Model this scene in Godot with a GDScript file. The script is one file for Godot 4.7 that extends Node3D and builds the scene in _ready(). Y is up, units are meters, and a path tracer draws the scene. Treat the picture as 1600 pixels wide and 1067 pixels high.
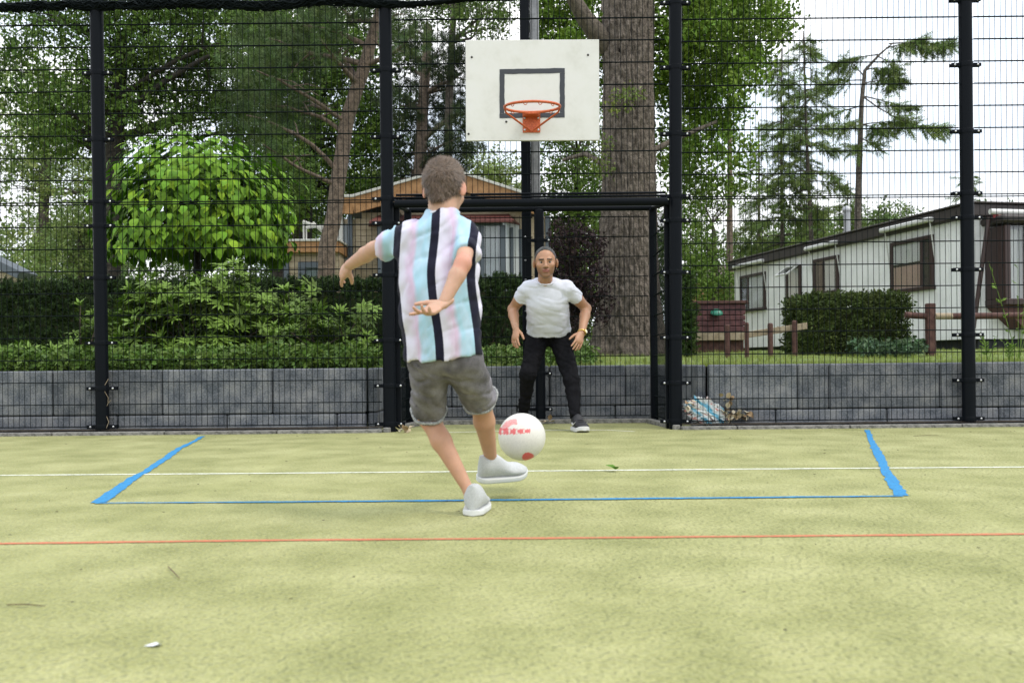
extends Node3D

# A sports court with a goal cage in a mesh fence; a boy shoots at a keeper.
# Metres, y up. The fence stands at z = -8.65 on a kerb at y = 0, the turf lies 4 cm lower.

const FENCE_Z := -8.65
const BACK_Z := -9.66
const TERRACE := 0.53
const TURF := -0.04

var M := {}
var taken := {}


func _ready() -> void:
	set_camera_and_light()
	make_materials()
	build_ground()
	build_wall()
	build_fence()
	build_goal()
	build_hoop()
	build_chalet()
	build_trailer()
	build_trees()
	build_shrubs()
	build_small_things()
	build_ball()
	build_boy()
	build_keeper()


func set_camera_and_light() -> void:
	var cam := Camera3D.new()
	cam.name = "camera"
	add_child(cam)
	cam.near = 0.05
	cam.far = 400.0
	cam.projection = Camera3D.PROJECTION_FRUSTUM
	cam.keep_aspect = Camera3D.KEEP_HEIGHT
	cam.size = 0.05 * 1067.0 / 1500.0
	cam.frustum_offset = Vector2(0, 0.05 * 32.5 / 1500.0)
	cam.position = Vector3(0, 0.576, 0)
	cam.rotation.z = -0.0095
	var lens := CameraAttributesPhysical.new()
	lens.frustum_near = 0.05
	lens.frustum_far = 400.0
	lens.frustum_focal_length = 35.0
	lens.frustum_focus_distance = 7.6
	lens.exposure_aperture = 4.0
	cam.attributes = lens
	cam.near = 0.05
	cam.far = 400.0
	cam.current = true

	var env := Environment.new()
	env.background_mode = Environment.BG_SKY
	var sky := Sky.new()
	var pano := PanoramaSkyMaterial.new()
	pano.panorama = ImageTexture.create_from_image(cloudy_sky())
	sky.sky_material = pano
	env.sky = sky
	env.tonemap_mode = Environment.TONE_MAPPER_LINEAR
	env.tonemap_exposure = 1.58
	env.sdfgi_enabled = true
	env.ssao_enabled = true
	env.ssil_enabled = true
	var we := WorldEnvironment.new()
	we.name = "world"
	we.environment = env
	add_child(we)

	var sun := DirectionalLight3D.new()
	sun.name = "sun"
	sun.light_energy = 0.34
	sun.light_color = Color(1.0, 0.96, 0.9)
	sun.light_angular_distance = 16.0
	sun.shadow_enabled = true
	add_child(sun)
	sun.look_at_from_position(Vector3(7, 12, 3.5), Vector3.ZERO)


# Overcast sky: bright cloud with thinner, bluish patches, brighter overhead as a cloudy sky is.
func cloudy_sky() -> Image:
	var w := 512
	var h := 256
	var img := Image.create(w, h, false, Image.FORMAT_RGBF)
	var nz := FastNoiseLite.new()
	nz.seed = 11
	nz.frequency = 1.6
	nz.fractal_octaves = 5
	nz.noise_type = FastNoiseLite.TYPE_SIMPLEX_SMOOTH
	for y in h:
		var el := PI * (0.5 - (y + 0.5) / h)
		for x in w:
			var az := TAU * (x + 0.5) / w
			var d := Vector3(cos(el) * sin(az), sin(el), cos(el) * cos(az))
			var n := nz.get_noise_3d(d.x * 1.4, d.y * 3.4, d.z * 1.4) * 0.5 + 0.5
			n = smoothstep(0.36, 0.62, n)
			var up := maxf(d.y, 0.0)
			var k := 1.0 + 0.45 * up
			var thin := Color(0.70, 0.79, 0.90)
			var thick := Color(1.02, 1.03, 1.05)
			var c := thin.lerp(thick, n)
			img.set_pixel(x, y, Color(c.r * k, c.g * k, c.b * k))
	return img



# ---------------------------------------------------------------- helpers

class MB:
	var v := PackedVector3Array()
	var n := PackedVector3Array()
	var c := PackedColorArray()
	var uv := PackedVector2Array()
	var ix := PackedInt32Array()
	var col := Color.WHITE

	func tri(a: Vector3, b: Vector3, d: Vector3, hint: Vector3) -> void:
		var m := (d - a).cross(b - a)
		if m.length_squared() < 1e-16:
			return
		if m.dot(hint) < 0.0:
			var t := b
			b = d
			d = t
			m = -m
		m = m.normalized()
		var s := v.size()
		for p: Vector3 in [a, b, d]:
			v.append(p)
			n.append(m)
			c.append(col)
			uv.append(Vector2(p.x, p.y))
		ix.append(s)
		ix.append(s + 1)
		ix.append(s + 2)

	func quad(a: Vector3, b: Vector3, d: Vector3, e: Vector3, hint: Vector3) -> void:
		tri(a, b, d, hint)
		tri(a, d, e, hint)

	# box with chamfered edges; bs gives its axes
	func box(at: Vector3, size: Vector3, bevel := 0.0, bs := Basis.IDENTITY) -> void:
		var h := size * 0.5
		if bevel <= 0.0:
			for ax in 3:
				for s in [-1.0, 1.0]:
					var q: Array[Vector3] = []
					for k: Vector2 in [Vector2(-1, -1), Vector2(1, -1), Vector2(1, 1), Vector2(-1, 1)]:
						var p := Vector3.ZERO
						p[ax] = s * h[ax]
						p[(ax + 1) % 3] = k.x * h[(ax + 1) % 3]
						p[(ax + 2) % 3] = k.y * h[(ax + 2) % 3]
						q.append(at + bs * p)
					var hn := Vector3.ZERO
					hn[ax] = s
					quad(q[0], q[1], q[2], q[3], bs * hn)
			return
		var b := minf(bevel, minf(h.x, minf(h.y, h.z)) * 0.9)
		for ax in 3:
			var a1 := (ax + 1) % 3
			var a2 := (ax + 2) % 3
			for s in [-1.0, 1.0]:
				var q: Array[Vector3] = []
				for k: Vector2 in [Vector2(-1, -1), Vector2(1, -1), Vector2(1, 1), Vector2(-1, 1)]:
					var p := Vector3.ZERO
					p[ax] = s * h[ax]
					p[a1] = k.x * (h[a1] - b)
					p[a2] = k.y * (h[a2] - b)
					q.append(at + bs * p)
				var hn := Vector3.ZERO
				hn[ax] = s
				quad(q[0], q[1], q[2], q[3], bs * hn)
			for s1 in [-1.0, 1.0]:
				for s2 in [-1.0, 1.0]:
					var e: Array[Vector3] = []
					for t in [-1.0, 1.0]:
						var p := Vector3.ZERO
						p[ax] = t * (h[ax] - b)
						p[a1] = s1 * h[a1]
						p[a2] = s2 * (h[a2] - b)
						var p2 := p
						p2[a1] = s1 * (h[a1] - b)
						p2[a2] = s2 * h[a2]
						e.append(at + bs * p)
						e.append(at + bs * p2)
					var hn := Vector3.ZERO
					hn[a1] = s1
					hn[a2] = s2
					quad(e[0], e[1], e[3], e[2], bs * hn)
		for sx in [-1.0, 1.0]:
			for sy in [-1.0, 1.0]:
				for sz in [-1.0, 1.0]:
					var s := Vector3(sx, sy, sz)
					tri(at + bs * (s * Vector3(h.x, h.y - b, h.z - b)), at + bs * (s * Vector3(h.x - b, h.y, h.z - b)), at + bs * (s * Vector3(h.x - b, h.y - b, h.z)), bs * s)

	# a grid of rows of points with smooth normals given
	func grid(rows: Array, norms: Array, closed: bool, uscale := 1.0, vscale := 1.0) -> void:
		var s := v.size()
		var m: int = rows[0].size()
		var vv := 0.0
		for r in rows.size():
			if r > 0:
				vv += (rows[r][0] as Vector3).distance_to(rows[r - 1][0])
			for k in m:
				v.append(rows[r][k])
				n.append(norms[r][k])
				c.append(col)
				uv.append(Vector2(uscale * k / float(m), vv * vscale))
		var last := m if closed else m - 1
		for r in rows.size() - 1:
			for k in last:
				var a := s + r * m + k
				var b := s + r * m + (k + 1) % m
				face(a, b, b + m, a + m)

	func face(a: int, b: int, d: int, e: int) -> void:
		var t := (v[d] - v[a]).cross(v[b] - v[e])
		if t.dot(n[a] + n[b] + n[d] + n[e]) > 0.0:
			ix.append_array([a, b, d, a, d, e])
		else:
			ix.append_array([a, d, b, a, e, d])

	func tube(path: Array, radii, seg := 8, cap := true, wobble := 0.0, nz: FastNoiseLite = null) -> void:
		var rows := []
		var norms := []
		var up := Vector3.UP
		var d0: Vector3 = (path[1] - path[0]).normalized()
		if absf(d0.dot(up)) > 0.95:
			up = Vector3.RIGHT
		var side := d0.cross(up).normalized()
		for k in path.size():
			var d: Vector3 = (path[mini(k + 1, path.size() - 1)] - path[maxi(k - 1, 0)]).normalized()
			side = (side - d * side.dot(d)).normalized()
			var over := d.cross(side)
			var r: float = radii[k] if radii is Array else radii
			var row := PackedVector3Array()
			var nn := PackedVector3Array()
			for j in seg:
				var a := TAU * j / seg
				var o := side * cos(a) + over * sin(a)
				var rr := r
				if nz:
					rr *= 1.0 + wobble * nz.get_noise_3dv(path[k] * 3.0 + o * 0.8)
				row.append(path[k] + o * rr)
				nn.append(o)
			rows.append(row)
			norms.append(nn)
		grid(rows, norms, true)
		if cap:
			for e in [0, path.size() - 1]:
				var hint: Vector3 = path[0] - path[1] if e == 0 else path[e] - path[e - 1]
				for j in seg:
					tri(path[e], rows[e][j], rows[e][(j + 1) % seg], hint)

	func bar(a: Vector3, b: Vector3, r: float, seg := 6) -> void:
		tube([a, b], r, seg)

	# profile [[radius, height], ...] turned round the y axis at a place
	func lathe(at: Vector3, profile: Array, seg := 20, bs := Basis.IDENTITY) -> void:
		var rows := []
		var norms := []
		for k in profile.size():
			var p0: Array = profile[maxi(k - 1, 0)]
			var p1: Array = profile[mini(k + 1, profile.size() - 1)]
			var dr: float = p1[0] - p0[0]
			var dh: float = p1[1] - p0[1]
			var row := PackedVector3Array()
			var nn := PackedVector3Array()
			for j in seg:
				var a := TAU * j / seg
				var o := Vector3(cos(a), 0, sin(a))
				row.append(at + bs * (o * float(profile[k][0]) + Vector3(0, profile[k][1], 0)))
				nn.append(bs * (o * dh - Vector3(0, dr, 0)).normalized())
			rows.append(row)
			norms.append(nn)
		grid(rows, norms, true)

	# a flat outline (points in the plane of u and w) with thickness along d
	func plate(at: Vector3, u: Vector3, w: Vector3, d: Vector3, outline: PackedVector2Array) -> void:
		var t := Geometry2D.triangulate_polygon(outline)
		for s in [0.0, 1.0]:
			var k := 0
			while k < t.size():
				var q: Array[Vector3] = []
				for j in 3:
					var o := outline[t[k + j]]
					q.append(at + u * o.x + w * o.y + d * s)
				tri(q[0], q[1], q[2], d * (s * 2.0 - 1.0))
				k += 3
		var mid := Vector2.ZERO
		for o in outline:
			mid += o / outline.size()
		var ccw := not Geometry2D.is_polygon_clockwise(outline)
		for k in outline.size():
			var a := outline[k]
			var b := outline[(k + 1) % outline.size()]
			var e := (b - a).orthogonal()
			if not ccw:
				e = -e
			e = -e if e.dot(Vector2((b - a).y, -(b - a).x)) < 0.0 and ccw else e
			var pa := at + u * a.x + w * a.y
			var pb := at + u * b.x + w * b.y
			quad(pa, pb, pb + d, pa + d, u * e.x + w * e.y)

	func mesh(mat: Material = null) -> ArrayMesh:
		var am := ArrayMesh.new()
		if v.is_empty():
			return am
		var arr := []
		arr.resize(Mesh.ARRAY_MAX)
		arr[Mesh.ARRAY_VERTEX] = v
		arr[Mesh.ARRAY_NORMAL] = n
		arr[Mesh.ARRAY_COLOR] = c
		arr[Mesh.ARRAY_TEX_UV] = uv
		arr[Mesh.ARRAY_INDEX] = ix
		am.add_surface_from_arrays(Mesh.PRIMITIVE_TRIANGLES, arr)
		if mat:
			am.surface_set_material(0, mat)
		return am


func numbered(called: String) -> String:
	if not taken.has(called):
		taken[called] = 0
		return called
	taken[called] += 1
	return "%s_%03d" % [called, taken[called]]


# a thing made of parts
func thing(called: String, label: String, category: String, at := Vector3.ZERO, group := "") -> Node3D:
	var o := Node3D.new()
	o.name = numbered(called)
	add_child(o)
	o.position = at
	tag(o, label, category, group)
	return o


func tag(o: Node, label: String, category: String, group := "") -> void:
	o.set_meta("label", label)
	o.set_meta("category", category)
	if group:
		o.set_meta("group", group)


func part(called: String, mesh: Mesh, mat: Material, parent: Node, at := Transform3D.IDENTITY) -> MeshInstance3D:
	var o := MeshInstance3D.new()
	o.name = called
	o.mesh = mesh
	if mat:
		o.material_override = mat
	o.transform = at
	parent.add_child(o, true)
	return o


func stuff(o: Node) -> void:
	o.set_meta("kind", "stuff")


func structure(called: String, mesh: Mesh, mat: Material) -> MeshInstance3D:
	var o := part(numbered(called), mesh, mat, self)
	o.set_meta("kind", "structure")
	return o


# many copies of a small mesh as one part; xs holds Transform3D, cs linear colours
func scatter(called: String, mesh: Mesh, mat: Material, xs: Array[Transform3D], cs: PackedColorArray, parent: Node) -> MultiMeshInstance3D:
	var mm := MultiMesh.new()
	mm.transform_format = MultiMesh.TRANSFORM_3D
	mm.use_colors = true
	mm.mesh = mesh
	mm.instance_count = xs.size()
	for k in xs.size():
		mm.set_instance_transform(k, xs[k])
		mm.set_instance_color(k, cs[k])
	var o := MultiMeshInstance3D.new()
	o.name = called
	o.multimesh = mm
	o.material_override = mat
	parent.add_child(o, true)
	stuff(o)
	return o


func lin(r: float, g: float, b: float) -> Color:
	return Color(r, g, b).linear_to_srgb()


func paint(r: float, g: float, b: float, rough := 0.7, metal := 0.0) -> StandardMaterial3D:
	var m := StandardMaterial3D.new()
	m.albedo_color = lin(r, g, b)
	m.roughness = rough
	m.metallic = metal
	m.vertex_color_use_as_albedo = true
	return m


# grey relief and colour grain from two seamless noises, mapped to three linear colours
func grain(size: int, sd: int, f1: float, f2: float, mix: float, c0: Color, c1: Color, c2: Color, lo := 0.25, hi := 0.75) -> Image:
	var a := noise_image(size, sd, f1)
	var b := noise_image(size, sd + 7, f2)
	var out := PackedByteArray()
	out.resize(size * size * 3)
	var table := PackedByteArray()
	for k in 256:
		var t := clampf((k / 255.0 - lo) / (hi - lo), 0.0, 1.0)
		var q := c0.lerp(c1, t * 2.0) if t < 0.5 else c1.lerp(c2, t * 2.0 - 1.0)
		q = q.linear_to_srgb()
		table.append_array([int(clampf(q.r, 0, 1) * 255), int(clampf(q.g, 0, 1) * 255), int(clampf(q.b, 0, 1) * 255)])
	var m1 := int(mix * 256.0)
	var m0 := 256 - m1
	for k in size * size:
		var t := ((a[k] * m0 + b[k] * m1) >> 8) * 3
		var o := k * 3
		out[o] = table[t]
		out[o + 1] = table[t + 1]
		out[o + 2] = table[t + 2]
	return Image.create_from_data(size, size, false, Image.FORMAT_RGB8, out)


func noise_image(size: int, sd: int, f: float) -> PackedByteArray:
	var nz := FastNoiseLite.new()
	nz.seed = sd
	nz.frequency = f
	nz.fractal_octaves = 4
	nz.noise_type = FastNoiseLite.TYPE_SIMPLEX_SMOOTH
	var im := nz.get_seamless_image(size, size)
	im.convert(Image.FORMAT_L8)
	return im.get_data()


func relief(size: int, sd: int, f: float, strength: float) -> ImageTexture:
	var im := Image.create_from_data(size, size, false, Image.FORMAT_L8, noise_image(size, sd, f))
	im.convert(Image.FORMAT_RGBA8)
	im.bump_map_to_normal_map(strength)
	return ImageTexture.create_from_image(im)


func grained(img: Image, scale: float, rough := 0.8, normal: Texture2D = null, depth := 1.0, world := true) -> StandardMaterial3D:
	var m := StandardMaterial3D.new()
	m.albedo_texture = ImageTexture.create_from_image(img)
	m.roughness = rough
	m.uv1_triplanar = true
	m.uv1_world_triplanar = world
	m.uv1_scale = Vector3.ONE * scale
	m.vertex_color_use_as_albedo = true
	if normal:
		m.normal_enabled = true
		m.normal_texture = normal
		m.normal_scale = depth
	return m


func leafy(r: float, g: float, b: float, through := 0.35) -> StandardMaterial3D:
	var m := paint(r, g, b, 0.68)
	m.metallic_specular = 0.28
	m.cull_mode = BaseMaterial3D.CULL_DISABLED
	m.backlight_enabled = true
	m.backlight = lin(r * through * 1.6, g * through * 1.9, b * through * 0.8)
	return m


# a basis whose y axis runs along d, turned by a
func along(d: Vector3, a := 0.0) -> Basis:
	d = d.normalized()
	var s := Vector3.RIGHT if absf(d.x) < 0.9 else Vector3.UP
	var z := s.cross(d).normalized()
	var x := d.cross(z)
	return Basis(x, d, z) * Basis(Vector3.UP, a)



# ---------------------------------------------------------------- materials, ground, wall

func make_materials() -> void:
	var n_fine := relief(256, 31, 0.09, 2.0)
	M.turf = grained(grain(1024, 3, 0.006, 0.30, 0.55, Color(0.203, 0.214, 0.076), Color(0.303, 0.307, 0.126), Color(0.398, 0.392, 0.190), 0.22, 0.78), 0.30, 0.95, relief(512, 5, 0.25, 4.0), 1.0)
	M.concrete = grained(grain(512, 21, 0.010, 0.14, 0.45, Color(0.08, 0.092, 0.11), Color(0.16, 0.172, 0.19), Color(0.25, 0.255, 0.26), 0.27, 0.74), 0.7, 0.9, n_fine, 0.6)
	M.kerb = grained(grain(256, 25, 0.03, 0.1, 0.4, Color(0.10, 0.10, 0.09), Color(0.19, 0.185, 0.17), Color(0.27, 0.26, 0.24)), 1.5, 0.95, n_fine, 0.8)
	M.coat = paint(0.0055, 0.0070, 0.0095, 0.32)
	M.coat.metallic_specular = 0.17
	M.wire = paint(0.006, 0.009, 0.010, 0.6)
	M.wire.metallic_specular = 0.15
	M.zinc = paint(0.55, 0.56, 0.58, 0.35, 0.9)
	M.soil = grained(grain(256, 41, 0.03, 0.1, 0.4, Color(0.03, 0.022, 0.014), Color(0.06, 0.045, 0.028), Color(0.10, 0.08, 0.05)), 0.8, 1.0)
	M.lawn = grained(grain(512, 43, 0.02, 0.1, 0.5, Color(0.07, 0.11, 0.02), Color(0.12, 0.17, 0.035), Color(0.19, 0.21, 0.06)), 0.5, 1.0)
	M.line_white = grained(grain(256, 51, 0.05, 0.15, 0.5, Color(0.45, 0.47, 0.34), Color(0.68, 0.70, 0.60), Color(0.8, 0.8, 0.74)), 2.0, 0.9)
	M.line_blue = grained(grain(256, 53, 0.05, 0.15, 0.5, Color(0.02, 0.14, 0.30), Color(0.006, 0.19, 0.42), Color(0.03, 0.235, 0.46)), 2.0, 0.85)
	M.line_red = grained(grain(256, 55, 0.05, 0.15, 0.5, Color(0.36, 0.22, 0.09), Color(0.47, 0.13, 0.065), Color(0.52, 0.17, 0.09)), 2.0, 0.9)


func build_ground() -> void:
	# the court: one sheet, with a fine mesh so that its wear can be uneven
	var g := MB.new()
	var nz := FastNoiseLite.new()
	nz.seed = 4
	nz.frequency = 0.9
	nz.fractal_octaves = 4
	var rows := []
	var norms := []
	var cols := PackedColorArray()
	for r in 121:
		var z := 4.0 - 0.117 * r
		var row := PackedVector3Array()
		var nn := PackedVector3Array()
		for k in 201:
			var x := (k - 100) * 0.16
			row.append(Vector3(x, TURF, z))
			nn.append(Vector3.UP)
			var t := nz.get_noise_2d(x * 0.8, z * 1.1) * 0.16 + nz.get_noise_2d(x * 3.3 + 50.0, z * 4.0) * 0.10
			cols.append(Color(0.97 + t * 0.8, 0.97 + t * 0.7, 0.95 + t * 1.1))
		rows.append(row)
		norms.append(nn)
	g.grid(rows, norms, false)
	g.c = cols
	var court := structure("court", g.mesh(), M.turf)

	# the earth under and far beyond everything
	var e := MB.new()
	e.quad(Vector3(-150, -0.1, 60), Vector3(150, -0.1, 60), Vector3(150, -0.1, -160), Vector3(-150, -0.1, -160), Vector3.UP)
	structure("ground", e.mesh(), M.soil)

	# the raised lawn behind the retaining wall, rising gently
	var l := MB.new()
	var lr := []
	var ln := []
	var bump := FastNoiseLite.new()
	bump.seed = 8
	bump.frequency = 0.5
	for r in 60:
		var t := r / 59.0
		var z := -9.98 - 0.2 * r - 115.0 * pow(t, 5.0)
		var row := PackedVector3Array()
		var nn := PackedVector3Array()
		for k in 91:
			var x := (k - 45) * (0.36 + 1.6 * t * t)
			row.append(Vector3(x, lawn_height(z) + bump.get_noise_2d(x, z) * 0.04 * minf(1.0, (-z - 9.98) * 0.6), z))
			nn.append(Vector3.UP)
		lr.append(row)
		ln.append(nn)
	l.grid(lr, ln, false)
	structure("lawn", l.mesh(), M.lawn)
	# the bed of soil just behind the wall, stepping round the goal cage
	var bed := MB.new()
	bed.quad(Vector3(-16, TERRACE - 0.015, -8.80), Vector3(-1.42, TERRACE - 0.015, -8.80), Vector3(-1.42, TERRACE - 0.015, -10.02), Vector3(-16, TERRACE - 0.015, -10.02), Vector3.UP)
	structure("planting_bed", bed.mesh(), M.soil)
	var strip := MB.new()
	strip.quad(Vector3(1.87, TERRACE - 0.012, -8.80), Vector3(16, TERRACE - 0.012, -8.80), Vector3(16, TERRACE - 0.012, -10.02), Vector3(1.87, TERRACE - 0.012, -10.02), Vector3.UP)
	structure("grass_verge", strip.mesh(), M.lawn)

	# hand painted lines, parts of the court, 4 mm above it
	stripe("white_line", [Vector3(-8.0684, -0.0400, -5.4967), Vector3(-2.9152, -0.0400, -5.4545), Vector3(-1.4537, -0.0400, -5.4289), Vector3(-0.0059, -0.0400, -5.4194), Vector3(1.4369, -0.0400, -5.4098), Vector3(2.8662, -0.0400, -5.3846), Vector3(7.7878, -0.0400, -5.3134)], [0.036], M.line_white, court, 0.0022, 0.004, 1)
	stripe("red_line", [Vector3(-4.9147, -0.0400, -3.3466), Vector3(-1.7889, -0.0400, -3.3430), Vector3(-0.9013, -0.0400, -3.3576), Vector3(-0.0059, -0.0400, -3.3478), Vector3(0.8860, -0.0400, -3.3442), Vector3(1.7759, -0.0400, -3.3406), Vector3(4.8712, -0.0400, -3.3249)], [0.030], M.line_red, court, 0.0022, 0.004, 2)
	stripe("blue_line", [Vector3(-2.6824, -0.0400, -8.2943), Vector3(-2.5728, -0.0400, -7.7466), Vector3(-2.4831, -0.0400, -7.1589), Vector3(-2.2883, -0.0400, -6.2929), Vector3(-2.1381, -0.0400, -5.5812), Vector3(-2.0727, -0.0400, -5.2101), Vector3(-1.9670, -0.0400, -4.7597), Vector3(-1.8667, -0.0400, -4.3205)], [0.042, 0.035, 0.046, 0.052, 0.046, 0.060, 0.062, 0.066], M.line_blue, court, 0.0030, 0.008, 3)
	stripe("blue_line", [Vector3(-1.8758, -0.0400, -4.3016), Vector3(-1.1483, -0.0400, -4.2837), Vector3(-0.2910, -0.0400, -4.2768), Vector3(0.5648, -0.0400, -4.2798), Vector3(1.2789, -0.0400, -4.2822), Vector3(1.7411, -0.0400, -4.2815)], [0.022, 0.03, 0.04, 0.04, 0.035, 0.025], M.line_blue, court, 0.0038, 0.006, 4)
	stripe("blue_line", [Vector3(3.0722, -0.0400, -8.3032), Vector3(2.7299, -0.0400, -7.3142), Vector3(2.3843, -0.0400, -6.2672), Vector3(2.1091, -0.0400, -5.4504), Vector3(1.8968, -0.0400, -4.7962), Vector3(1.7437, -0.0400, -4.3018)], [0.045, 0.04, 0.058, 0.048, 0.055, 0.058], M.line_blue, court, 0.0030, 0.008, 5)
	stripe("white_line", [Vector3(-0.5708, -0.0400, -8.4732), Vector3(-0.2338, -0.0400, -8.5461), Vector3(0.1664, -0.0400, -8.6126), Vector3(0.5702, -0.0400, -8.6396), Vector3(0.8528, -0.0400, -8.5854), Vector3(1.0663, -0.0400, -8.3753)], [0.03], M.line_white, court, 0.0022, 0.004, 6)


func lawn_height(z: float) -> float:
	return TERRACE - 0.01 + 0.035 * clampf(-z - 10.0, 0.0, 6.0)


func stripe(called: String, pts: Array, widths: Array, mat: Material, parent: Node, y: float, rag: float, sd: int) -> void:
	var nz := FastNoiseLite.new()
	nz.seed = sd
	nz.frequency = 5.0
	var m := MB.new()
	var rows := []
	var norms := []
	for k in pts.size() - 1:
		var a: Vector3 = pts[k]
		var b: Vector3 = pts[k + 1]
		var wa: float = widths[mini(k, widths.size() - 1)]
		var wb: float = widths[mini(k + 1, widths.size() - 1)]
		var steps := maxi(2, int(a.distance_to(b) / 0.03))
		var d := (b - a).normalized()
		var s := d.cross(Vector3.UP)
		for j in steps + (1 if k == pts.size() - 2 else 0):
			var t := float(j) / steps
			var p := a.lerp(b, t)
			var w := lerpf(wa, wb, t) * 0.5
			var l := w + rag * nz.get_noise_2d(p.x, p.z) * 1.6
			var r := w + rag * nz.get_noise_2d(p.x + 40.0, p.z) * 1.6
			p.y = TURF + y
			rows.append(PackedVector3Array([p - s * l, p + s * r]))
			norms.append(PackedVector3Array([Vector3.UP, Vector3.UP]))
	m.grid(rows, norms, false)
	part(called, m.mesh(), mat, parent)


# one concrete block, or a kerb stone, as a chamfered box
func block(called: String, a: Vector3, b: Vector3, mat: Material, parent: Node, sd: int, bevel := 0.012) -> void:
	var rng := RandomNumberGenerator.new()
	rng.seed = sd
	var m := MB.new()
	var t := rng.randf_range(0.84, 1.12)
	m.col = Color(t, t * rng.randf_range(0.985, 1.0), t * rng.randf_range(0.98, 1.02))
	m.box(Vector3.ZERO, (b - a).abs() - Vector3(0.009, 0.006, 0.0), bevel)
	var o := part(called, m.mesh(), mat, parent)
	o.position = (a + b) * 0.5 + Vector3(0, 0, rng.randf_range(-0.006, 0.006))
	o.rotation.y = rng.randf_range(-0.004, 0.004)


func build_wall() -> void:
	var w := thing("retaining_wall", "low grey concrete block retaining wall running behind the mesh fence", "wall")
	var zf := -8.735
	var zb := -8.83
	var mid := 0.127
	var sd := 100
	# left run, joints read from the photograph
	var top_left := [-9.4, -8.4, -7.4, -6.4, -5.35, -4.19, -3.19, -2.19, -1.335]
	var low_left := [-9.0, -8.0, -7.0, -6.0, -5.0, -3.6, -2.6, -1.6, -1.335]
	for k in top_left.size() - 1:
		block("concrete_block", Vector3(top_left[k], mid, zf), Vector3(top_left[k + 1], TERRACE + 0.01, zb), M.concrete, w, sd + k)
		block("concrete_block", Vector3(low_left[k], -0.05, zf + 0.012), Vector3(low_left[k + 1], mid - 0.003, zb), M.concrete, w, sd + 20 + k)
	var top_right := [1.79, 2.60, 2.885, 3.90, 4.92, 5.92, 6.92, 7.92]
	var low_right := [1.79, 2.40, 3.415, 4.43, 5.43, 6.43, 7.43, 8.43]
	for k in top_right.size() - 1:
		block("concrete_block", Vector3(top_right[k], mid, zf), Vector3(top_right[k + 1], TERRACE + 0.01, zb), M.concrete, w, sd + 40 + k)
		block("concrete_block", Vector3(low_right[k], -0.05, zf + 0.012), Vector3(low_right[k + 1], mid - 0.003, zb), M.concrete, w, sd + 60 + k)
	# the recess behind the goal cage
	var zr := -9.80
	var tr := [-1.335, -0.62, 0.38, 1.16, 1.79]
	var lr := [-1.335, -0.95, 0.05, 1.05, 1.79]
	for k in 4:
		block("concrete_block", Vector3(tr[k], mid, zr), Vector3(tr[k + 1], TERRACE + 0.01, zr - 0.1), M.concrete, w, sd + 80 + k)
		block("concrete_block", Vector3(lr[k], -0.05, zr + 0.012), Vector3(lr[k + 1], mid - 0.003, zr - 0.1), M.concrete, w, sd + 90 + k)
	for x: float in [-1.335, 1.69]:
		block("concrete_block", Vector3(x, mid, zb - 0.002), Vector3(x + 0.1, TERRACE + 0.008, zr - 0.1), M.concrete, w, sd + 95)
		block("concrete_block", Vector3(x + 0.002, -0.05, zb - 0.002), Vector3(x + 0.098, mid - 0.003, zr - 0.1), M.concrete, w, sd + 96)
	# the soil behind the wall
	# kerb stones under the fence
	var kb := thing("kerb", "thin grey concrete kerb edging the turf under the mesh fence", "kerb")
	var xs := [-9.1, -8.1, -7.1, -6.1, -5.1, -4.1, -3.1, -2.1, -1.16]
	for k in xs.size() - 1:
		block("kerb_stone", Vector3(xs[k], -0.09, FENCE_Z + 0.125), Vector3(xs[k + 1], -0.006, FENCE_Z + 0.06), M.kerb, kb, 300 + k, 0.006)
	xs = [1.50, 2.0, 3.0, 4.0, 5.0, 6.0, 7.0, 8.0, 9.0]
	for k in xs.size() - 1:
		block("kerb_stone", Vector3(xs[k], -0.09, FENCE_Z + 0.125), Vector3(xs[k + 1], -0.006, FENCE_Z + 0.06), M.kerb, kb, 320 + k, 0.006)
	# the kerb turns in at the goal and runs along its back
	for s in [[Vector3(-1.13, 0, FENCE_Z + 0.09), Vector3(-0.92, 0, BACK_Z + 0.1)], [Vector3(1.47, 0, FENCE_Z + 0.09), Vector3(1.36, 0, BACK_Z + 0.1)], [Vector3(-0.92, 0, BACK_Z + 0.07), Vector3(0.2, 0, BACK_Z + 0.07)], [Vector3(0.205, 0, BACK_Z + 0.07), Vector3(1.36, 0, BACK_Z + 0.07)]]:
		var d: Vector3 = s[1] - s[0]
		var m := MB.new()
		m.box(Vector3.ZERO, Vector3(d.length(), 0.085, 0.06), 0.006)
		var o := part("kerb_stone", m.mesh(), M.kerb, kb)
		o.position = (s[0] + s[1]) * 0.5 + Vector3(0, -0.040, 0)
		o.rotation.y = -atan2(d.z, d.x)
	# ground of the cage, strip of earth between kerb and wall
	var q := MB.new()
	q.quad(Vector3(-16, 0.004, -8.585), Vector3(-1.16, 0.004, -8.585), Vector3(-1.16, 0.004, -8.76), Vector3(-16, 0.004, -8.76), Vector3.UP)
	q.quad(Vector3(1.5, 0.004, -8.585), Vector3(16, 0.004, -8.585), Vector3(16, 0.004, -8.76), Vector3(1.5, 0.004, -8.76), Vector3.UP)
	structure("earth_strip", q.mesh(), M.soil)



# ---------------------------------------------------------------- fence, goal cage, basketball board

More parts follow.
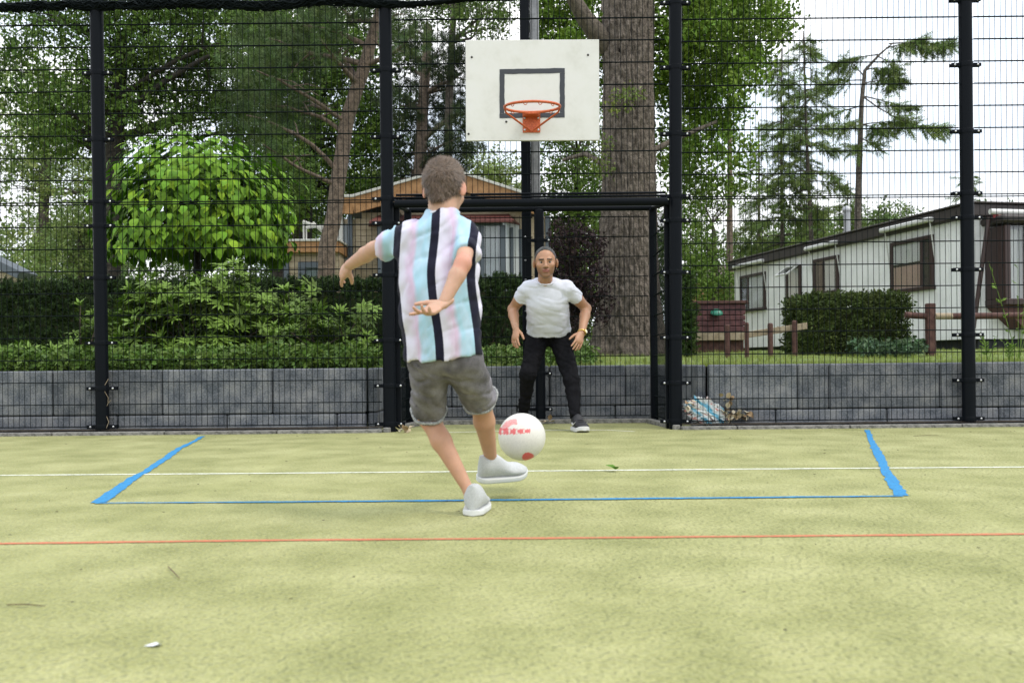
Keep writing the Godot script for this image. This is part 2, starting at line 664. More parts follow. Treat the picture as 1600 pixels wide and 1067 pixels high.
# a welded mesh panel in the plane through a and b: thin uprights joined, twin cross wires one by one
func wire_panel(parent: Node3D, a: Vector3, b: Vector3, y0: float, y1: float, first: float) -> void:
	var d := (b - a)
	var len := d.length()
	d /= len
	var s := d.cross(Vector3.UP)
	var m := MB.new()
	var count := int(len / 0.05)
	var start := (len - count * 0.05) * 0.5 + 0.025
	for k in count:
		var p := a + d * (start + 0.05 * k)
		m.tube([p + Vector3.UP * y0, p + Vector3.UP * y1], 0.0027, 4, false)
	var o := part("wire_panel", m.mesh(), M.wire, parent)
	stuff(o)
	var h := MB.new()
	for t in [-1.0, 1.0]:
		h.tube([s * 0.008 * t, s * 0.008 * t + d * len], 0.0044, 5, true)
	var hm := h.mesh()
	var y := first
	while y < y1 + 0.001:
		part("cross_wire", hm, M.wire, o, Transform3D(Basis.IDENTITY, a + Vector3.UP * y))
		y += 0.2


func clamp_mesh(reach: float) -> Array:
	var m := MB.new()
	m.lathe(Vector3(0, -0.021, 0), [[0.0565, 0.0], [0.0595, 0.003], [0.0595, 0.039], [0.0565, 0.042]], 20)
	for s in [-1.0, 1.0]:
		m.box(Vector3(s * (0.055 + reach * 0.5), 0, 0.012), Vector3(reach, 0.032, 0.007), 0.002)
		m.box(Vector3(s * (0.055 + reach * 0.5), 0, -0.02), Vector3(reach, 0.032, 0.007), 0.002)
	var b := MB.new()
	b.lathe(Vector3.ZERO, [[0.0, 0.007], [0.006, 0.0065], [0.0095, 0.003], [0.0105, 0.0], [0.0, -0.001]], 10, Basis(Vector3.RIGHT, PI / 2))
	return [m.mesh(), b.mesh()]


func post(parent: Node3D, at: Vector3, r: float, top: float, clamps: Array, sides := [-1.0, 1.0]) -> MeshInstance3D:
	var m := MB.new()
	m.lathe(Vector3.ZERO, [[r, -0.1], [r, 2.0], [r + 0.0005, 2.001], [r, 2.004], [r, top], [r * 0.8, top + 0.01], [0.0, top + 0.014]], 22)
	var o := part("post", m.mesh(), M.coat, parent)
	o.position = at
	var cm := clamp_mesh(0.075)
	for y: float in clamps:
		var k := part("clamp", cm[0], M.coat, o)
		k.position = Vector3(0, y, 0)
		k.scale = Vector3(r / 0.0565 + 0.02, 1, r / 0.0565 + 0.02)
		for s: float in sides:
			var b := part("bolt", cm[1], M.zinc, o)
			b.position = Vector3(s * (r + 0.045), y, 0.017)
	return o


func build_fence() -> void:
	var f := thing("mesh_fence", "tall black welded mesh ball court fence on round steel posts", "fence")
	var px := [-6.30, -3.6992, -1.1070, 1.4710, 4.1180, 6.75]
	var cl := [0.03, 0.375, 0.784, 1.372, 1.839, 2.058, 2.617, 3.216, 3.80]
	for k in px.size():
		var o := post(f, Vector3(px[k], 0, FENCE_Z), 0.058, 4.1, cl)
		o.rotation.z = [0.0, 0.005, 0.002, -0.009, 0.0, 0.0][k]
	for k in px.size() - 1:
		var a := Vector3(px[k] + 0.07, 0, FENCE_Z)
		var b := Vector3(px[k + 1] - 0.07, 0, FENCE_Z)
		if k != 2:
			wire_panel(f, a, b, 0.022, 2.035, 0.03)
		wire_panel(f, a, b, 2.01, 4.06, 2.05 if k != 2 else 2.07)
	# ball stop netting, bunched up and tied along the top of the fence
	var net := thing("rolled_net", "black ball stop net bunched up along the top left of the fence", "net")
	var rng := RandomNumberGenerator.new()
	rng.seed = 77
	var nz := FastNoiseLite.new()
	nz.seed = 5
	nz.frequency = 1.3
	var m := MB.new()
	var mm := MB.new()
	for s in 60:
		var pts := []
		var rad := rng.randf_range(0.005, 0.06)
		var ph := rng.randf() * TAU
		var x := -6.3
		var end := -0.25 + rng.randf_range(-0.9, 0.35)
		while x < end:
			var t := clampf((-0.2 - x) / 1.2, 0.15, 1.0)
			var a := ph + x * rng.randf_range(5.0, 6.0) + nz.get_noise_2d(x * 4.0, s * 9.0) * 4.0
			pts.append(Vector3(x, 3.845 - net_sag(x) + sin(a) * rad * 0.75 * t, FENCE_Z + 0.03 + absf(cos(a)) * rad))
			x += 0.05
		if s % 2 == 0:
			m.tube(pts, 0.005, 3, false)
		else:
			mm.tube(pts, 0.0085, 3, false)
	# loose loops of the netting hanging out of the bunch
	for s in 110:
		var x := rng.randf_range(-6.3, -0.3)
		var w := rng.randf_range(0.06, 0.3)
		var drop := rng.randf_range(0.02, 0.10)
		var pts := []
		for k in 9:
			var t := k / 8.0
			pts.append(Vector3(x + w * t + 0.02 * sin(k * 2.3 + s), 3.86 - net_sag(x) - sin(t * PI) * drop + 0.012 * sin(k * 1.9 + s), FENCE_Z + 0.05 + 0.02 * sin(k + s * 1.3)))
		m.tube(pts, 0.0022, 3, false)
	part("net_strand", m.mesh(), M.wire, net)
	part("net_roll", mm.mesh(), M.wire, net)
	stuff(net.get_child(0))
	stuff(net.get_child(1))
	var rope := MB.new()
	rope.tube([Vector3(-6.3, 3.895, FENCE_Z + 0.02), Vector3(px[1], 3.89, FENCE_Z + 0.02), Vector3(-2.4, 3.88, FENCE_Z + 0.02), Vector3(px[2], 3.90, FENCE_Z + 0.02), Vector3(px[3], 3.90, FENCE_Z + 0.02)], 0.006, 6)
	part("rope", rope.mesh(), M.wire, net)
	var net2 := thing("rolled_net", "short clump of black netting hanging at the top right fence post", "net")
	var m2 := MB.new()
	for s in 14:
		var pts := []
		var ph := rng.randf() * TAU
		for k in 14:
			var x := 3.55 + k * 0.042
			pts.append(Vector3(x, 3.865 + sin(ph + k * 0.9) * 0.03 - 0.04 * sin(k * 0.23), FENCE_Z + 0.03 + 0.02 * cos(ph + k)))
		m2.tube(pts, 0.004, 3, false)
	stuff(part("net_strand", m2.mesh(), M.wire, net2))


func net_sag(x: float) -> float:
	return 0.02 + 0.022 * absf(sin(x * 1.9)) + 0.012 * sin(x * 5.1)


func build_goal() -> void:
	var g := thing("goal_cage", "black steel goal cage with mesh sides recessed into the fence", "goal")
	var xl := -1.03
	var xr := 1.41
	# front crossbar and the rail under the upper panel
	var m := MB.new()
	m.tube([Vector3(-1.04, 2.005, FENCE_Z + 0.05), Vector3(1.405, 2.005, FENCE_Z + 0.05)], 0.037, 18)
	part("crossbar", m.mesh(), M.coat, g)
	for s in [[-1.03, -0.44, 2.088], [-0.36, 1.40, 2.088], [-1.03, 1.40, 2.062]]:
		var q := MB.new()
		q.tube([Vector3(s[0], s[2], FENCE_Z + 0.02), Vector3(s[1], s[2], FENCE_Z + 0.02)], 0.011, 8)
		part("clamp_rail", q.mesh(), M.coat, g)
	# back frame
	var bl := Vector3(xl - 0.005, 0, BACK_Z)
	var br := Vector3(xr + 0.02, 0, BACK_Z)
	var t := MB.new()
	t.tube([bl + Vector3.UP * 2.115, br + Vector3.UP * 2.115], 0.026, 12)
	part("top_rail", t.mesh(), M.coat, g)
	for x: float in [bl.x, br.x]:
		var r := MB.new()
		r.tube([Vector3(x, 2.115, BACK_Z), Vector3(x, 2.005, FENCE_Z)], 0.024, 10)
		part("top_rail", r.mesh(), M.coat, g)
	for x: float in [bl.x, br.x]:
		var p := MB.new()
		p.box(Vector3(0, 1.03, 0), Vector3(0.07, 2.16, 0.07), 0.006)
		part("back_post", p.mesh(), M.coat, g, Transform3D(Basis.IDENTITY, Vector3(x, 0, BACK_Z)))
	# square uprights just inside the round fence posts
	for x: float in [xl - 0.02, xr + 0.025]:
		var p := MB.new()
		p.box(Vector3(0, 1.0, 0), Vector3(0.075, 2.08, 0.06), 0.006)
		part("upright", p.mesh(), M.coat, g, Transform3D(Basis.IDENTITY, Vector3(x, 0, FENCE_Z - 0.085)))
	post(g, Vector3(0.285, 0, BACK_Z), 0.05, 2.1, [0.1, 0.46, 0.80, 1.36, 1.80], [1.0])
	wire_panel(g, bl + Vector3(0.05, 0, 0), Vector3(0.22, 0, BACK_Z), 0.03, 2.05, 0.03)
	wire_panel(g, Vector3(0.35, 0, BACK_Z), br - Vector3(0.05, 0, 0), 0.03, 2.05, 0.03)
	wire_panel(g, Vector3(xl - 0.02, 0, FENCE_Z - 0.12), bl + Vector3(0, 0, 0.05), 0.03, 2.0, 0.03)
	wire_panel(g, Vector3(xr + 0.025, 0, FENCE_Z - 0.12), br + Vector3(0, 0, 0.05), 0.03, 2.0, 0.03)


func build_hoop() -> void:
	# the pole stands behind the cage, turned on edge, and carries the board on two arms through the fence
	var p := thing("hoop_pole", "tall square dark steel basketball pole behind the goal cage", "pole")
	var at := Vector3(0.1619, 0, -9.9)
	var m := MB.new()
	m.box(Vector3(0, 2.6, 0), Vector3(0.098, 5.3, 0.12), 0.008)
	var shaft := part("shaft", m.mesh(), M.coat, p, Transform3D(Basis.IDENTITY, at))
	var gs := MB.new()
	gs.box(Vector3(0, 3.75, 0), Vector3(0.096, 3.2, 0.10), 0.01)
	part("lit_face_bar", gs.mesh(), grained(grain(256, 65, 0.02, 0.1, 0.4, Color(0.14, 0.145, 0.155), Color(0.19, 0.195, 0.205), Color(0.24, 0.245, 0.255)), 1.2, 0.5), p, Transform3D(Basis.IDENTITY, at + Vector3(0.100, 0, -0.02)))  # added grey bar: sky light on the pole's right face, put into colour
	var b := clamp_mesh(0.07)
	for y: float in [1.1, 1.42, 1.62, 1.86]:
		part("bolt", b[1], M.zinc, shaft, Transform3D(Basis.IDENTITY, Vector3(-0.015, y, 0.06)))
	for y: float in [2.95, 3.35]:
		var a := MB.new()
		a.box(Vector3(0, 0, 0), Vector3(0.06, 0.05, 1.27), 0.005)
		part("arm", a.mesh(), M.coat, p, Transform3D(Basis.IDENTITY, Vector3(at.x, y, -9.20)))
	var z := -8.52
	var c := Vector3(0.2047, 2.9854, -8.5200)
	var o := thing("backboard", "white basketball backboard with black target square and orange rim", "backboard")
	var tilt := Basis(Vector3.BACK, -0.0045)
	var bd := MB.new()
	bd.box(Vector3.ZERO, Vector3(1.185, 0.893, 0.03), 0.003)
	part("board", bd.mesh(), grained(grain(512, 61, 0.008, 0.05, 0.25, Color(0.565, 0.565, 0.525), Color(0.61, 0.61, 0.575), Color(0.63, 0.63, 0.60), 0.15, 0.7), 0.8, 0.55), o, Transform3D(tilt, c))
	var black := paint(0.032, 0.036, 0.045, 0.6)
	var nz := FastNoiseLite.new()
	nz.frequency = 9.0
	# target square: four strips of hand rolled paint
	var s := [Vector3(-0.0858, 3.1724, -8.5000), Vector3(0.4923, 3.1782, -8.5000), Vector3(0.4881, 2.7391, -8.5000), Vector3(-0.0900, 2.7389, -8.5000)]
	for k in 4:
		var q := MB.new()
		var a: Vector3 = s[k]
		var e: Vector3 = s[(k + 1) % 4]
		var d := (e - a).normalized()
		var inw := Vector3(-d.y, d.x, 0) * -1.0
		var w := 0.044
		if k % 2 == 1:
			a += d * w
			e -= d * w
		var rows := []
		var norms := []
		for j in 25:
			var t := j / 24.0
			var pp := a.lerp(e, t)
			pp.z = c.z + 0.0175
			var r1 := nz.get_noise_2d(pp.x + k * 5.0, pp.y) * 0.004
			var r2 := nz.get_noise_2d(pp.x + 9.0, pp.y + k) * 0.004
			rows.append(PackedVector3Array([pp + inw * r1, pp + inw * (w + r2)]))
			norms.append(PackedVector3Array([Vector3.BACK, Vector3.BACK]))
		q.grid(rows, norms, false)
		part("target_line", q.mesh(), black, o)
	# rim
	var orange := grained(grain(256, 63, 0.03, 0.1, 0.4, Color(0.30, 0.045, 0.012), Color(0.50, 0.095, 0.022), Color(0.58, 0.14, 0.04)), 6.0, 0.5)
	var rc := Vector3(c.x - 0.012, 2.745, c.z + 0.36)
	var ring := MB.new()
	var pts := []
	for k in 49:
		var a := TAU * k / 48.0
		pts.append(rc + Vector3(sin(a), -0.07 * cos(a), cos(a)) * 0.236)
	ring.tube(pts, 0.0115, 10, false)
	var rim := part("rim", ring.mesh(), orange, o)
	for k in 12:
		var a := TAU * (k + 0.5) / 12.0
		var h := MB.new()
		var loop := []
		var at2 := rc + Vector3(sin(a), -0.07 * cos(a), cos(a)) * 0.236
		var side := Vector3(cos(a), 0, -sin(a))
		for j in 7:
			var t := PI * j / 6.0
			loop.append(at2 + side * cos(t) * 0.016 + Vector3.DOWN * (0.008 + sin(t) * 0.018))
		h.tube(loop, 0.0032, 5)
		part("net_hook", h.mesh(), orange, rim)
	var pl := MB.new()
	pl.box(Vector3(0, 0, 0), Vector3(0.155, 0.185, 0.012), 0.002)
	part("mounting_plate", pl.mesh(), orange, o, Transform3D(tilt, Vector3(rc.x, 2.700, c.z + 0.022)))
	var shelf := MB.new()
	shelf.box(Vector3.ZERO, Vector3(0.15, 0.01, 0.125), 0.002)
	part("rim_bracket", shelf.mesh(), orange, o, Transform3D(Basis.IDENTITY, Vector3(rc.x, 2.749, c.z + 0.078)))
	for sx in [-1.0, 1.0]:
		var st := MB.new()
		st.tube([rc + Vector3(sx * 0.236, -0.005, 0.02), rc + Vector3(sx * 0.225, -0.03, -0.06), Vector3(rc.x + sx * 0.012, 2.622, c.z + 0.035)], 0.0085, 8)
		part("strut", st.mesh(), orange, o)
		for y: float in [2.63, 2.735]:
			part("bolt", b[1], M.zinc, o, Transform3D(Basis.IDENTITY, Vector3(rc.x + sx * 0.06, y, c.z + 0.03)))
	var dark := paint(0.05, 0.05, 0.05, 0.5, 0.6)
	for q: Vector3 in [Vector3(-0.3313, 3.2824, -8.5000), Vector3(0.7002, 3.2924, -8.5000), Vector3(-0.0308, 2.7072, -8.5000), Vector3(-0.3661, 2.6027, -8.5000)]:
		part("screw", b[1], dark, o, Transform3D(Basis.IDENTITY, Vector3(q.x, q.y, c.z + 0.016)))



# ---------------------------------------------------------------- chalet and mobile home

func boxed(called: String, parent: Node, mat: Material, a: Vector3, b: Vector3, bevel := 0.0) -> MeshInstance3D:
	var m := MB.new()
	m.box(Vector3.ZERO, (b - a).abs(), bevel)
	return part(called, m.mesh(), mat, parent, Transform3D(Basis.IDENTITY, (a + b) * 0.5))


func glass_mat() -> StandardMaterial3D:
	var g := StandardMaterial3D.new()
	g.transparency = BaseMaterial3D.TRANSPARENCY_ALPHA
	g.albedo_color = Color(0.35, 0.4, 0.42, 0.12)
	g.roughness = 0.04
	g.cull_mode = BaseMaterial3D.CULL_DISABLED
	return g


# hanging cloth with soft vertical pleats, x across and y up from its lower left corner
func curtain(w: float, h: float, pleat: float, sd: int) -> ArrayMesh:
	var m := MB.new()
	var rows := []
	var norms := []
	var nz := FastNoiseLite.new()
	nz.seed = sd
	nz.frequency = 1.5
	var n := maxi(12, int(w / pleat * 8.0))
	for r in 7:
		var row := PackedVector3Array()
		var nn := PackedVector3Array()
		for k in n + 1:
			var x := w * k / n
			var a := x / pleat * TAU + nz.get_noise_1d(x * 3.0) * 2.0
			row.append(Vector3(x, h * r / 6.0, sin(a) * 0.014))
			nn.append(Vector3(-cos(a) * 0.014 * TAU / pleat, 0, 1).normalized())
		rows.append(row)
		norms.append(nn)
	m.grid(rows, norms, false)
	return m.mesh()


func build_chalet() -> void:
	var glass := glass_mat()
	var tan := grained(grain(256, 501, 0.02, 0.1, 0.4, Color(0.27, 0.135, 0.050), Color(0.36, 0.19, 0.078), Color(0.42, 0.23, 0.10)), 1.0, 0.7)
	var beige := grained(grain(256, 505, 0.02, 0.1, 0.4, Color(0.37, 0.30, 0.20), Color(0.44, 0.36, 0.25), Color(0.49, 0.41, 0.30)), 1.0, 0.75)
	var trim := paint(0.55, 0.55, 0.51, 0.6)
	var slate := paint(0.085, 0.105, 0.125, 0.5)
	var maroon := paint(0.13, 0.035, 0.028, 0.6)
	var roofing := paint(0.06, 0.058, 0.055, 0.9)
	var cloth := paint(0.62, 0.66, 0.68, 0.9)
	cloth.cull_mode = BaseMaterial3D.CULL_DISABLED
	var dim := paint(0.16, 0.18, 0.19, 0.3)
	var zw := -20.0
	var h := thing("chalet", "beige boarded chalet with tan gable fascia and a wide bay window", "house", Vector3(-1.3, 0.75, -20.0))
	var home := Transform3D(Basis.IDENTITY, -h.position)
	var x0 := -3.5631
	var x1 := 0.7702
	var ap := Vector3(-1.2558, 4.5350, -20.0000)
	var el := Vector3(-3.2212, 3.9936, -20.0000)
	var er := Vector3(0.6450, 3.9035, -20.0000)
	# boards, each lapped a little over the one below
	var y := 0.80
	var k := 0
	while y < ap.y - 0.15:
		var m := MB.new()
		var g := 0.93 + 0.12 * fposmod(k * 0.618, 1.0)
		m.col = Color(g, g, g * 0.98)
		var xa := x0
		var xb := x1
		if y > el.y - 0.42:
			xa = maxf(x0, lerpf(el.x, ap.x, clampf((y + 0.42 - el.y) / (ap.y - el.y), 0, 1)))
			xb = minf(x1, lerpf(er.x, ap.x, clampf((y + 0.42 - er.y) / (ap.y - er.y), 0, 1)))
		if xb - xa > 0.1:
			m.box(Vector3((xa + xb) * 0.5, y + 0.059, zw - 0.02), Vector3(xb - xa, 0.117, 0.035), 0.007, Basis(Vector3.RIGHT, 0.07))
			part("board", m.mesh(), beige, h, home)
		y += 0.122
		k += 1
	var shell := MB.new()
	shell.box(Vector3((x0 + x1) * 0.5, 2.0, -24.6), Vector3(x1 - x0 - 0.02, 3.0, 9.0))
	part("wall", shell.mesh(), beige, h, home)
	# gable: fascia boards, pale trim and the roof slopes behind them
	var line := [Vector3(-3.5812, 3.9970, -20.0000), el, ap, er]
	for j in 3:
		var a: Vector3 = line[j]
		var b: Vector3 = line[j + 1]
		var d := b - a
		var rot := Basis(Vector3.BACK, atan2(d.y, d.x))
		var f := MB.new()
		f.box(Vector3.ZERO, Vector3(d.length() + 0.02, 0.34, 0.05), 0.006, rot)
		part("fascia", f.mesh(), tan, h, Transform3D(Basis.IDENTITY, (a + b) * 0.5 + Vector3(0, -0.19, 0.42 + 0.004 * j) - h.position))
		var t := MB.new()
		t.box(Vector3.ZERO, Vector3(d.length() + 0.03, 0.055, 0.09), 0.006, rot)
		part("trim", t.mesh(), trim, h, Transform3D(Basis.IDENTITY, (a + b) * 0.5 + Vector3(0, 0.0, 0.43 + 0.004 * j) - h.position))
		var s := MB.new()
		s.box(Vector3.ZERO, Vector3(d.length(), 0.10, 9.4), 0.0, rot)
		part("roof", s.mesh(), roofing, h, Transform3D(Basis.IDENTITY, (a + b) * 0.5 + Vector3(0, -0.04, -4.30 + 0.003 * j) - h.position))
	# corner boards
	boxed("corner_board", h, trim, Vector3(x0 - 0.06, 0.8, zw + 0.05) - h.position, Vector3(x0 + 0.07, 3.6498, zw - 0.05) - h.position, 0.006)
	boxed("corner_board", h, slate, Vector3(x1 - 0.05, 0.8, zw + 0.05) - h.position, Vector3(x1 + 0.05, 3.6090, zw - 0.05) - h.position, 0.006)
	# tall slim window by the left corner
	var nw := boxed("window_frame", h, slate, Vector3(-3.3898, 0.9, zw + 0.06) - h.position, Vector3(-3.2964, 3.6746, zw) - h.position, 0.006)
	boxed("pane", nw, dim, Vector3(-0.22, -1.2, -0.02), Vector3(-0.06, 1.2, 0.005))
	# bay window under a maroon lean-to roof
	var by0 := 1.45
	var by1: float = 3.4336
	var bz := -19.35
	var xs := [-2.6439, -1.9843, -1.2729, -0.6004, -0.1607]
	var bay := boxed("bay_window", h, slate, Vector3(xs[0], by0 - 0.14, bz) - h.position, Vector3(xs[4], by0, zw) - h.position, 0.01)
	var bo: Vector3 = bay.position + h.position
	boxed("head", bay, slate, Vector3(xs[0], by1 - 0.09, bz - 0.002) - bo, Vector3(xs[4], by1, zw) - bo, 0.01)
	for j in 5:
		boxed("mullion", bay, slate, Vector3(xs[j] - 0.055, by0, bz - 0.004) - bo, Vector3(xs[j] + 0.055, by1 - 0.09, bz - 0.10) - bo, 0.008)
		if j < 4:
			boxed("pane", bay, glass, Vector3(xs[j] + 0.055, by0, bz - 0.05) - bo, Vector3(xs[j + 1] - 0.055, by1 - 0.09, bz - 0.056) - bo)
			part("curtain", curtain(xs[j + 1] - xs[j] - 0.11, by1 - by0 - 0.09, 0.09, 5 + j), cloth, bay, Transform3D(Basis.IDENTITY, Vector3(xs[j] + 0.055, by0, bz - 0.13) - bo))
	# its slanting right cheek
	var cx: float = xs[4]
	var cr: float = 0.1944
	for j in 3:
		var t := j / 2.0
		boxed("mullion", bay, slate, Vector3(lerpf(cx, cr, t) - 0.04, by0, lerpf(bz - 0.09, zw + 0.02, t)) - bo, Vector3(lerpf(cx, cr, t) + 0.04, by1 - 0.09, lerpf(bz - 0.17, zw - 0.05, t)) - bo, 0.006)
	var cheek := MB.new()
	cheek.quad(Vector3(cx, by0, bz - 0.1), Vector3(cr, by0, zw + 0.01), Vector3(cr, by1, zw + 0.01), Vector3(cx, by1, bz - 0.1), Vector3(1, 0, 1))
	part("pane", cheek.mesh(), glass, bay, Transform3D(Basis.IDENTITY, -bo))
	var dark := MB.new()
	dark.quad(Vector3(cx, by0, bz - 0.2), Vector3(cr - 0.02, by0, zw + 0.005), Vector3(cr - 0.02, by1, zw + 0.005), Vector3(cx, by1, bz - 0.2), Vector3(1, 0, 1))
	part("curtain", dark.mesh(), cloth, bay, Transform3D(Basis.IDENTITY, -bo))
	var lid := MB.new()
	var l0 := Vector3(-2.8182, by1, bz + 0.16)
	var l1 := Vector3(0.0272, by1, bz + 0.16)
	var u0 := Vector3(-2.7436, by1 + 0.23, zw + 0.03)
	var u1 := Vector3(-0.0369, by1 + 0.23, zw + 0.03)
	lid.quad(l0, l1, u1, u0, Vector3(0, 1, 0.5))
	lid.quad(l0, l1, Vector3(0.2013, by1, zw), Vector3(-2.9720, by1, zw), Vector3.DOWN)
	lid.tri(l1, u1, Vector3(0.2013, by1, zw), Vector3(1, 0.4, 0.4))
	lid.tri(l0, u0, Vector3(-2.9720, by1, zw), Vector3(-1, 0.4, 0.4))
	lid.box((l0 + l1) * 0.5 + Vector3(0, -0.03, 0), Vector3(l1.x - l0.x + 0.02, 0.06, 0.04), 0.006)
	part("bay_roof", lid.mesh(), maroon, h, home)

	# --- flat roofed annexe
	var a := thing("annexe", "low flat roofed beige annexe left of the leaning pine trunk", "building", Vector3(-3.9724, 0.75, -19.2))
	var ah := Transform3D(Basis.IDENTITY, -a.position)
	var ax0 := -4.5274
	var ax1 := -3.4380
	var fy1 := 3.0085
	var fy0 := 2.7932
	y = 0.80
	k = 0
	while y < fy0 - 0.02:
		var m := MB.new()
		var g := 0.93 + 0.12 * fposmod(k * 0.618, 1.0)
		m.col = Color(g, g, g * 0.98)
		m.box(Vector3((ax0 + ax1) * 0.5, y + 0.059, -19.22), Vector3(ax1 - ax0, 0.117, 0.035), 0.007, Basis(Vector3.RIGHT, 0.07))
		part("board", m.mesh(), beige, a, ah)
		y += 0.122
		k += 1
	boxed("wall", a, beige, Vector3(ax0 + 0.01, 0.75, -19.24) - a.position, Vector3(ax1 - 0.01, fy0, -22.5) - a.position)
	boxed("fascia", a, tan, Vector3(ax0 - 0.05, fy0, -19.0) - a.position, Vector3(ax1 + 0.03, fy1, -22.5) - a.position, 0.006)
	boxed("trim", a, trim, Vector3(ax0 - 0.07, fy1 + 0.001, -18.97) - a.position, Vector3(ax1 + 0.05, fy1 + 0.045, -22.5) - a.position, 0.006)
	boxed("corner_board", a, slate, Vector3(ax0 - 0.03, 0.8, -19.16) - a.position, Vector3(ax0 + 0.08, fy0, -19.3) - a.position, 0.006)
	var wy1 := 2.6146
	var wx0 := -4.2511
	var wx1 := -3.5418
	var wf := boxed("window", a, slate, Vector3(wx0, wy1 - 0.12, -19.12) - a.position, Vector3(wx1, wy1, -19.19) - a.position, 0.006)
	var wo: Vector3 = wf.position + a.position
	boxed("frame", wf, slate, Vector3(wx0, 1.1, -19.12) - wo, Vector3(wx0 + 0.14, wy1 - 0.12, -19.19) - wo, 0.006)
	boxed("frame", wf, slate, Vector3(wx1 - 0.12, 1.1, -19.12) - wo, Vector3(wx1, wy1 - 0.12, -19.19) - wo, 0.006)
	boxed("pane", wf, glass, Vector3(wx0 + 0.14, 1.1, -19.150) - wo, Vector3(wx1 - 0.12, wy1 - 0.12, -19.156) - wo)
	boxed("blind", wf, paint(0.22, 0.27, 0.27, 0.8), Vector3(wx0 + 0.14, 1.1, -19.17) - wo, Vector3(wx1 - 0.12, wy1 - 0.12, -19.18) - wo)
	# white frame lying on the flat roof
	var fr := thing("roof_frame", "white bent tube frame lying on the flat annexe roof", "frame", Vector3(-4.0152, fy1, -20.3))
	for q in [[Vector3(-4.3971, 3.5954, -20.3000), Vector3(-4.0330, 3.4566, -20.3000), Vector3(-3.8185, 3.2380, -20.3000)], [Vector3(-4.3443, 3.4595, -20.3000), Vector3(-4.1409, 3.4982, -20.3000), Vector3(-3.7894, 3.4543, -20.3000)], [Vector3(-4.2564, 3.6106, -20.6000), Vector3(-4.0521, 3.4301, -20.6000), Vector3(-3.8600, 3.4008, -20.6000)]]:
		var m := MB.new()
		m.tube([q[0] - fr.position, q[1] - fr.position, q[2] - fr.position], 0.035, 8)
		part("tube", m.mesh(), trim, fr)
	for q: Vector3 in [Vector3(-4.3837, 3.5817, -20.3000), Vector3(-3.8185, 3.2380, -20.3000), Vector3(-4.3309, 3.4459, -20.3000)]:
		var m := MB.new()
		m.bar(q - fr.position, Vector3(q.x - fr.position.x, 0.046, q.z - fr.position.z), 0.02, 6)
		part("tube", m.mesh(), trim, fr)

	# --- roof corner of another house at the far left
	var n := thing("bungalow", "corner of a pale bungalow with dark roof edge at far left", "house", Vector3(-12.6208, 0.75, -24.0))
	boxed("wall", n, beige, Vector3(-14.5, 0.75, -24.0) - n.position, Vector3(-12.2513, 2.9666, -24.6) - n.position)
	var rm := MB.new()
	var r0 := Vector3(-13.7323, 3.6187, -24.0000)
	var r1 := Vector3(-12.2035, 2.8521, -24.0000)
	var rd := r1 - r0
	rm.box((r0 + r1) * 0.5 + Vector3(0, 0, -0.2), Vector3(rd.length(), 0.20, 0.9), 0.01, Basis(Vector3.BACK, atan2(rd.y, rd.x)))
	part("roof", rm.mesh(), slate, n, Transform3D(Basis.IDENTITY, -n.position))
	# --- brown roof behind the maroon shed
	var c := thing("cottage", "brown roofed cottage half hidden left of the mobile home", "house", Vector3(7.3916, 0.75, -34.0))
	boxed("wall", c, paint(0.30, 0.12, 0.05, 0.8), Vector3(7.0063, 0.75, -34.0) - c.position, Vector3(8.5250, 3.5423, -39.0) - c.position)
	var cm := MB.new()
	var ca := Vector3(6.7235, 3.5005, -33.7000)
	var cb := Vector3(8.5657, 3.4830, -33.7000)
	var cc := Vector3(7.6271, 4.2025, -36.5000)
	var cd := Vector3(9.0871, 4.1887, -36.5000)
	cm.quad(ca, cb, cd, cc, Vector3(0, 1, 0.5))
	cm.quad(ca + Vector3(0, -0.1, 0), cb + Vector3(0, -0.1, 0), cb, ca, Vector3.BACK)
	cm.quad(ca + Vector3(0, -0.1, 0), cb + Vector3(0, -0.1, 0), cd + Vector3(0, -0.1, 0), cc + Vector3(0, -0.1, 0), Vector3.DOWN)
	part("roof", cm.mesh(), paint(0.10, 0.065, 0.06, 0.9), c, Transform3D(Basis.IDENTITY, -c.position))


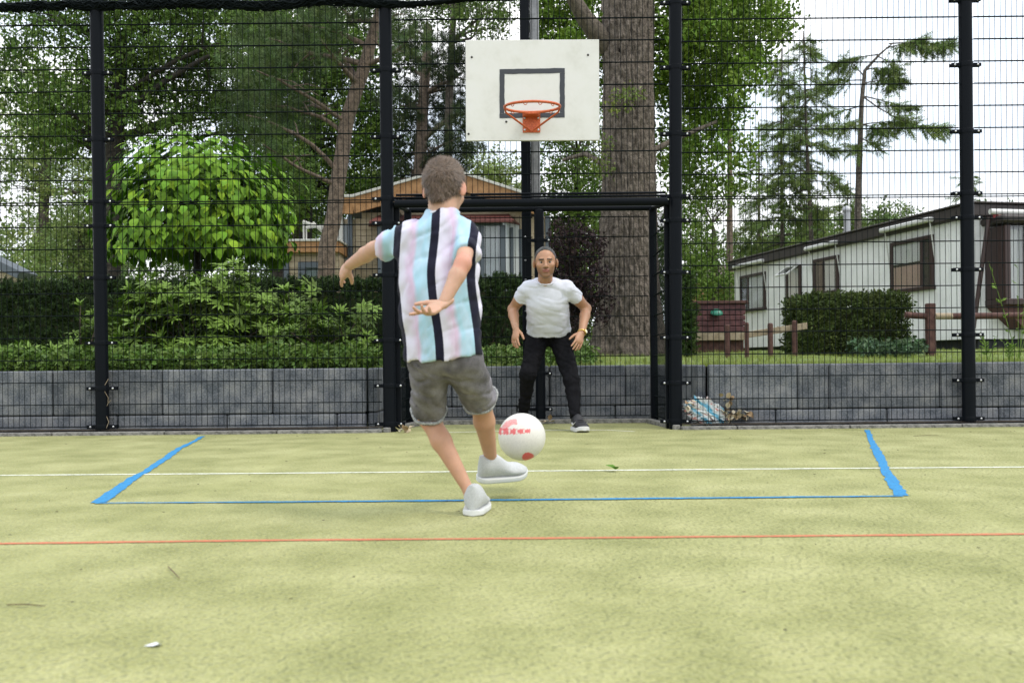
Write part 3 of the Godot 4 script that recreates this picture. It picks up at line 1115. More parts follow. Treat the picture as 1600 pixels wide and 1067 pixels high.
func build_trailer() -> void:
	var o := Vector3(7.5108, 0.0, -15.6000)
	var d := Vector3(-0.19996, 0.0, -0.97980)
	var nrm := Vector3(d.z, 0, -d.x)
	var e := Vector3(-d.z, 0, d.x)
	var bs := Basis(-d, Vector3.UP, nrm)
	var t := thing("mobile_home", "long white mobile home with brown windows and dark roof edge", "mobile home", Vector3(o.x, 0.72, o.z))
	var len := 9.05
	var y0 := 0.88
	var y1 := 2.86
	var white := grained(grain(256, 601, 0.01, 0.06, 0.3, Color(0.76, 0.765, 0.77), Color(0.83, 0.835, 0.845), Color(0.86, 0.86, 0.87)), 0.8, 0.5)
	var brown := paint(0.030, 0.013, 0.011, 0.45)
	var darkroof := paint(0.030, 0.022, 0.020, 0.6)
	var cassette := paint(0.62, 0.62, 0.60, 0.5)
	var lace := paint(0.78, 0.78, 0.77, 0.9)
	lace.cull_mode = BaseMaterial3D.CULL_DISABLED
	var pink := paint(0.62, 0.44, 0.36, 0.9)
	pink.cull_mode = BaseMaterial3D.CULL_DISABLED
	var glass := glass_mat()
	var dark_room_brown := grained(grain(128, 607, 0.03, 0.1, 0.4, Color(0.045, 0.020, 0.015), Color(0.07, 0.034, 0.026), Color(0.10, 0.052, 0.04)), 2.0, 0.6)  # dark brown that paints the unlit room behind the window glass
	var base := t.position
	# shell
	var core := MB.new()
	core.box(o + d * len * 0.5 + e * 1.5 + Vector3(0, (y0 + y1) * 0.5, 0) - base, Vector3(len - 0.06, y1 - y0 - 0.02, 2.94), 0.0, Basis(d, Vector3.UP, -e))
	part("shell", core.mesh(), cassette, t)
	# upright cladding sheets along the side, sharing one mesh
	var sheet := MB.new()
	sheet.box(Vector3.ZERO, Vector3(0.262, y1 - y0, 0.03), 0.006)
	var sm := sheet.mesh()
	for k in 33:
		part("cladding_sheet", sm, white, t, Transform3D(bs, o + d * (0.16 + 0.2725 * k) + nrm * 0.012 + Vector3(0, (y0 + y1) * 0.5, 0) - base))
	var be := Basis(e, Vector3.UP, -d)
	for k in 11:
		part("cladding_sheet", sm, white, t, Transform3D(be, o + e * (0.15 + 0.2725 * k) - d * 0.012 + Vector3(0, (y0 + y1) * 0.5, 0) - base))
	var cb := MB.new()
	cb.box(Vector3.ZERO, Vector3(0.07, y1 - y0, 0.07), 0.008, bs)
	part("corner_trim", cb.mesh(), cassette, t, Transform3D(Basis.IDENTITY, o + Vector3(0, (y0 + y1) * 0.5, 0) - base))
	# roof with its dark edge
	var rf := MB.new()
	rf.box(Vector3.ZERO, Vector3(len + 0.25, 0.21, 3.3), 0.02, bs)
	var roof := part("roof", rf.mesh(), darkroof, t, Transform3D(Basis.IDENTITY, o + d * len * 0.5 + e * 1.52 + Vector3(0, 2.965, 0) - base))
	var cap := MB.new()
	cap.box(Vector3.ZERO, Vector3(len + 0.32, 0.03, 3.36), 0.008, bs)
	part("roof_cap", cap.mesh(), paint(0.055, 0.045, 0.042, 0.7), roof, Transform3D(Basis.IDENTITY, Vector3(0, 0.121, 0)))
	# flue
	var fl := MB.new()
	var fp := Vector3(7.7161, 3.7443, -22.0000) - base
	fp.y = 3.05 - base.y
	fl.lathe(fp, [[0.075, 0.0], [0.075, 0.90], [0.10, 0.91], [0.10, 0.99], [0.0, 1.05]], 14)
	part("flue", fl.mesh(), paint(0.35, 0.36, 0.37, 0.5, 0.5), t)
	# dark skirt
	var sk := MB.new()
	sk.box(Vector3.ZERO, Vector3(len - 0.1, 0.4, 2.8), 0.0, bs)
	part("skirt", sk.mesh(), paint(0.02, 0.022, 0.025, 0.8), t, Transform3D(Basis.IDENTITY, o + d * len * 0.5 + e * 1.52 + Vector3(0, 0.70, 0) - base))
	# windows on the side: [far lower corner, near upper corner, mullion share, curtain, shutter box above]
	for q in [[Vector2(8.5931, 1.7701), Vector2(7.2534, 2.6682), 0.33, 0, 1], [Vector2(6.2023, 1.9039), Vector2(5.5484, 2.6611), 0.0, 0, 0], [Vector2(4.9854, 1.9345), Vector2(4.0031, 2.6989), 0.42, 0, 1], [Vector2(2.1868, 1.7746), Vector2(0.9395, 2.7094), 0.75, 1, 1]]:
		var u0: float = -maxf(q[0].x, q[1].x)
		var u1: float = -minf(q[0].x, q[1].x)
		var v0: float = minf(q[0].y, q[1].y)
		var v1: float = maxf(q[0].y, q[1].y)
		var w := MB.new()
		w.box(Vector3((u0 + u1) * 0.5, v0 + 0.025, 0.055), Vector3(u1 - u0 + 0.06, 0.07, 0.09), 0.008)
		var win := part("window", w.mesh(), brown, t, Transform3D(bs, o - base))
		for fx in [[u0, u0 + 0.08, v0 + 0.06, v1], [u1 - 0.08, u1, v0 + 0.06, v1], [u0 + 0.08, u1 - 0.08, v1 - 0.07, v1]]:
			var f := MB.new()
			f.box(Vector3((fx[0] + fx[1]) * 0.5, (fx[2] + fx[3]) * 0.5, 0.05), Vector3(fx[1] - fx[0], fx[3] - fx[2], 0.06), 0.006)
			part("frame", f.mesh(), brown, win)
		if q[2] > 0.0:
			var mu := lerpf(u0, u1, q[2])
			var f := MB.new()
			f.box(Vector3(mu, (v0 + v1) * 0.5, 0.05), Vector3(0.07, v1 - v0 - 0.14, 0.055), 0.006)
			part("frame", f.mesh(), brown, win)
		var p := MB.new()
		p.box(Vector3((u0 + u1) * 0.5, (v0 + v1) * 0.5, 0.062), Vector3(u1 - u0 - 0.16, v1 - v0 - 0.12, 0.005))
		part("pane", p.mesh(), glass, win)
		var split: float = lerpf(v0, v1, 0.5) if q[3] == 1 else v0
		if q[3] == 1:
			part("curtain", curtain((u1 - u0) * 0.75 - 0.08, split - v0 - 0.05, 0.08, 3), pink, win, Transform3D(Basis.IDENTITY, Vector3(u0 + 0.08, v0 + 0.05, 0.042)))
		var ca := u0 + 0.08
		var cz := u1 - 0.08
		if q[2] > 0.5:
			cz = lerpf(u0, u1, q[2])
		elif q[2] > 0.0:
			ca = lerpf(u0, u1, q[2])
		part("curtain", curtain(cz - ca, v1 - split - 0.10, 0.09, 4), lace, win, Transform3D(Basis.IDENTITY, Vector3(ca, split + 0.05, 0.043)))
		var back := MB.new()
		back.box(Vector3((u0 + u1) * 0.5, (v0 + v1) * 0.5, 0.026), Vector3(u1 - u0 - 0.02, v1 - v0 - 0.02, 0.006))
		part("dark_room_backing", back.mesh(), dark_room_brown, win)  # sheet behind the curtains; its dark colour stands in for room shade
		if q[4] == 1:
			var cs := MB.new()
			cs.box(Vector3((u0 + u1) * 0.5, v1 + 0.24, 0.16), Vector3(u1 - u0 + 0.25, 0.08, 0.13), 0.02)
			part("awning_box", cs.mesh(), cassette, t, Transform3D(bs, o - base))
			for s in [u0 - 0.04, u1 + 0.04]:
				var arm := MB.new()
				arm.bar(Vector3(s, v1 + 0.2, 0.14), Vector3(s, (v0 + v1) * 0.5, 0.045), 0.012, 6)
				part("awning_arm", arm.mesh(), cassette, t, Transform3D(bs, o - base))
	# the small top light that stands open
	var ow := Vector2(5.8629, 2.6789)
	var op := MB.new()
	op.box(Vector3(0, -0.17, 0), Vector3(0.50, 0.34, 0.025), 0.006)
	var open_light := part("open_light", op.mesh(), glass, t, Transform3D(bs * Basis(Vector3.RIGHT, -0.95), o + d * ow.x + nrm * 0.09 + Vector3(0, ow.y - 0.03, 0) - base))
	for s in [-1.0, 1.0]:
		boxed("frame", open_light, cassette, Vector3(s * 0.25 - 0.02, -0.34, -0.016), Vector3(s * 0.25 + 0.02, 0.0, 0.016), 0.004)
		boxed("frame", open_light, cassette, Vector3(-0.23, -0.17 + s * 0.17 - 0.02, -0.017), Vector3(0.23, -0.17 + s * 0.17 + 0.02, 0.017), 0.004)
	# bay window on the end wall
	var ex := 0.20
	var bw := 1.9
	var bv0 := 1.46
	var bv1 := 2.72
	var bb := MB.new()
	bb.box(Vector3(ex + bw * 0.5, bv0, 0.26), Vector3(bw, 0.10, 0.52), 0.01)
	var bay := part("bay_window", bb.mesh(), brown, t, Transform3D(be, o - base))
	for x: float in [0.0, 0.42, 0.95, 1.45, 1.9]:
		var f := MB.new()
		f.box(Vector3(ex + clampf(x, 0.05, 1.85), (bv0 + bv1) * 0.5, 0.47), Vector3(0.10, bv1 - bv0 - 0.1, 0.08), 0.008)
		part("frame", f.mesh(), brown, bay)
	for s in [0.06, 0.42, 0.95, 1.45]:
		part("curtain", curtain(0.42, bv1 - bv0 - 0.15, 0.08, 9), pink if s != 0.06 else lace, bay, Transform3D(Basis.IDENTITY, Vector3(ex + s, bv0 + 0.05, 0.36)))
	var bp := MB.new()
	bp.box(Vector3(ex + bw * 0.5, (bv0 + bv1) * 0.5, 0.475), Vector3(bw - 0.12, bv1 - bv0 - 0.1, 0.005))
	part("pane", bp.mesh(), glass, bay)
	var sd := MB.new()
	sd.box(Vector3(ex + 0.03, (bv0 + bv1) * 0.5, 0.22), Vector3(0.05, bv1 - bv0 - 0.1, 0.40), 0.006)
	part("frame", sd.mesh(), brown, bay)
	var hd := MB.new()
	hd.box(Vector3(ex + bw * 0.5, bv1 + 0.05, 0.27), Vector3(bw + 0.14, 0.12, 0.60), 0.03)
	part("hood", hd.mesh(), darkroof, bay)
	# tapering brown base of the bay
	var tp := MB.new()
	tp.plate(Vector3(0, 0, 0.02), Vector3.RIGHT, Vector3.UP, Vector3(0, 0, 0.36), PackedVector2Array([Vector2(ex, bv0 - 0.05), Vector2(ex + bw, bv0 - 0.05), Vector2(ex + bw - 0.45, bv0 - 0.42), Vector2(ex + 0.45, bv0 - 0.42)]))
	part("bay_base", tp.mesh(), paint(0.085, 0.025, 0.022, 0.6), bay)
	# red frilled edge of the rolled awning, and the leaning pole at the corner
	for k in 15:
		var fr := MB.new()
		fr.plate(Vector3.ZERO, Vector3.RIGHT, Vector3.UP, Vector3(0, 0, 0.012), PackedVector2Array([Vector2(0, 0), Vector2(0.095, 0), Vector2(0.085, -0.06), Vector2(0.0475, -0.085), Vector2(0.01, -0.06)]))
		part("awning_scallop", fr.mesh(), paint(0.20, 0.03, 0.03, 0.8) if k % 2 == 0 else pink, t, Transform3D(be, o + e * (0.10 + 0.1 * k) - d * 0.35 + Vector3(0, 2.86, 0) - base))
	var ab := MB.new()
	ab.bar(Vector3(0.05, 2.90, 0.36), Vector3(2.5, 2.90, 0.36), 0.045, 10)
	part("awning_roll", ab.mesh(), cassette, t, Transform3D(be, o - base))
	var pole := MB.new()
	pole.bar(Vector3(0.07, 2.82, 0.30), Vector3(-0.12, 1.05, 0.16), 0.035, 8)
	part("corner_pole", pole.mesh(), brown, t, Transform3D(be, o - base))



# ---------------------------------------------------------------- trees and shrubs

# one leaf as a folded blade: len along y, two to six triangles
func leaf_into(m: MB, at: Vector3, b: Basis, len: float, wid: float, fine := false) -> void:
	var p0 := at
	var tip := at + b * Vector3(0, len, -0.10 * len)
	var fold := 0.18 * wid
	var n := b * Vector3(0, 0.1, 1)
	if not fine:
		var l := at + b * Vector3(-wid * 0.5, len * 0.5, fold)
		var r := at + b * Vector3(wid * 0.5, len * 0.5, fold)
		m.tri(p0, l, tip, n)
		m.tri(p0, tip, r, n)
		return
	var mid := at + b * Vector3(0, len * 0.55, 0.02 * len)
	for s in [-1.0, 1.0]:
		var a := at + b * Vector3(s * wid * 0.42, len * 0.22, fold)
		var c := at + b * Vector3(s * wid * 0.5, len * 0.52, fold)
		var e := at + b * Vector3(s * wid * 0.27, len * 0.80, fold * 0.4 - 0.05 * len)
		m.tri(p0, a, mid, n)
		m.tri(a, c, mid, n)
		m.tri(c, e, mid, n)
		m.tri(e, tip, mid, n)


# a twig with leaves along it
func leaf_spray(count: int, reach: float, len: float, wid: float, sd: int, fine := false) -> ArrayMesh:
	var rng := RandomNumberGenerator.new()
	rng.seed = sd
	var m := MB.new()
	for k in count:
		var t := (k + 0.5) / count
		var d := Vector3(rng.randf_range(-1, 1), rng.randf_range(-0.2, 0.9), rng.randf_range(-1, 1)).normalized()
		var at := Vector3(0, reach * t, 0) + d * reach * 0.35 * rng.randf()
		var s := rng.randf_range(0.7, 1.2)
		var g := rng.randf_range(0.8, 1.2)
		m.col = Color(g, g, g * 0.95)
		leaf_into(m, at, along(d, rng.randf() * TAU), len * s, wid * s, fine)
	return m.mesh()


# a conifer twig: thin needles round a stem that droops
func needle_spray(count: int, reach: float, len: float, wid: float, sd: int, round_about := 1.0) -> ArrayMesh:
	var rng := RandomNumberGenerator.new()
	rng.seed = sd
	var m := MB.new()
	for k in count:
		var t := rng.randf()
		var a := rng.randf() * TAU
		var d := Vector3(cos(a), rng.randf_range(0.2, 1.0), sin(a) * round_about).normalized()
		var at := Vector3(0, reach * t, 0)
		var s := len * rng.randf_range(0.7, 1.2) * (1.1 - 0.5 * t)
		var side := d.cross(Vector3(rng.randf(), rng.randf(), rng.randf())).normalized() * wid
		var g := rng.randf_range(0.75, 1.25)
		m.col = Color(g, g, g)
		m.tri(at - side, at + side, at + d * s, Vector3.UP)
	return m.mesh()


func tint(rng: RandomNumberGenerator, c: Color, spread := 0.25) -> Color:
	var t := 1.0 + rng.randf_range(-spread, spread)
	return Color(c.r * t * rng.randf_range(0.88, 1.12), c.g * t, c.b * t * rng.randf_range(0.85, 1.15))


# leaf clumps: each [centre, radius]; twigs are thrown over and into each clump
func crown(tree: Node3D, clumps: Array, per: float, spray: Mesh, mat: Material, c: Color, sd: int, flat := 0.75, size := 1.0) -> void:
	var rng := RandomNumberGenerator.new()
	rng.seed = sd
	var xs: Array[Transform3D] = []
	var cs := PackedColorArray()
	var at := tree.position
	for q in clumps:
		var r: float = q[1] * 0.9
		var own := rng.randf_range(0.8, 1.2)
		for k in int(per * r * r):
			var d := Vector3(rng.randfn(), rng.randfn(), rng.randfn()).normalized()
			var t := pow(rng.randf(), 0.45)
			var p: Vector3 = q[0] + d * Vector3(r, r * flat, r) * t
			var up := (d + Vector3(0, 0.15, 0) + Vector3(rng.randf_range(-0.7, 0.7), rng.randf_range(-0.7, 0.5), rng.randf_range(-0.7, 0.7))).normalized()
			var b := along(up, rng.randf() * TAU).scaled(Vector3.ONE * size * rng.randf_range(0.7, 1.25))
			xs.append(Transform3D(b, p - at))
			cs.append(tint(rng, c * own, 0.22))
	scatter("crown", spray, mat, xs, cs, tree)


func bark(sd: int, dark: Color, pale: Color, scale := 1.2) -> StandardMaterial3D:
	return grained(grain(256, sd, 0.03, 0.12, 0.45, dark, dark.lerp(pale, 0.45), pale, 0.3, 0.72), scale, 0.95, relief(256, sd + 1, 0.07, 5.0), 1.0)


# trunk and limbs reaching from it to some of the clumps
func trunk(tree: Node3D, path: Array, radii: Array, mat: Material, clumps: Array, sd: int, limb_r := 0.06) -> void:
	var rng := RandomNumberGenerator.new()
	rng.seed = sd
	var at := tree.position
	var nz := FastNoiseLite.new()
	nz.seed = sd
	var pts := []
	var rr := []
	for k in path.size() - 1:
		for j in 6:
			var t := j / 6.0
			pts.append((path[k] as Vector3).lerp(path[k + 1], t) - at + Vector3(nz.get_noise_2d(k * 30 + j * 6, 0), 0, nz.get_noise_2d(k * 30 + j * 6, 50)) * 0.10)
			rr.append(lerpf(radii[k], radii[k + 1], t))
	pts.append(path[-1] - at)
	rr.append(radii[-1])
	var m := MB.new()
	m.tube(pts, rr, 14, true, 0.25, nz)
	part("trunk", m.mesh(), mat, tree)
	for k in clumps.size():
		var c: Vector3 = clumps[k][0] - at
		var i := 0
		var best := 1e9
		for j in pts.size():
			var dd: float = (pts[j] - c).length() + absf((c.y - pts[j].y) - 0.35 * Vector2(c.x - pts[j].x, c.z - pts[j].z).length())
			if dd < best:
				best = dd
				i = j
		var s: Vector3 = pts[i]
		var r0 := minf(rr[i] * 0.55, limb_r * rng.randf_range(0.8, 1.4))
		var bend := Vector3(rng.randf_range(-0.2, 0.2), rng.randf_range(-0.1, 0.35), rng.randf_range(-0.2, 0.2)) * s.distance_to(c) * 0.6
		var lp := []
		var lr := []
		for j in 8:
			var t := j / 7.0
			lp.append(s.lerp(c, t) + bend * sin(t * PI) + Vector3(nz.get_noise_2d(j * 9.0, k * 20.0), nz.get_noise_2d(j * 9.0, k * 20.0 + 300.0), 0) * 0.12 * sin(t * PI))
			lr.append(lerpf(r0, 0.012, t))
		var lm := MB.new()
		lm.tube(lp, lr, 7, true)
		part("limb", lm.mesh(), mat, tree)
		for j in 3:
			var t0: int = 3 + j
			var tw := MB.new()
			var e: Vector3 = lp[t0] + Vector3(rng.randf_range(-1, 1), rng.randf_range(-0.4, 0.9), rng.randf_range(-1, 1)).normalized() * float(clumps[k][1]) * 0.9
			tw.tube([lp[t0], (lp[t0] as Vector3).lerp(e, 0.5) + Vector3(0, 0.06, 0), e], [lr[t0] * 0.6, lr[t0] * 0.4, 0.006], 5, true)
			part("twig", tw.mesh(), mat, tree)


# spruce or larch: bare trunk below, sagging boughs above, thinning to the top
func conifer(label: String, group: String, foot: Vector3, top: Vector3, r: float, first: float, reach: float, spray: Mesh, needle: Material, c: Color, wood: Material, sd: int, thin := 1.0, sprays := 9) -> Node3D:
	var rng := RandomNumberGenerator.new()
	rng.seed = sd
	var t := thing("conifer_tree", label, "tree", foot, group)
	var h := top.y - foot.y
	var m := MB.new()
	var path := []
	var rr := []
	for k in 17:
		var u := k / 16.0
		path.append((top - foot) * u + Vector3(sin(u * 7.0 + sd) * 0.05, 0, 0) * h * 0.03)
		rr.append(lerpf(r, 0.02, pow(u, 0.9)))
	m.tube(path, rr, 10)
	part("trunk", m.mesh(), wood, t)
	var xs: Array[Transform3D] = []
	var cs := PackedColorArray()
	var bm := MB.new()
	var y := first
	while y < 0.985:
		var n := 3 + rng.randi() % 3
		for k in n:
			if rng.randf() > thin:
				continue
			var a := rng.randf() * TAU
			var len := reach * (1.02 - pow(y, 1.4)) * rng.randf_range(0.5, 1.15) + 0.12
			var o := Vector3(cos(a), 0, sin(a))
			var s: Vector3 = (top - foot) * y
			bough(bm, xs, cs, rng, s, o, len, rng.randf_range(-0.05, 0.3), rng.randf_range(0.25, 0.6), c, sprays)
		y += rng.randf_range(0.022, 0.045)
	stuff(part("bough", bm.mesh(), wood, t))
	scatter("crown", spray, needle, xs, cs, t)
	return t


func bough(bm: MB, xs: Array[Transform3D], cs: PackedColorArray, rng: RandomNumberGenerator, s: Vector3, o: Vector3, len: float, rise: float, sag: float, c: Color, sprays: int) -> void:
	var bp := []
	for j in 6:
		var q := j / 5.0
		bp.append(s + o * len * q + Vector3(0, len * (rise * q - sag * q * q), 0))
	bm.tube(bp, [0.022, 0.018, 0.014, 0.010, 0.007, 0.004], 4)
	var side := o.cross(Vector3.UP)
	for j in int(sprays * maxf(len, 0.4)):
		var q := sqrt(rng.randf_range(0.06, 1.0))
		var i := mini(4, int(q * 5.0))
		var p: Vector3 = (bp[i] as Vector3).lerp(bp[i + 1], q * 5.0 - i)
		var out := (o * rng.randf_range(0.1, 0.8) + side * rng.randf_range(-1, 1) + Vector3(0, rng.randf_range(-0.75, 0.1), 0)).normalized()
		xs.append(Transform3D(along(out, rng.randf() * TAU).scaled(Vector3.ONE * rng.randf_range(0.7, 1.2) * (0.65 + 0.5 * sin(q * 2.6))), p))
		cs.append(tint(rng, c, 0.3))


func build_trees() -> void:
	var wood_grey := bark(401, Color(0.035, 0.028, 0.022), Color(0.15, 0.125, 0.10))
	var wood_pine := bark(405, Color(0.075, 0.056, 0.042), Color(0.24, 0.18, 0.135))
	var wood_dark := bark(409, Color(0.012, 0.010, 0.008), Color(0.06, 0.05, 0.04))
	var leaf := leafy(1, 1, 1, 0.3)
	leaf.backlight = lin(0.08, 0.14, 0.02)
	var leaf_pale := leafy(1, 1, 1, 0.3)
	leaf_pale.backlight = lin(0.12, 0.16, 0.05)
	var needle := leafy(1, 1, 1, 0.3)
	needle.backlight = lin(0.06, 0.09, 0.02)
	var oak_spray := leaf_spray(11, 0.26, 0.082, 0.046, 1)
	var mid_spray := leaf_spray(12, 0.34, 0.095, 0.055, 2)
	var far_spray := leaf_spray(13, 0.55, 0.15, 0.085, 3)
	var pine_tuft := needle_spray(34, 0.16, 0.16, 0.0055, 4)
	var twig_spray := needle_spray(48, 0.46, 0.13, 0.009, 5, 0.5)

	# --- the oak by the goal: furrowed trunk, root flare, a limb to the left
	var oak_at := Vector3(1.7627, 0.62, -14.6)
	var oak := thing("oak_tree", "massive oak with furrowed grey brown trunk standing behind the goal", "tree", oak_at)
	var nz := FastNoiseLite.new()
	nz.seed = 14
	nz.fractal_octaves = 3
	nz.frequency = 1.0
	var om := MB.new()
	var rows := []
	var norms := []
	for k in 250:
		var y := -0.1 + 7.2 * k / 249.0
		var row := PackedVector3Array()
		var nn := PackedVector3Array()
		for j in 150:
			var a := TAU * j / 150.0
			var o := Vector3(cos(a), 0, sin(a))
			var r := 0.415 - 0.010 * y + 0.20 * exp(-y * 1.7) + 0.16 * exp(-y * 4.5) * (0.5 + 0.5 * sin(a * 5.0 + 0.8))
			var ridge := nz.get_noise_3d(o.x * 9.0 + 0.6 * sin(y * 2.1), y * 1.5, o.z * 9.0)
			var fine := nz.get_noise_3d(o.x * 22.0, y * 7.0 + 40.0, o.z * 22.0)
			r += -absf(ridge) * 0.115 + fine * 0.030 + nz.get_noise_3d(o.x * 1.2, y * 0.4, o.z * 1.2) * 0.05 + 0.03
			row.append(o * r + Vector3(0.012 * y, y, 0))
			nn.append(o)
		rows.append(row)
		norms.append(nn)
	for k in range(1, 249):
		for j in 150:
			var du: Vector3 = rows[k + 1][j] - rows[k - 1][j]
			var dv: Vector3 = rows[k][(j + 1) % 150] - rows[k][(j + 149) % 150]
			var q := du.cross(dv).normalized()
			norms[k][j] = q if q.dot(norms[k][j]) > 0.0 else -q
	om.grid(rows, norms, true)
	var oak_bark := grained(grain(512, 421, 0.02, 0.1, 0.45, Color(0.045, 0.036, 0.028), Color(0.12, 0.098, 0.078), Color(0.22, 0.185, 0.15), 0.28, 0.75), 1.1, 0.95, relief(256, 422, 0.09, 5.0), 0.8)
	part("trunk", om.mesh(), oak_bark, oak)
	var limbs := [[Vector3(1.4864, 5.3900, -14.6000), Vector3(1.1449, 5.6755, -14.3000), Vector3(0.7995, 6.1316, -14.0000), 0.17], [Vector3(1.8567, 6.4573, -14.6000), Vector3(2.5586, 7.1379, -14.4000), Vector3(3.3337, 7.6010, -14.0000), 0.2], [Vector3(2.0884, 3.7512, -14.7000), Vector3(2.6158, 4.0381, -14.9000), Vector3(3.2789, 4.3553, -15.2000), 0.05], [Vector3(1.4789, 3.5610, -14.7000), Vector3(1.1731, 3.8034, -14.9000), Vector3(0.8411, 3.7704, -15.2000), 0.05]]
	for q in limbs:
		var lm := MB.new()
		lm.tube([q[0] - oak_at, q[1] - oak_at, q[2] - oak_at], [q[3], q[3] * 0.8, q[3] * 0.5], 12, true, 0.3, nz)
		part("limb", lm.mesh(), oak_bark, oak)
	var oc := [[Vector3(0.8077, 6.2339, -16.1552), 0.5], [Vector3(1.0566, 5.4750, -15.1500), 0.42], [Vector3(0.7121, 5.9386, -17.0984), 0.35], [Vector3(1.3132, 5.1939, -15.2301), 0.3], [Vector3(0.9123, 6.5657, -16.0370), 0.5], [Vector3(1.5065, 6.6466, -16.7153), 0.35], [Vector3(2.7341, 5.8777, -14.9081), 0.6], [Vector3(3.6627, 6.6916, -16.8950), 0.65], [Vector3(4.0506, 6.3316, -15.7719), 0.5], [Vector3(3.0319, 5.4477, -15.4413), 0.6], [Vector3(4.0307, 6.0062, -17.0520), 0.5], [Vector3(2.4983, 5.5151, -15.0072), 0.4], [Vector3(3.0521, 5.0991, -16.4122), 0.5], [Vector3(3.5922, 4.9771, -16.3849), 0.5], [Vector3(3.6973, 5.0073, -15.0201), 0.3], [Vector3(3.4500, 4.5357, -17.0602), 0.5], [Vector3(3.6295, 3.9437, -15.4164), 0.25], [Vector3(2.7724, 4.0893, -15.8006), 0.4], [Vector3(3.2373, 3.7636, -16.8777), 0.36], [Vector3(3.5053, 3.4345, -14.9049), 0.22], [Vector3(4.6875, 6.5128, -16.7373), 0.28], [Vector3(2.7122, 5.2036, -16.0078), 0.4], [Vector3(2.9553, 6.6083, -15.2513), 0.7], [Vector3(2.3473, 7.6893, -17.0964), 0.8], [Vector3(3.9827, 5.6431, -15.1317), 0.3]]
	crown(oak, oc, 760.0, oak_spray, leaf, Color(0.145, 0.23, 0.034), 31, 0.8)
	var sprout := [[Vector3(1.6695, 4.3685, -14.0000), 0.14], [Vector3(1.8102, 4.4418, -14.0000), 0.1], [Vector3(1.3926, 3.6745, -14.1000), 0.12], [Vector3(1.2961, 3.4215, -14.1000), 0.13]]
	crown(oak, sprout, 900.0, oak_spray, leaf, Color(0.15, 0.19, 0.05), 32, 1.0, 0.7)

	# --- broad dark tree at the top left
	leafed("deciduous_tree", "tall dark green leafy tree filling the top left behind the fence", "trees beyond the court", Vector3(-9.0, 0.7, -21.5), [Vector3(-9.0818, 2.7551, -21.5000), Vector3(-8.9153, 5.1904, -21.5000), Vector3(-8.6744, 7.9117, -21.5000)], [0.24, 0.2, 0.1], wood_dark,
		[[Vector3(-8.8884, 7.8549, -21.3255), 1.1], [Vector3(-7.5919, 7.9760, -20.8951), 1.1], [Vector3(-6.9971, 8.4061, -22.5666), 1.1], [Vector3(-9.3176, 6.8383, -20.5319), 0.8], [Vector3(-8.6834, 7.0862, -21.8611), 1.1], [Vector3(-7.4699, 7.0966, -21.9355), 1.0], [Vector3(-9.7180, 6.1482, -20.4966), 0.7], [Vector3(-9.5652, 6.3185, -22.5443), 0.9], [Vector3(-10.3618, 5.9297, -20.9633), 0.6], [Vector3(-7.9512, 6.1197, -21.2472), 0.8], [Vector3(-6.7350, 7.2290, -22.4095), 1.0], [Vector3(-5.4470, 7.3777, -20.4114), 0.9], [Vector3(-5.4891, 6.9324, -22.1959), 0.8], [Vector3(-11.0700, 8.0993, -21.5623), 0.7], [Vector3(-10.7796, 6.9755, -20.7123), 0.6], [Vector3(-6.2733, 6.3764, -22.5995), 0.9], [Vector3(-4.7533, 7.8688, -20.6662), 0.9], [Vector3(-7.0137, 6.1372, -21.6301), 0.7], [Vector3(-10.1360, 5.8539, -22.1418), 0.5], [Vector3(-10.0049, 8.1058, -20.4233), 0.6], [Vector3(-10.0238, 8.7675, -22.4461), 0.6], [Vector3(-6.6994, 8.9153, -21.1814), 1.2], [Vector3(-8.6118, 8.8718, -21.0237), 1.2], [Vector3(-5.5051, 5.8987, -22.5209), 0.8], [Vector3(-4.8759, 4.5257, -20.4706), 0.8]], 320.0, mid_spray, leaf, Color(0.10, 0.165, 0.035), 41)
	# --- pale trees far behind it
	leafed("deciduous_tree", "pale green airy tree far behind the left fence post", "trees beyond the court", Vector3(-17.5, 0.7, -36.0), [Vector3(-17.8490, 4.0099, -36.0000), Vector3(-17.4480, 8.3264, -36.0000), Vector3(-17.6583, 11.4487, -36.0000)], [0.25, 0.2, 0.1], wood_grey,
		[[Vector3(-18.1651, 9.0762, -35.0850), 1.6], [Vector3(-17.9748, 8.5605, -37.0871), 1.5], [Vector3(-15.9485, 6.9900, -35.3117), 1.4], [Vector3(-18.6198, 7.3642, -35.9280), 1.2], [Vector3(-15.8671, 8.8468, -36.7945), 1.2], [Vector3(-17.6417, 5.0716, -34.9003), 1.0], [Vector3(-15.4055, 7.2537, -36.8274), 1.0], [Vector3(-16.4146, 10.2050, -35.8795), 1.4], [Vector3(-18.0511, 10.7879, -35.3503), 1.3]], 90.0, far_spray, leaf_pale, Color(0.19, 0.25, 0.085), 43)
	leafed("deciduous_tree", "rounded pale green tree between left fence post and globe tree", "trees beyond the court", Vector3(-14.0, 0.7, -32.0), [Vector3(-14.2658, 3.6131, -32.0000), Vector3(-14.2983, 4.6802, -32.0000), Vector3(-14.3349, 5.3206, -32.0000)], [0.15, 0.12, 0.08], wood_grey,
		[[Vector3(-14.6912, 4.6863, -32.0195), 1.0], [Vector3(-14.2498, 5.0974, -32.7285), 1.0], [Vector3(-14.5974, 4.0322, -30.9061), 0.9], [Vector3(-13.8856, 4.4571, -32.8847), 0.9], [Vector3(-14.1667, 4.1229, -31.7891), 1.0], [Vector3(-12.8408, 5.3285, -31.4263), 0.9], [Vector3(-16.2765, 4.0587, -33.0570), 0.8], [Vector3(-14.0176, 5.1757, -31.0149), 0.7]], 150.0, far_spray, leaf_pale, Color(0.16, 0.22, 0.07), 44, 0.75)
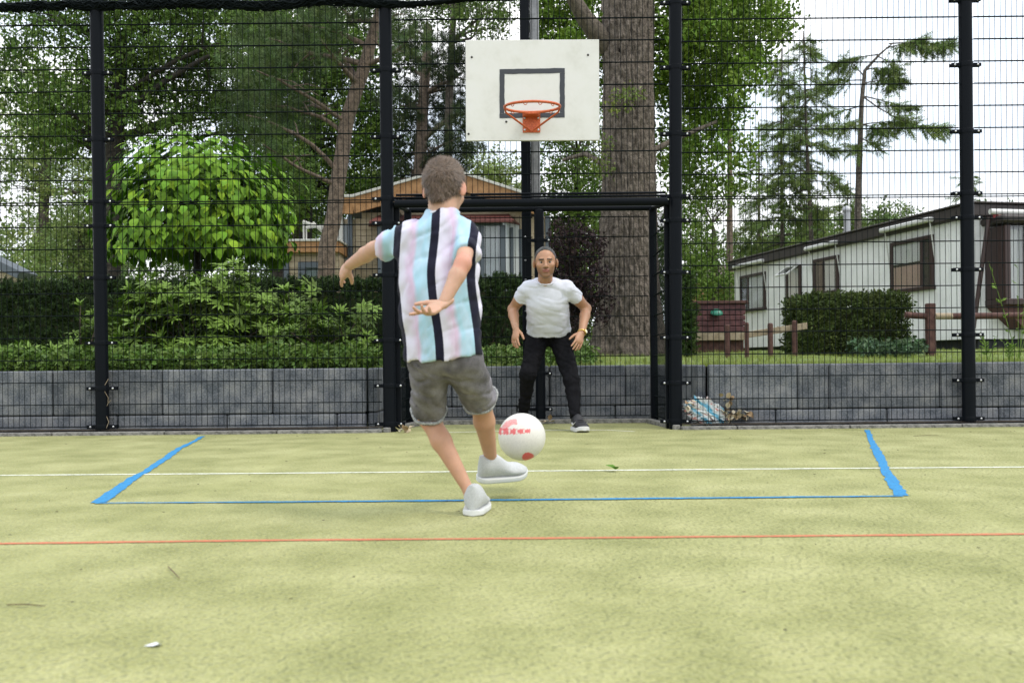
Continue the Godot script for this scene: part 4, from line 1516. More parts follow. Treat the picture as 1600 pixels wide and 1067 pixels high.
	# --- mid green tree behind the leaning pine
	leafed("deciduous_tree", "fresh green leafy tree behind the leaning pine trunk", "trees beyond the court", Vector3(-6.0, 0.8, -26.0), [Vector3(-5.6960, 3.1610, -26.0000), Vector3(-5.5029, 5.2394, -26.0000), Vector3(-5.1315, 7.8361, -26.0000)], [0.2, 0.16, 0.08], wood_dark,
		[[Vector3(-5.6899, 6.5745, -26.9360), 1.0], [Vector3(-4.3103, 6.8027, -25.7001), 1.1], [Vector3(-3.7773, 5.7306, -25.5063), 0.9], [Vector3(-5.3592, 5.5104, -27.0280), 1.0], [Vector3(-5.7012, 5.2265, -24.9776), 0.8], [Vector3(-3.4734, 6.6293, -26.4798), 0.8], [Vector3(-4.1660, 5.2825, -26.3148), 0.7], [Vector3(-6.5471, 6.0006, -25.0559), 0.9], [Vector3(-4.9831, 8.1335, -27.0775), 1.1], [Vector3(-5.3391, 7.9972, -25.3550), 1.0], [Vector3(-3.5558, 7.6136, -25.8737), 0.9], [Vector3(-5.8645, 4.6746, -26.8312), 0.7], [Vector3(-6.2709, 4.5536, -24.9004), 0.7], [Vector3(-4.5629, 9.1216, -26.7905), 1.0], [Vector3(-5.4494, 9.3769, -25.9338), 1.0], [Vector3(-3.4651, 8.8092, -25.3071), 0.8], [Vector3(-4.9619, 10.5744, -27.0880), 1.0]], 250.0, mid_spray, leaf, Color(0.115, 0.19, 0.034), 45, 1.25)
	# --- broadleaf boughs above the board
	leafed("deciduous_tree", "light green leafy tree with boughs hanging beside the basketball pole", "trees beyond the court", Vector3(-1.8, 0.8, -24.0), [Vector3(-1.7241, 4.3687, -24.0000), Vector3(-1.5368, 7.2472, -24.0000), Vector3(-1.2709, 9.9649, -24.0000)], [0.12, 0.1, 0.07], wood_grey,
		[[Vector3(-1.5789, 9.7722, -24.9920), 0.5], [Vector3(-0.7635, 8.7839, -22.9474), 0.6], [Vector3(-2.2050, 9.7834, -24.5604), 0.6], [Vector3(-0.2431, 8.9936, -24.2262), 0.35], [Vector3(-1.0710, 9.4597, -23.1061), 0.6], [Vector3(-0.4955, 10.0497, -25.0922), 0.5], [Vector3(0.0805, 9.0511, -23.2832), 0.25]], 300.0, mid_spray, leaf_pale, Color(0.10, 0.15, 0.04), 46)
	# --- greenery between pole and oak, and low down behind the goal
	leafed("deciduous_tree", "bushy green tree between the basketball pole and the oak", "trees beyond the court", Vector3(1.6, 0.8, -23.0), [Vector3(1.4707, 2.0342, -23.0000), Vector3(1.4838, 3.4142, -23.0000), Vector3(1.5808, 5.5601, -23.0000)], [0.14, 0.12, 0.06], wood_dark,
		[[Vector3(1.1267, 5.5168, -23.1359), 0.6], [Vector3(1.5908, 4.7130, -22.1625), 0.7], [Vector3(2.1391, 5.8741, -24.0993), 0.6], [Vector3(0.8965, 4.5075, -22.2164), 0.5], [Vector3(1.0299, 3.8098, -23.0564), 0.55], [Vector3(1.6877, 3.5781, -23.7004), 0.7], [Vector3(1.9310, 3.9322, -21.9106), 0.6], [Vector3(0.8500, 6.1625, -23.9062), 0.4], [Vector3(1.3226, 4.0677, -22.7529), 0.5], [Vector3(3.6283, 4.2250, -22.4582), 0.5], [Vector3(3.9559, 3.5204, -24.0462), 0.45], [Vector3(1.8522, 2.5532, -21.9990), 0.6], [Vector3(2.0113, 6.7430, -23.4302), 0.5], [Vector3(0.9578, 2.9973, -23.3666), 0.6], [Vector3(1.3749, 6.1588, -22.0291), 0.5], [Vector3(4.0590, 5.6076, -24.0652), 0.6], [Vector3(2.1298, 4.6777, -22.3999), 0.5]], 330.0, mid_spray, leaf, Color(0.105, 0.17, 0.03), 47)
	leafed("deciduous_tree", "pale yellow green tree crown showing over the chalet roof", "trees beyond the court", Vector3(-1.0, 0.8, -42.0), [Vector3(-0.9412, 4.6733, -42.0000), Vector3(-0.9172, 7.1933, -42.0000), Vector3(-0.9039, 8.5933, -42.0000)], [0.2, 0.18, 0.1], wood_grey,
		[[Vector3(-1.0198, 8.7625, -41.1549), 1.2], [Vector3(-0.0655, 8.4730, -42.1475), 1.1], [Vector3(-1.7713, 8.5791, -42.6275), 1.1], [Vector3(-0.4793, 7.5661, -40.9270), 1.2], [Vector3(-6.5141, 8.2559, -42.9549), 1.3], [Vector3(-5.4825, 8.2951, -41.6647), 1.0], [Vector3(-7.1328, 7.7338, -41.5396), 1.2]], 90.0, far_spray, leaf_pale, Color(0.19, 0.24, 0.075), 48)
	# --- leafy growth at the foot of the spruces
	leafed("deciduous_tree", "bright green young tree left of the white mobile home", "trees beyond the court", Vector3(6.6, 0.8, -27.0), [Vector3(5.7764, 2.2493, -27.0000), Vector3(5.7507, 3.3296, -27.0000), Vector3(5.6529, 4.4106, -27.0000)], [0.12, 0.1, 0.05], wood_grey,
		[[Vector3(4.9514, 2.7090, -25.9509), 0.55], [Vector3(5.8057, 2.5928, -27.9970), 0.55], [Vector3(5.9555, 2.5750, -26.5788), 0.4], [Vector3(5.2641, 3.4727, -26.6242), 0.6], [Vector3(6.0792, 2.4021, -27.9754), 0.4], [Vector3(4.7874, 3.9200, -25.9373), 0.6], [Vector3(5.4668, 4.7736, -27.5919), 0.6], [Vector3(6.0258, 5.1596, -27.1898), 0.4], [Vector3(4.9213, 5.1631, -26.1282), 0.5], [Vector3(6.8840, 5.4934, -28.0960), 0.3], [Vector3(5.5371, 2.9916, -26.2556), 0.45]], 330.0, mid_spray, leaf, Color(0.115, 0.18, 0.035), 49)
	leafed("deciduous_tree", "distant pale tree top above the mobile home roof", "trees beyond the court", Vector3(20.0, 0.8, -60.0), [Vector3(24.0555, 6.1880, -60.0000), Vector3(24.0707, 7.7880, -60.0000), Vector3(24.0821, 8.9880, -60.0000)], [0.2, 0.18, 0.1], wood_grey,
		[[Vector3(23.9681, 9.1466, -59.7114), 1.0], [Vector3(23.8440, 8.9210, -60.9298), 0.9], [Vector3(24.2360, 8.7521, -58.9174), 0.8], [Vector3(20.2995, 8.5132, -60.6669), 1.0], [Vector3(18.9038, 8.0497, -60.0992), 1.0], [Vector3(15.0637, 7.7727, -59.1869), 1.2], [Vector3(16.9744, 7.7881, -61.1000), 1.3]], 60.0, far_spray, leaf_pale, Color(0.15, 0.21, 0.08), 50, 1.4)

	# --- the wood that closes the view far behind
	var rw := RandomNumberGenerator.new()
	rw.seed = 404
	var wx: Array[Transform3D] = []
	var wc := PackedColorArray()
	for k in 20000:
		var x := rw.randf_range(-48.0, 48.0)
		var top := 8.0 + 0.8 * sin(x * 0.35) + 0.8 * sin(x * 1.1 + 2.0)
		var p := Vector3(x, 0.6 + top * rw.randf(), -58.0 + rw.randf_range(-2.0, 2.0) + 3.0 * sin(x * 0.5))
		wx.append(Transform3D(along(Vector3(rw.randf_range(-1, 1), rw.randf_range(-0.5, 1), rw.randf_range(-1, 1)), rw.randf() * TAU).scaled(Vector3.ONE * rw.randf_range(1.0, 1.8)), p))
		wc.append(tint(rw, Color(0.11, 0.16, 0.05), 0.35))
	tag(scatter("distant_wood", far_spray, leaf, wx, wc, self), "band of distant green woodland closing the view behind the gardens", "wood")

	# --- the leaning pine and its tufted boughs
	leafed("pine_tree", "leaning pine with bare reddish grey trunk beside the chalet corner", "trees beyond the court", Vector3(-3.3577, 0.72, -17.5), [Vector3(-3.3590, 1.9380, -17.5000), Vector3(-3.3288, 2.6611, -17.5000), Vector3(-3.2266, 3.5936, -17.5000), Vector3(-2.9800, 4.9914, -17.5000), Vector3(-2.6667, 6.0385, -17.5000), Vector3(-2.3662, 6.9691, -17.5000), Vector3(-2.1240, 7.9002, -17.5000)], [0.17, 0.15, 0.135, 0.12, 0.105, 0.09, 0.07], wood_pine,
		[[Vector3(-4.5116, 6.7040, -18.0373), 0.75], [Vector3(-3.7501, 6.6814, -17.3078), 0.7], [Vector3(-4.3659, 5.6495, -16.5513), 0.7], [Vector3(-4.1769, 6.3314, -18.3964), 0.6], [Vector3(-3.2337, 6.1502, -16.4317), 0.6], [Vector3(-4.2683, 5.2911, -17.4841), 0.6], [Vector3(-3.0414, 7.0006, -17.8968), 0.6], [Vector3(-4.4522, 4.7967, -16.2358), 0.5], [Vector3(-2.1307, 7.1263, -18.2727), 0.5], [Vector3(-1.7516, 6.3041, -16.9297), 0.5], [Vector3(-2.6361, 7.3060, -16.8734), 0.8], [Vector3(-3.9811, 5.3233, -18.2994), 0.5], [Vector3(-4.1906, 4.3109, -16.2526), 0.45]], 300.0, pine_tuft, needle, Color(0.085, 0.13, 0.046), 51)
	leafed("pine_tree", "open crowned pine with thin crooked branches left of the backboard", "trees beyond the court", Vector3(-2.3008, 0.8, -24.5), [Vector3(-2.3488, 2.6565, -24.5000), Vector3(-2.2990, 4.4529, -24.5000), Vector3(-2.2299, 6.5757, -24.5000), Vector3(-2.0744, 9.1878, -24.5000)], [0.2, 0.17, 0.14, 0.09], wood_pine,
		[[Vector3(-2.4846, 8.3782, -25.5853), 0.7], [Vector3(-1.6573, 8.1533, -23.5786), 0.6], [Vector3(-1.4211, 7.4607, -24.7736), 0.7], [Vector3(-2.1905, 7.0353, -25.0179), 0.6], [Vector3(-1.1992, 6.0781, -23.4626), 0.6], [Vector3(-2.6686, 6.1465, -25.5120), 0.6], [Vector3(-1.5541, 5.7368, -24.0449), 0.6], [Vector3(-2.7572, 7.0613, -24.1592), 0.6], [Vector3(-2.6339, 9.1896, -25.4578), 0.6], [Vector3(-0.9580, 6.6145, -23.4283), 0.4], [Vector3(-1.9651, 5.3014, -25.1227), 0.6], [Vector3(-2.8316, 5.3039, -24.6533), 0.5], [Vector3(-1.1143, 7.7772, -23.6512), 0.5]], 340.0, pine_tuft, needle, Color(0.065, 0.092, 0.04), 52, 1.35)
	leafed("pine_tree", "dark straight pine trunk behind the round globe tree", "trees beyond the court", Vector3(-6.0467, 0.8, -25.5), [Vector3(-6.1507, 2.7766, -25.5000), Vector3(-6.1499, 4.6468, -25.5000), Vector3(-6.1629, 6.8571, -25.5000), Vector3(-6.2018, 9.9178, -25.5000)], [0.24, 0.2, 0.18, 0.12], wood_dark,
		[[Vector3(-6.8265, 10.0822, -25.9355), 0.9], [Vector3(-5.6575, 6.7708, -24.4966), 0.6], [Vector3(-6.7364, 8.7102, -26.5443), 0.9], [Vector3(-7.0919, 7.4007, -24.9633), 0.7], [Vector3(-5.6450, 8.8105, -25.2472), 0.8]], 300.0, pine_tuft, needle, Color(0.06, 0.085, 0.04), 53, 1.4)
	# two thin stems seen beside the globe tree
	leafed("pine_tree", "slim red brown pine stem left of the low chalet annexe", "trees beyond the court", Vector3(-6.0265, 0.8, -27.0), [Vector3(-5.9905, 2.9011, -27.0000), Vector3(-6.0256, 4.8816, -27.0000), Vector3(-6.0283, 6.5018, -27.0000)], [0.14, 0.12, 0.08], wood_pine,
		[[Vector3(-5.9279, 6.1913, -26.3853), 0.5], [Vector3(-5.7567, 6.7322, -26.8371), 0.5]], 200.0, pine_tuft, needle, Color(0.06, 0.09, 0.035), 54, 1.4)

	# --- conifers on the right
	var fir := Color(0.16, 0.22, 0.065)
	conifer("tall slender conifer with a bare brown trunk nearest the oak", "conifers beside the mobile home", Vector3(6.5910, 0.8, -29.0), Vector3(6.6690, 12.6164, -29.0000), 0.135, 0.62, 1.3, twig_spray, needle, fir, wood_pine, 61, 0.7)
	conifer("shaggy spruce with drooping boughs, left of the twin spruces", "conifers beside the mobile home", Vector3(8.7195, 0.8, -31.0), Vector3(8.8177, 10.6405, -31.0000), 0.095, 0.22, 1.75, twig_spray, needle, fir, wood_grey, 62, 0.75, 18)
	conifer("taller pointed spruce with drooping boughs, right of the twin spruces", "conifers beside the mobile home", Vector3(9.5048, 0.8, -30.0), Vector3(9.1984, 10.8496, -30.0000), 0.10, 0.18, 1.8, twig_spray, needle, fir, wood_grey, 63, 0.75, 18)
	conifer("young conifer peeping over the mobile home roof beside the flue", "conifers beside the mobile home", Vector3(11.8753, 0.8, -34.0), Vector3(11.9612, 6.9003, -34.0000), 0.07, 0.2, 1.0, twig_spray, needle, fir, wood_grey, 64)
	conifer("small conifer top showing behind the right fence post", "conifers beside the mobile home", Vector3(17.0859, 0.8, -36.0), Vector3(17.1093, 7.7101, -36.0000), 0.08, 0.2, 1.1, twig_spray, needle, fir, wood_grey, 65)
	conifer("short spruce in the gap between twin spruces and oak foliage", "conifers beside the mobile home", Vector3(8.4901, 0.8, -33.0), Vector3(8.5706, 8.7673, -33.0000), 0.1, 0.15, 1.3, twig_spray, needle, fir, wood_grey, 66, 0.5, 8)
	# wind-shaped larch with long boughs to the right
	var lt := thing("conifer_tree", "wind bent larch with long boughs reaching right against white sky", "tree", Vector3(9.3931, 0.8, -26.0), "conifers beside the mobile home")
	var at := lt.position
	var tm := MB.new()
	tm.tube([Vector3.ZERO, Vector3(9.4162, 4.5776, -26.0000) - at, Vector3(9.4830, 6.1371, -26.0000) - at, Vector3(9.5482, 7.5233, -26.0000) - at, Vector3(9.6431, 8.3891, -26.0000) - at, Vector3(10.0459, 8.8186, -26.0000) - at, Vector3(10.3953, 9.1100, -26.0000) - at], [0.11, 0.09, 0.075, 0.06, 0.048, 0.032, 0.015], 10)
	part("trunk", tm.mesh(), wood_grey, lt)
	var xs: Array[Transform3D] = []
	var cs := PackedColorArray()
	var rng := RandomNumberGenerator.new()
	rng.seed = 68
	var bm := MB.new()
	for q in [[Vector3(10.3087, 9.1108, -26.0000), Vector3(12.0470, 9.1258, -26.2000), 0.1, 12.0], [Vector3(10.2209, 8.9903, -26.0000), Vector3(11.2560, 9.3369, -26.3900), 0.0, 12.0], [Vector3(10.0459, 8.8186, -26.0000), Vector3(8.9015, 8.7155, -26.4700), 0.12, 10.0], [Vector3(9.6431, 8.3891, -26.0000), Vector3(10.6718, 8.5596, -26.7100), 0.3, 9.0], [Vector3(9.6060, 8.1294, -26.0000), Vector3(8.6903, 8.1619, -26.3800), 0.1, 9.0], [Vector3(9.6051, 8.0428, -26.0000), Vector3(10.8355, 8.3177, -26.6800), 0.1, 9.0], [Vector3(9.5672, 7.6964, -26.0000), Vector3(11.4210, 6.6291, -25.2500), -0.45, 10.0], [Vector3(9.5672, 7.6964, -26.0000), Vector3(10.7869, 7.3223, -25.9400), 0.1, 9.0], [Vector3(9.5474, 7.4366, -26.0000), Vector3(8.7019, 7.4029, -26.7100), -0.1, 7.0], [Vector3(9.5251, 6.9168, -26.0000), Vector3(10.8206, 7.0163, -26.2400), 0.15, 9.0], [Vector3(9.5251, 6.9168, -26.0000), Vector3(10.3617, 6.8895, -26.6400), 0.15, 9.0], [Vector3(9.5259, 7.0034, -26.0000), Vector3(8.7726, 6.6859, -25.3800), 0.2, 9.0], [Vector3(9.5045, 6.5703, -26.0000), Vector3(9.9166, 6.3297, -25.9500), 0.0, 7.0], [Vector3(9.4855, 6.3971, -26.0000), Vector3(9.2660, 6.1353, -25.5900), 0.2, 14.0], [Vector3(9.6071, 8.2508, -26.0000), Vector3(9.1170, 8.8499, -26.0700), 0.0, 7.0], [Vector3(9.9934, 8.7671, -26.0000), Vector3(10.5243, 8.5043, -26.1200), 0.2, 9.0]]:
		var s: Vector3 = q[0] - at
		var e: Vector3 = q[1] - at
		var d := e - s
		var flat := Vector3(d.x, 0, d.z)
		var len := flat.length()
		bough(bm, xs, cs, rng, s, flat.normalized(), len, d.y / len + float(q[2]), q[2], Color(0.16, 0.22, 0.065), int(q[3] * 4.0))
	stuff(part("bough", bm.mesh(), wood_grey, lt))
	scatter("crown", twig_spray, needle, xs, cs, lt)


func leafed(called: String, label: String, group: String, foot: Vector3, path: Array, radii: Array, wood: Material, clumps: Array, per: float, spray: Mesh, mat: Material, c: Color, sd: int, size := 1.0) -> void:
	var t := thing(called, label, "tree", Vector3(path[0].x, foot.y, path[0].z), group)
	path[0] = t.position
	trunk(t, path, radii, wood, clumps, sd, radii[0] * 0.3)
	crown(t, clumps, per, spray, mat, c, sd, 0.8, size)



# clipped hedge: twigs over the faces of a block, a dim tangle of stems inside
func clipped_hedge(called: String, label: String, lo: Vector3, hi: Vector3, density: float, spray: Mesh, mat: Material, c: Color, sd: int, wood: Material, loose := 0.05, group := "") -> Node3D:
	var rng := RandomNumberGenerator.new()
	rng.seed = sd
	var at := Vector3((lo.x + hi.x) * 0.5, lo.y, (lo.z + hi.z) * 0.5)
	var t := thing(called, label, "hedge", at, group)
	var nz := FastNoiseLite.new()
	nz.seed = sd
	nz.frequency = 0.9
	var xs: Array[Transform3D] = []
	var cs := PackedColorArray()
	var s := hi - lo
	# front, top, and both ends
	var faces := [[s.x * s.y, 0], [s.x * s.z, 1], [s.z * s.y, 2], [s.z * s.y, 3], [s.x * s.y * 0.5, 4]]
	for f in faces:
		for k in int(f[0] * density):
			var p := lo + s * Vector3(rng.randf(), rng.randf(), rng.randf())
			var n := Vector3.BACK
			match int(f[1]):
				0:
					p.z = hi.z
				1:
					p.y = hi.y
					n = Vector3.UP
				2:
					p.x = lo.x
					n = Vector3.LEFT
				3:
					p.x = hi.x
					n = Vector3.RIGHT
				4:
					p.z = lo.z
					n = Vector3.FORWARD
			# sparser low down, where old hedges go bare
			if p.y < lo.y + 0.25 * s.y and rng.randf() < 0.45:
				continue
			p += n * (nz.get_noise_3dv(p * 2.0) * loose * 1.6 - rng.randf() * 0.09)
			if n != Vector3.UP:
				p.y = minf(p.y, hi.y + nz.get_noise_2d(p.x * 2.0, 3.0) * loose)
			var up := (n * 0.8 + Vector3(rng.randf_range(-0.8, 0.8), rng.randf_range(-0.2, 0.9), rng.randf_range(-0.8, 0.8))).normalized()
			xs.append(Transform3D(along(up, rng.randf() * TAU).scaled(Vector3.ONE * rng.randf_range(0.7, 1.3)), p - at))
			cs.append(tint(rng, c, 0.3))
	scatter("foliage", spray, mat, xs, cs, t)
	var m := MB.new()
	for k in int(s.x * 14.0):
		var x := lo.x + s.x * rng.randf()
		var z := lo.z + s.z * rng.randf_range(0.2, 0.95)
		var b := Vector3(x, lo.y - 0.1, z) - at
		for j in 4:
			var e := b + Vector3(rng.randf_range(-0.25, 0.25), s.y * rng.randf_range(0.5, 1.0), rng.randf_range(-0.2, 0.2))
			m.tube([b, b.lerp(e, 0.5) + Vector3(rng.randf_range(-0.06, 0.06), 0, 0), e], [0.014, 0.009, 0.003], 4, false)
	stuff(part("stem", m.mesh(), wood, t))
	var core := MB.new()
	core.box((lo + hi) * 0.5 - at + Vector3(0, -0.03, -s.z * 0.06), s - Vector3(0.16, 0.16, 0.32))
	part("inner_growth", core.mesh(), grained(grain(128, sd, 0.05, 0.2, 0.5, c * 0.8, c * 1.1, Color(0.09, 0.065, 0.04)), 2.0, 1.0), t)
	return t


# shrub with rosettes of long leaves at the ends of bare branching stems
func rosette_shrub(label: String, foot: Vector3, spots: Array, whorls: Array, mat: Material, wood: Material, sd: int, group: String) -> void:
	var rng := RandomNumberGenerator.new()
	rng.seed = sd
	var t := thing("rhododendron", label, "shrub", foot, group)
	var inner: Array[Transform3D] = []
	var tints := PackedColorArray()
	for k in spots.size():
		var p: Vector3 = spots[k][0] - foot
		var s: float = spots[k][1]
		var out := (Vector3(p.x * 0.6, 0.8, p.z * 0.5 + 0.1) + Vector3(rng.randf_range(-0.5, 0.5), rng.randf_range(-0.2, 0.5), rng.randf_range(-0.4, 0.6))).normalized()
		var o := part("leaf_rosette", whorls[rng.randi() % whorls.size()], mat, t, Transform3D(along(out, rng.randf() * TAU).scaled(Vector3.ONE * s), p))
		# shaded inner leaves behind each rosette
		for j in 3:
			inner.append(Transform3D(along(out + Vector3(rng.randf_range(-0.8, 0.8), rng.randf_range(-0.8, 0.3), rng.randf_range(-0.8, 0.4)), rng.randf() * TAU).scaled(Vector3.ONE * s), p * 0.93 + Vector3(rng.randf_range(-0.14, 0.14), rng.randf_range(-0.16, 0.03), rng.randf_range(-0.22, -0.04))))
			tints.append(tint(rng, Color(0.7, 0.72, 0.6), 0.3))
		if k % 3 == 0:
			var b := Vector3(p.x * 0.25 + rng.randf_range(-0.1, 0.1), 0.0, p.z * 0.25)
			var m := MB.new()
			m.tube([b, b.lerp(p, 0.5) + Vector3(rng.randf_range(-0.1, 0.1), 0.05, rng.randf_range(-0.1, 0.1)), p], [0.012, 0.009, 0.004], 5, false)
			part("stem", m.mesh(), wood, t)
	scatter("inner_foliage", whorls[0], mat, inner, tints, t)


func whorl(count: int, len: float, wid: float, sd: int, lift: float, pale: float) -> ArrayMesh:
	var rng := RandomNumberGenerator.new()
	rng.seed = sd
	var m := MB.new()
	for k in count:
		var a := TAU * (k + rng.randf_range(-0.25, 0.25)) / count
		var d := Vector3(cos(a), lift + rng.randf_range(-0.3, 0.3), sin(a)).normalized()
		var b := along(d)
		# blade faces up
		var up := (Vector3.UP - d * d.y).normalized()
		b = Basis(d.cross(up), d, up)
		var g := rng.randf_range(0.75, 1.2) * pale
		m.col = Color(g, g, g * 0.9)
		var s := rng.randf_range(0.75, 1.15)
		leaf_into(m, d * 0.01, b, len * s, wid * s, true)
	return m.mesh()


func build_shrubs() -> void:
	var rng := RandomNumberGenerator.new()
	rng.seed = 900
	var wood := bark(701, Color(0.03, 0.022, 0.016), Color(0.12, 0.09, 0.065), 3.0)
	var yew := leafy(1, 1, 1, 0.3)
	yew.backlight = lin(0.02, 0.03, 0.006)
	var gloss := leafy(1, 1, 1, 0.3)
	gloss.backlight = lin(0.06, 0.10, 0.012)
	gloss.roughness = 0.55
	var yew_spray := needle_spray(46, 0.13, 0.045, 0.0055, 71, 0.7)
	var small_spray := leaf_spray(9, 0.10, 0.05, 0.028, 72)
	var herb_spray := leaf_spray(8, 0.13, 0.075, 0.05, 73)

	clipped_hedge("yew_hedge", "long dark clipped yew hedge behind the rhododendrons", Vector3(-8.4, 0.55, -13.3), Vector3(0.14, 1.6246, -12.4), 420.0, yew_spray, yew, Color(0.034, 0.062, 0.017), 81, wood)
	clipped_hedge("box_hedge", "square clipped green bush in front of the mobile home", Vector3(3.9786, 0.58, -13.9), Vector3(5.3202, 1.3747, -12.9), 520.0, small_spray, yew, Color(0.060, 0.085, 0.022), 82, wood, 0.07)
	clipped_hedge("thuja", "narrow dark green thuja beside the right goal post", Vector3(2.3111, 0.56, -13.6), Vector3(2.4959, 1.7322, -13.2), 700.0, yew_spray, yew, Color(0.05, 0.09, 0.02), 83, wood, 0.04)

	# --- globe catalpa: dome of big overlapping leaves on a slim trunk
	var cat := thing("catalpa_tree", "round headed catalpa with large bright green overlapping leaves", "tree", Vector3(-4.5719, 0.62, -13.9))
	var tm := MB.new()
	var ctop := Vector3(-4.5433, 2.2966, -13.9000) - cat.position
	tm.tube([Vector3.ZERO, Vector3(0.02, 0.7, 0), ctop], [0.075, 0.065, 0.06], 12)
	part("trunk", tm.mesh(), bark(705, Color(0.012, 0.010, 0.008), Color(0.05, 0.042, 0.035), 2.0), cat)
	var cc := Vector3(-4.5311, 2.6023, -13.9000) - cat.position
	var big := MB.new()
	var pts := [[0.0, 0.0], [0.18, 0.0], [0.36, 0.14], [0.42, 0.34], [0.33, 0.60], [0.13, 0.86], [0.0, 1.06]]
	for s in [-1.0, 1.0]:
		for k in pts.size() - 1:
			var a := Vector3(s * float(pts[k][0]), float(pts[k][1]), 0.12 * float(pts[k][0]) - 0.22 * pow(float(pts[k][1]), 2.0))
			var b := Vector3(s * float(pts[k + 1][0]), float(pts[k + 1][1]), 0.12 * float(pts[k + 1][0]) - 0.22 * pow(float(pts[k + 1][1]), 2.0))
			big.tri(Vector3(0, 0.45, 0.0), a, b, Vector3(0, 0, 1))
	var leaf_mesh := big.mesh()
	var cat_mats: Array[StandardMaterial3D] = []
	for q in [[0.065, 0.15, 0.010], [0.12, 0.24, 0.014], [0.21, 0.34, 0.022]]:
		var m := leafy(q[0], q[1], q[2], 0.3)
		m.backlight = lin(0.05, 0.10, 0.006)
		cat_mats.append(m)
	var shown: Array = []
	var xs: Array[Transform3D] = []
	var cs := PackedColorArray()
	for k in 4600:
		var u := rng.randf() * TAU
		var w := rng.randf()
		var el := asin(clampf(w * 1.5 - 0.5, -1, 1))
		var d := Vector3(cos(el) * cos(u), sin(el), cos(el) * sin(u))
		var r := 1.0 - 0.22 * rng.randf() * rng.randf()
		if rng.randf() < 0.45:
			r *= rng.randf_range(0.6, 0.92)
		var lump := 1.0 + 0.10 * sin(u * 5.0 + el * 4.0) + 0.08 * sin(u * 11.0 - el * 9.0) + (0.10 if fposmod(u * 7.3 + el * 3.1, 1.0) < 0.12 else 0.0)
		var sq := Vector3(d.x, signf(d.y) * pow(absf(d.y), 0.8), d.z)
		var p := cc + sq * Vector3(1.27, 1.16 if d.y > 0.0 else 0.80, 1.27) * r * lump
		# blades hang outwards and down, like tiles
		var out := Vector3(d.x, 0.0, d.z).normalized() if absf(d.y) < 0.97 else Vector3(rng.randf_range(-1, 1), 0, rng.randf_range(-1, 1)).normalized()
		var dir := (out * (0.35 + 0.75 * maxf(d.y, 0.0)) + Vector3(0, -0.85 + 0.55 * maxf(d.y, 0.0), 0) + Vector3(rng.randf_range(-0.5, 0.5), rng.randf_range(-0.25, 0.3), rng.randf_range(-0.5, 0.5))).normalized()
		var up := (out * 0.7 + Vector3(0, 0.9, 0) + Vector3(rng.randf_range(-0.3, 0.3), 0, rng.randf_range(-0.3, 0.3)))
		up = (up - dir * up.dot(dir)).normalized()
		var b := Basis(dir.cross(up), dir, up).scaled_local(Vector3.ONE * rng.randf_range(0.095, 0.165))
		var x := Transform3D(b, p)
		if d.z > 0.12 and r > 0.9 and shown.size() < 300:
			shown.append(x)
		else:
			xs.append(x)
			cs.append(tint(rng, Color(0.115, 0.225, 0.018), 0.3))
	for k in shown.size():
		part("leaf", leaf_mesh, cat_mats[rng.randi() % 3], cat, shown[k])
	var cm := leafy(1, 1, 1, 0.3)
	cm.backlight = lin(0.05, 0.10, 0.006)
	scatter("crown", leaf_mesh, cm, xs, cs, cat)
	for k in 12:
		var a := TAU * k / 12.0
		var bm := MB.new()
		var e := cc + Vector3(cos(a) * 0.95, 0.15 + 0.4 * sin(k * 2.1), sin(a) * 0.95)
		bm.tube([ctop - Vector3(0, 0.1, 0), ctop.lerp(e, 0.5) + Vector3(0, 0.12, 0), e], [0.035, 0.02, 0.006], 6)
		part("limb", bm.mesh(), wood, cat)

	# --- rhododendrons in front of the hedge
	var mats := []
	var whorls := []
	for k in 6:
		whorls.append(whorl(8 + k % 4, 0.128, 0.034, 730 + k, 0.1 + 0.4 * (k % 3), 0.7 + 0.12 * k))
	var rho := leafy(0.135, 0.225, 0.032, 0.3)
	rho.backlight = lin(0.06, 0.10, 0.014)
	rho.roughness = 0.6
	rho.metallic_specular = 0.35
	var spots := []
	# big shrub: domed mass
	for k in 290:
		var a := rng.randf_range(-1.0, 1.0)
		var top := 0.98 - 0.42 * a * a + 0.12 * sin(a * 7.0)
		var y := rng.randf_range(0.02, 1.0) * top
		var fwd := sqrt(maxf(0.05, 1.0 - a * a)) * sqrt(maxf(0.1, 1.0 - pow(y / top, 3.0)))
		var x := -3.5416 + a * 1.12
		spots.append([Vector3(x, 0.58 + y * 1.12, -11.3 + fwd * rng.randf_range(0.25, 0.75)), rng.randf_range(0.75, 1.2)])
	rosette_shrub("big rhododendron with glossy green leaf rosettes beside the left fence post", Vector3(-3.5457, 0.55, -11.3), spots, whorls, rho, wood, 91, "rhododendrons on the wall")
	spots = []
	for k in 60:
		var a := rng.randf_range(-1.0, 1.0)
		var y := rng.randf_range(0.1, 1.0) * (0.9 + 0.25 * sin(a * 9.0))
		spots.append([Vector3(-2.0423 + a * 0.55, 0.58 + y * 0.62, -10.5 + rng.randf_range(-0.2, 0.25)), rng.randf_range(0.7, 1.1)])
	rosette_shrub("smaller straggly rhododendron near the left goal post", Vector3(-2.0449, 0.54, -10.5), spots, whorls, rho, wood, 92, "rhododendrons on the wall")
	spots = []
	for k in 26:
		spots.append([Vector3(-2.8051 + rng.randf_range(-0.55, 0.45), 1.4463 + rng.randf_range(-0.45, 0.12), -11.5 + rng.randf_range(-0.2, 0.2)), rng.randf_range(0.7, 1.1)])
	rosette_shrub("leggy rhododendron branches with bare stems between two fuller shrubs", Vector3(-2.7356, 0.55, -11.5), spots, whorls, rho, wood, 93, "rhododendrons on the wall")
	spots = []
	for k in 40:
		spots.append([Vector3(-4.8314 + rng.randf_range(-0.6, 0.4), 0.60 + rng.randf_range(0.0, 0.20), -9.6 + rng.randf_range(-0.25, 0.25)), rng.randf_range(0.7, 1.1)])
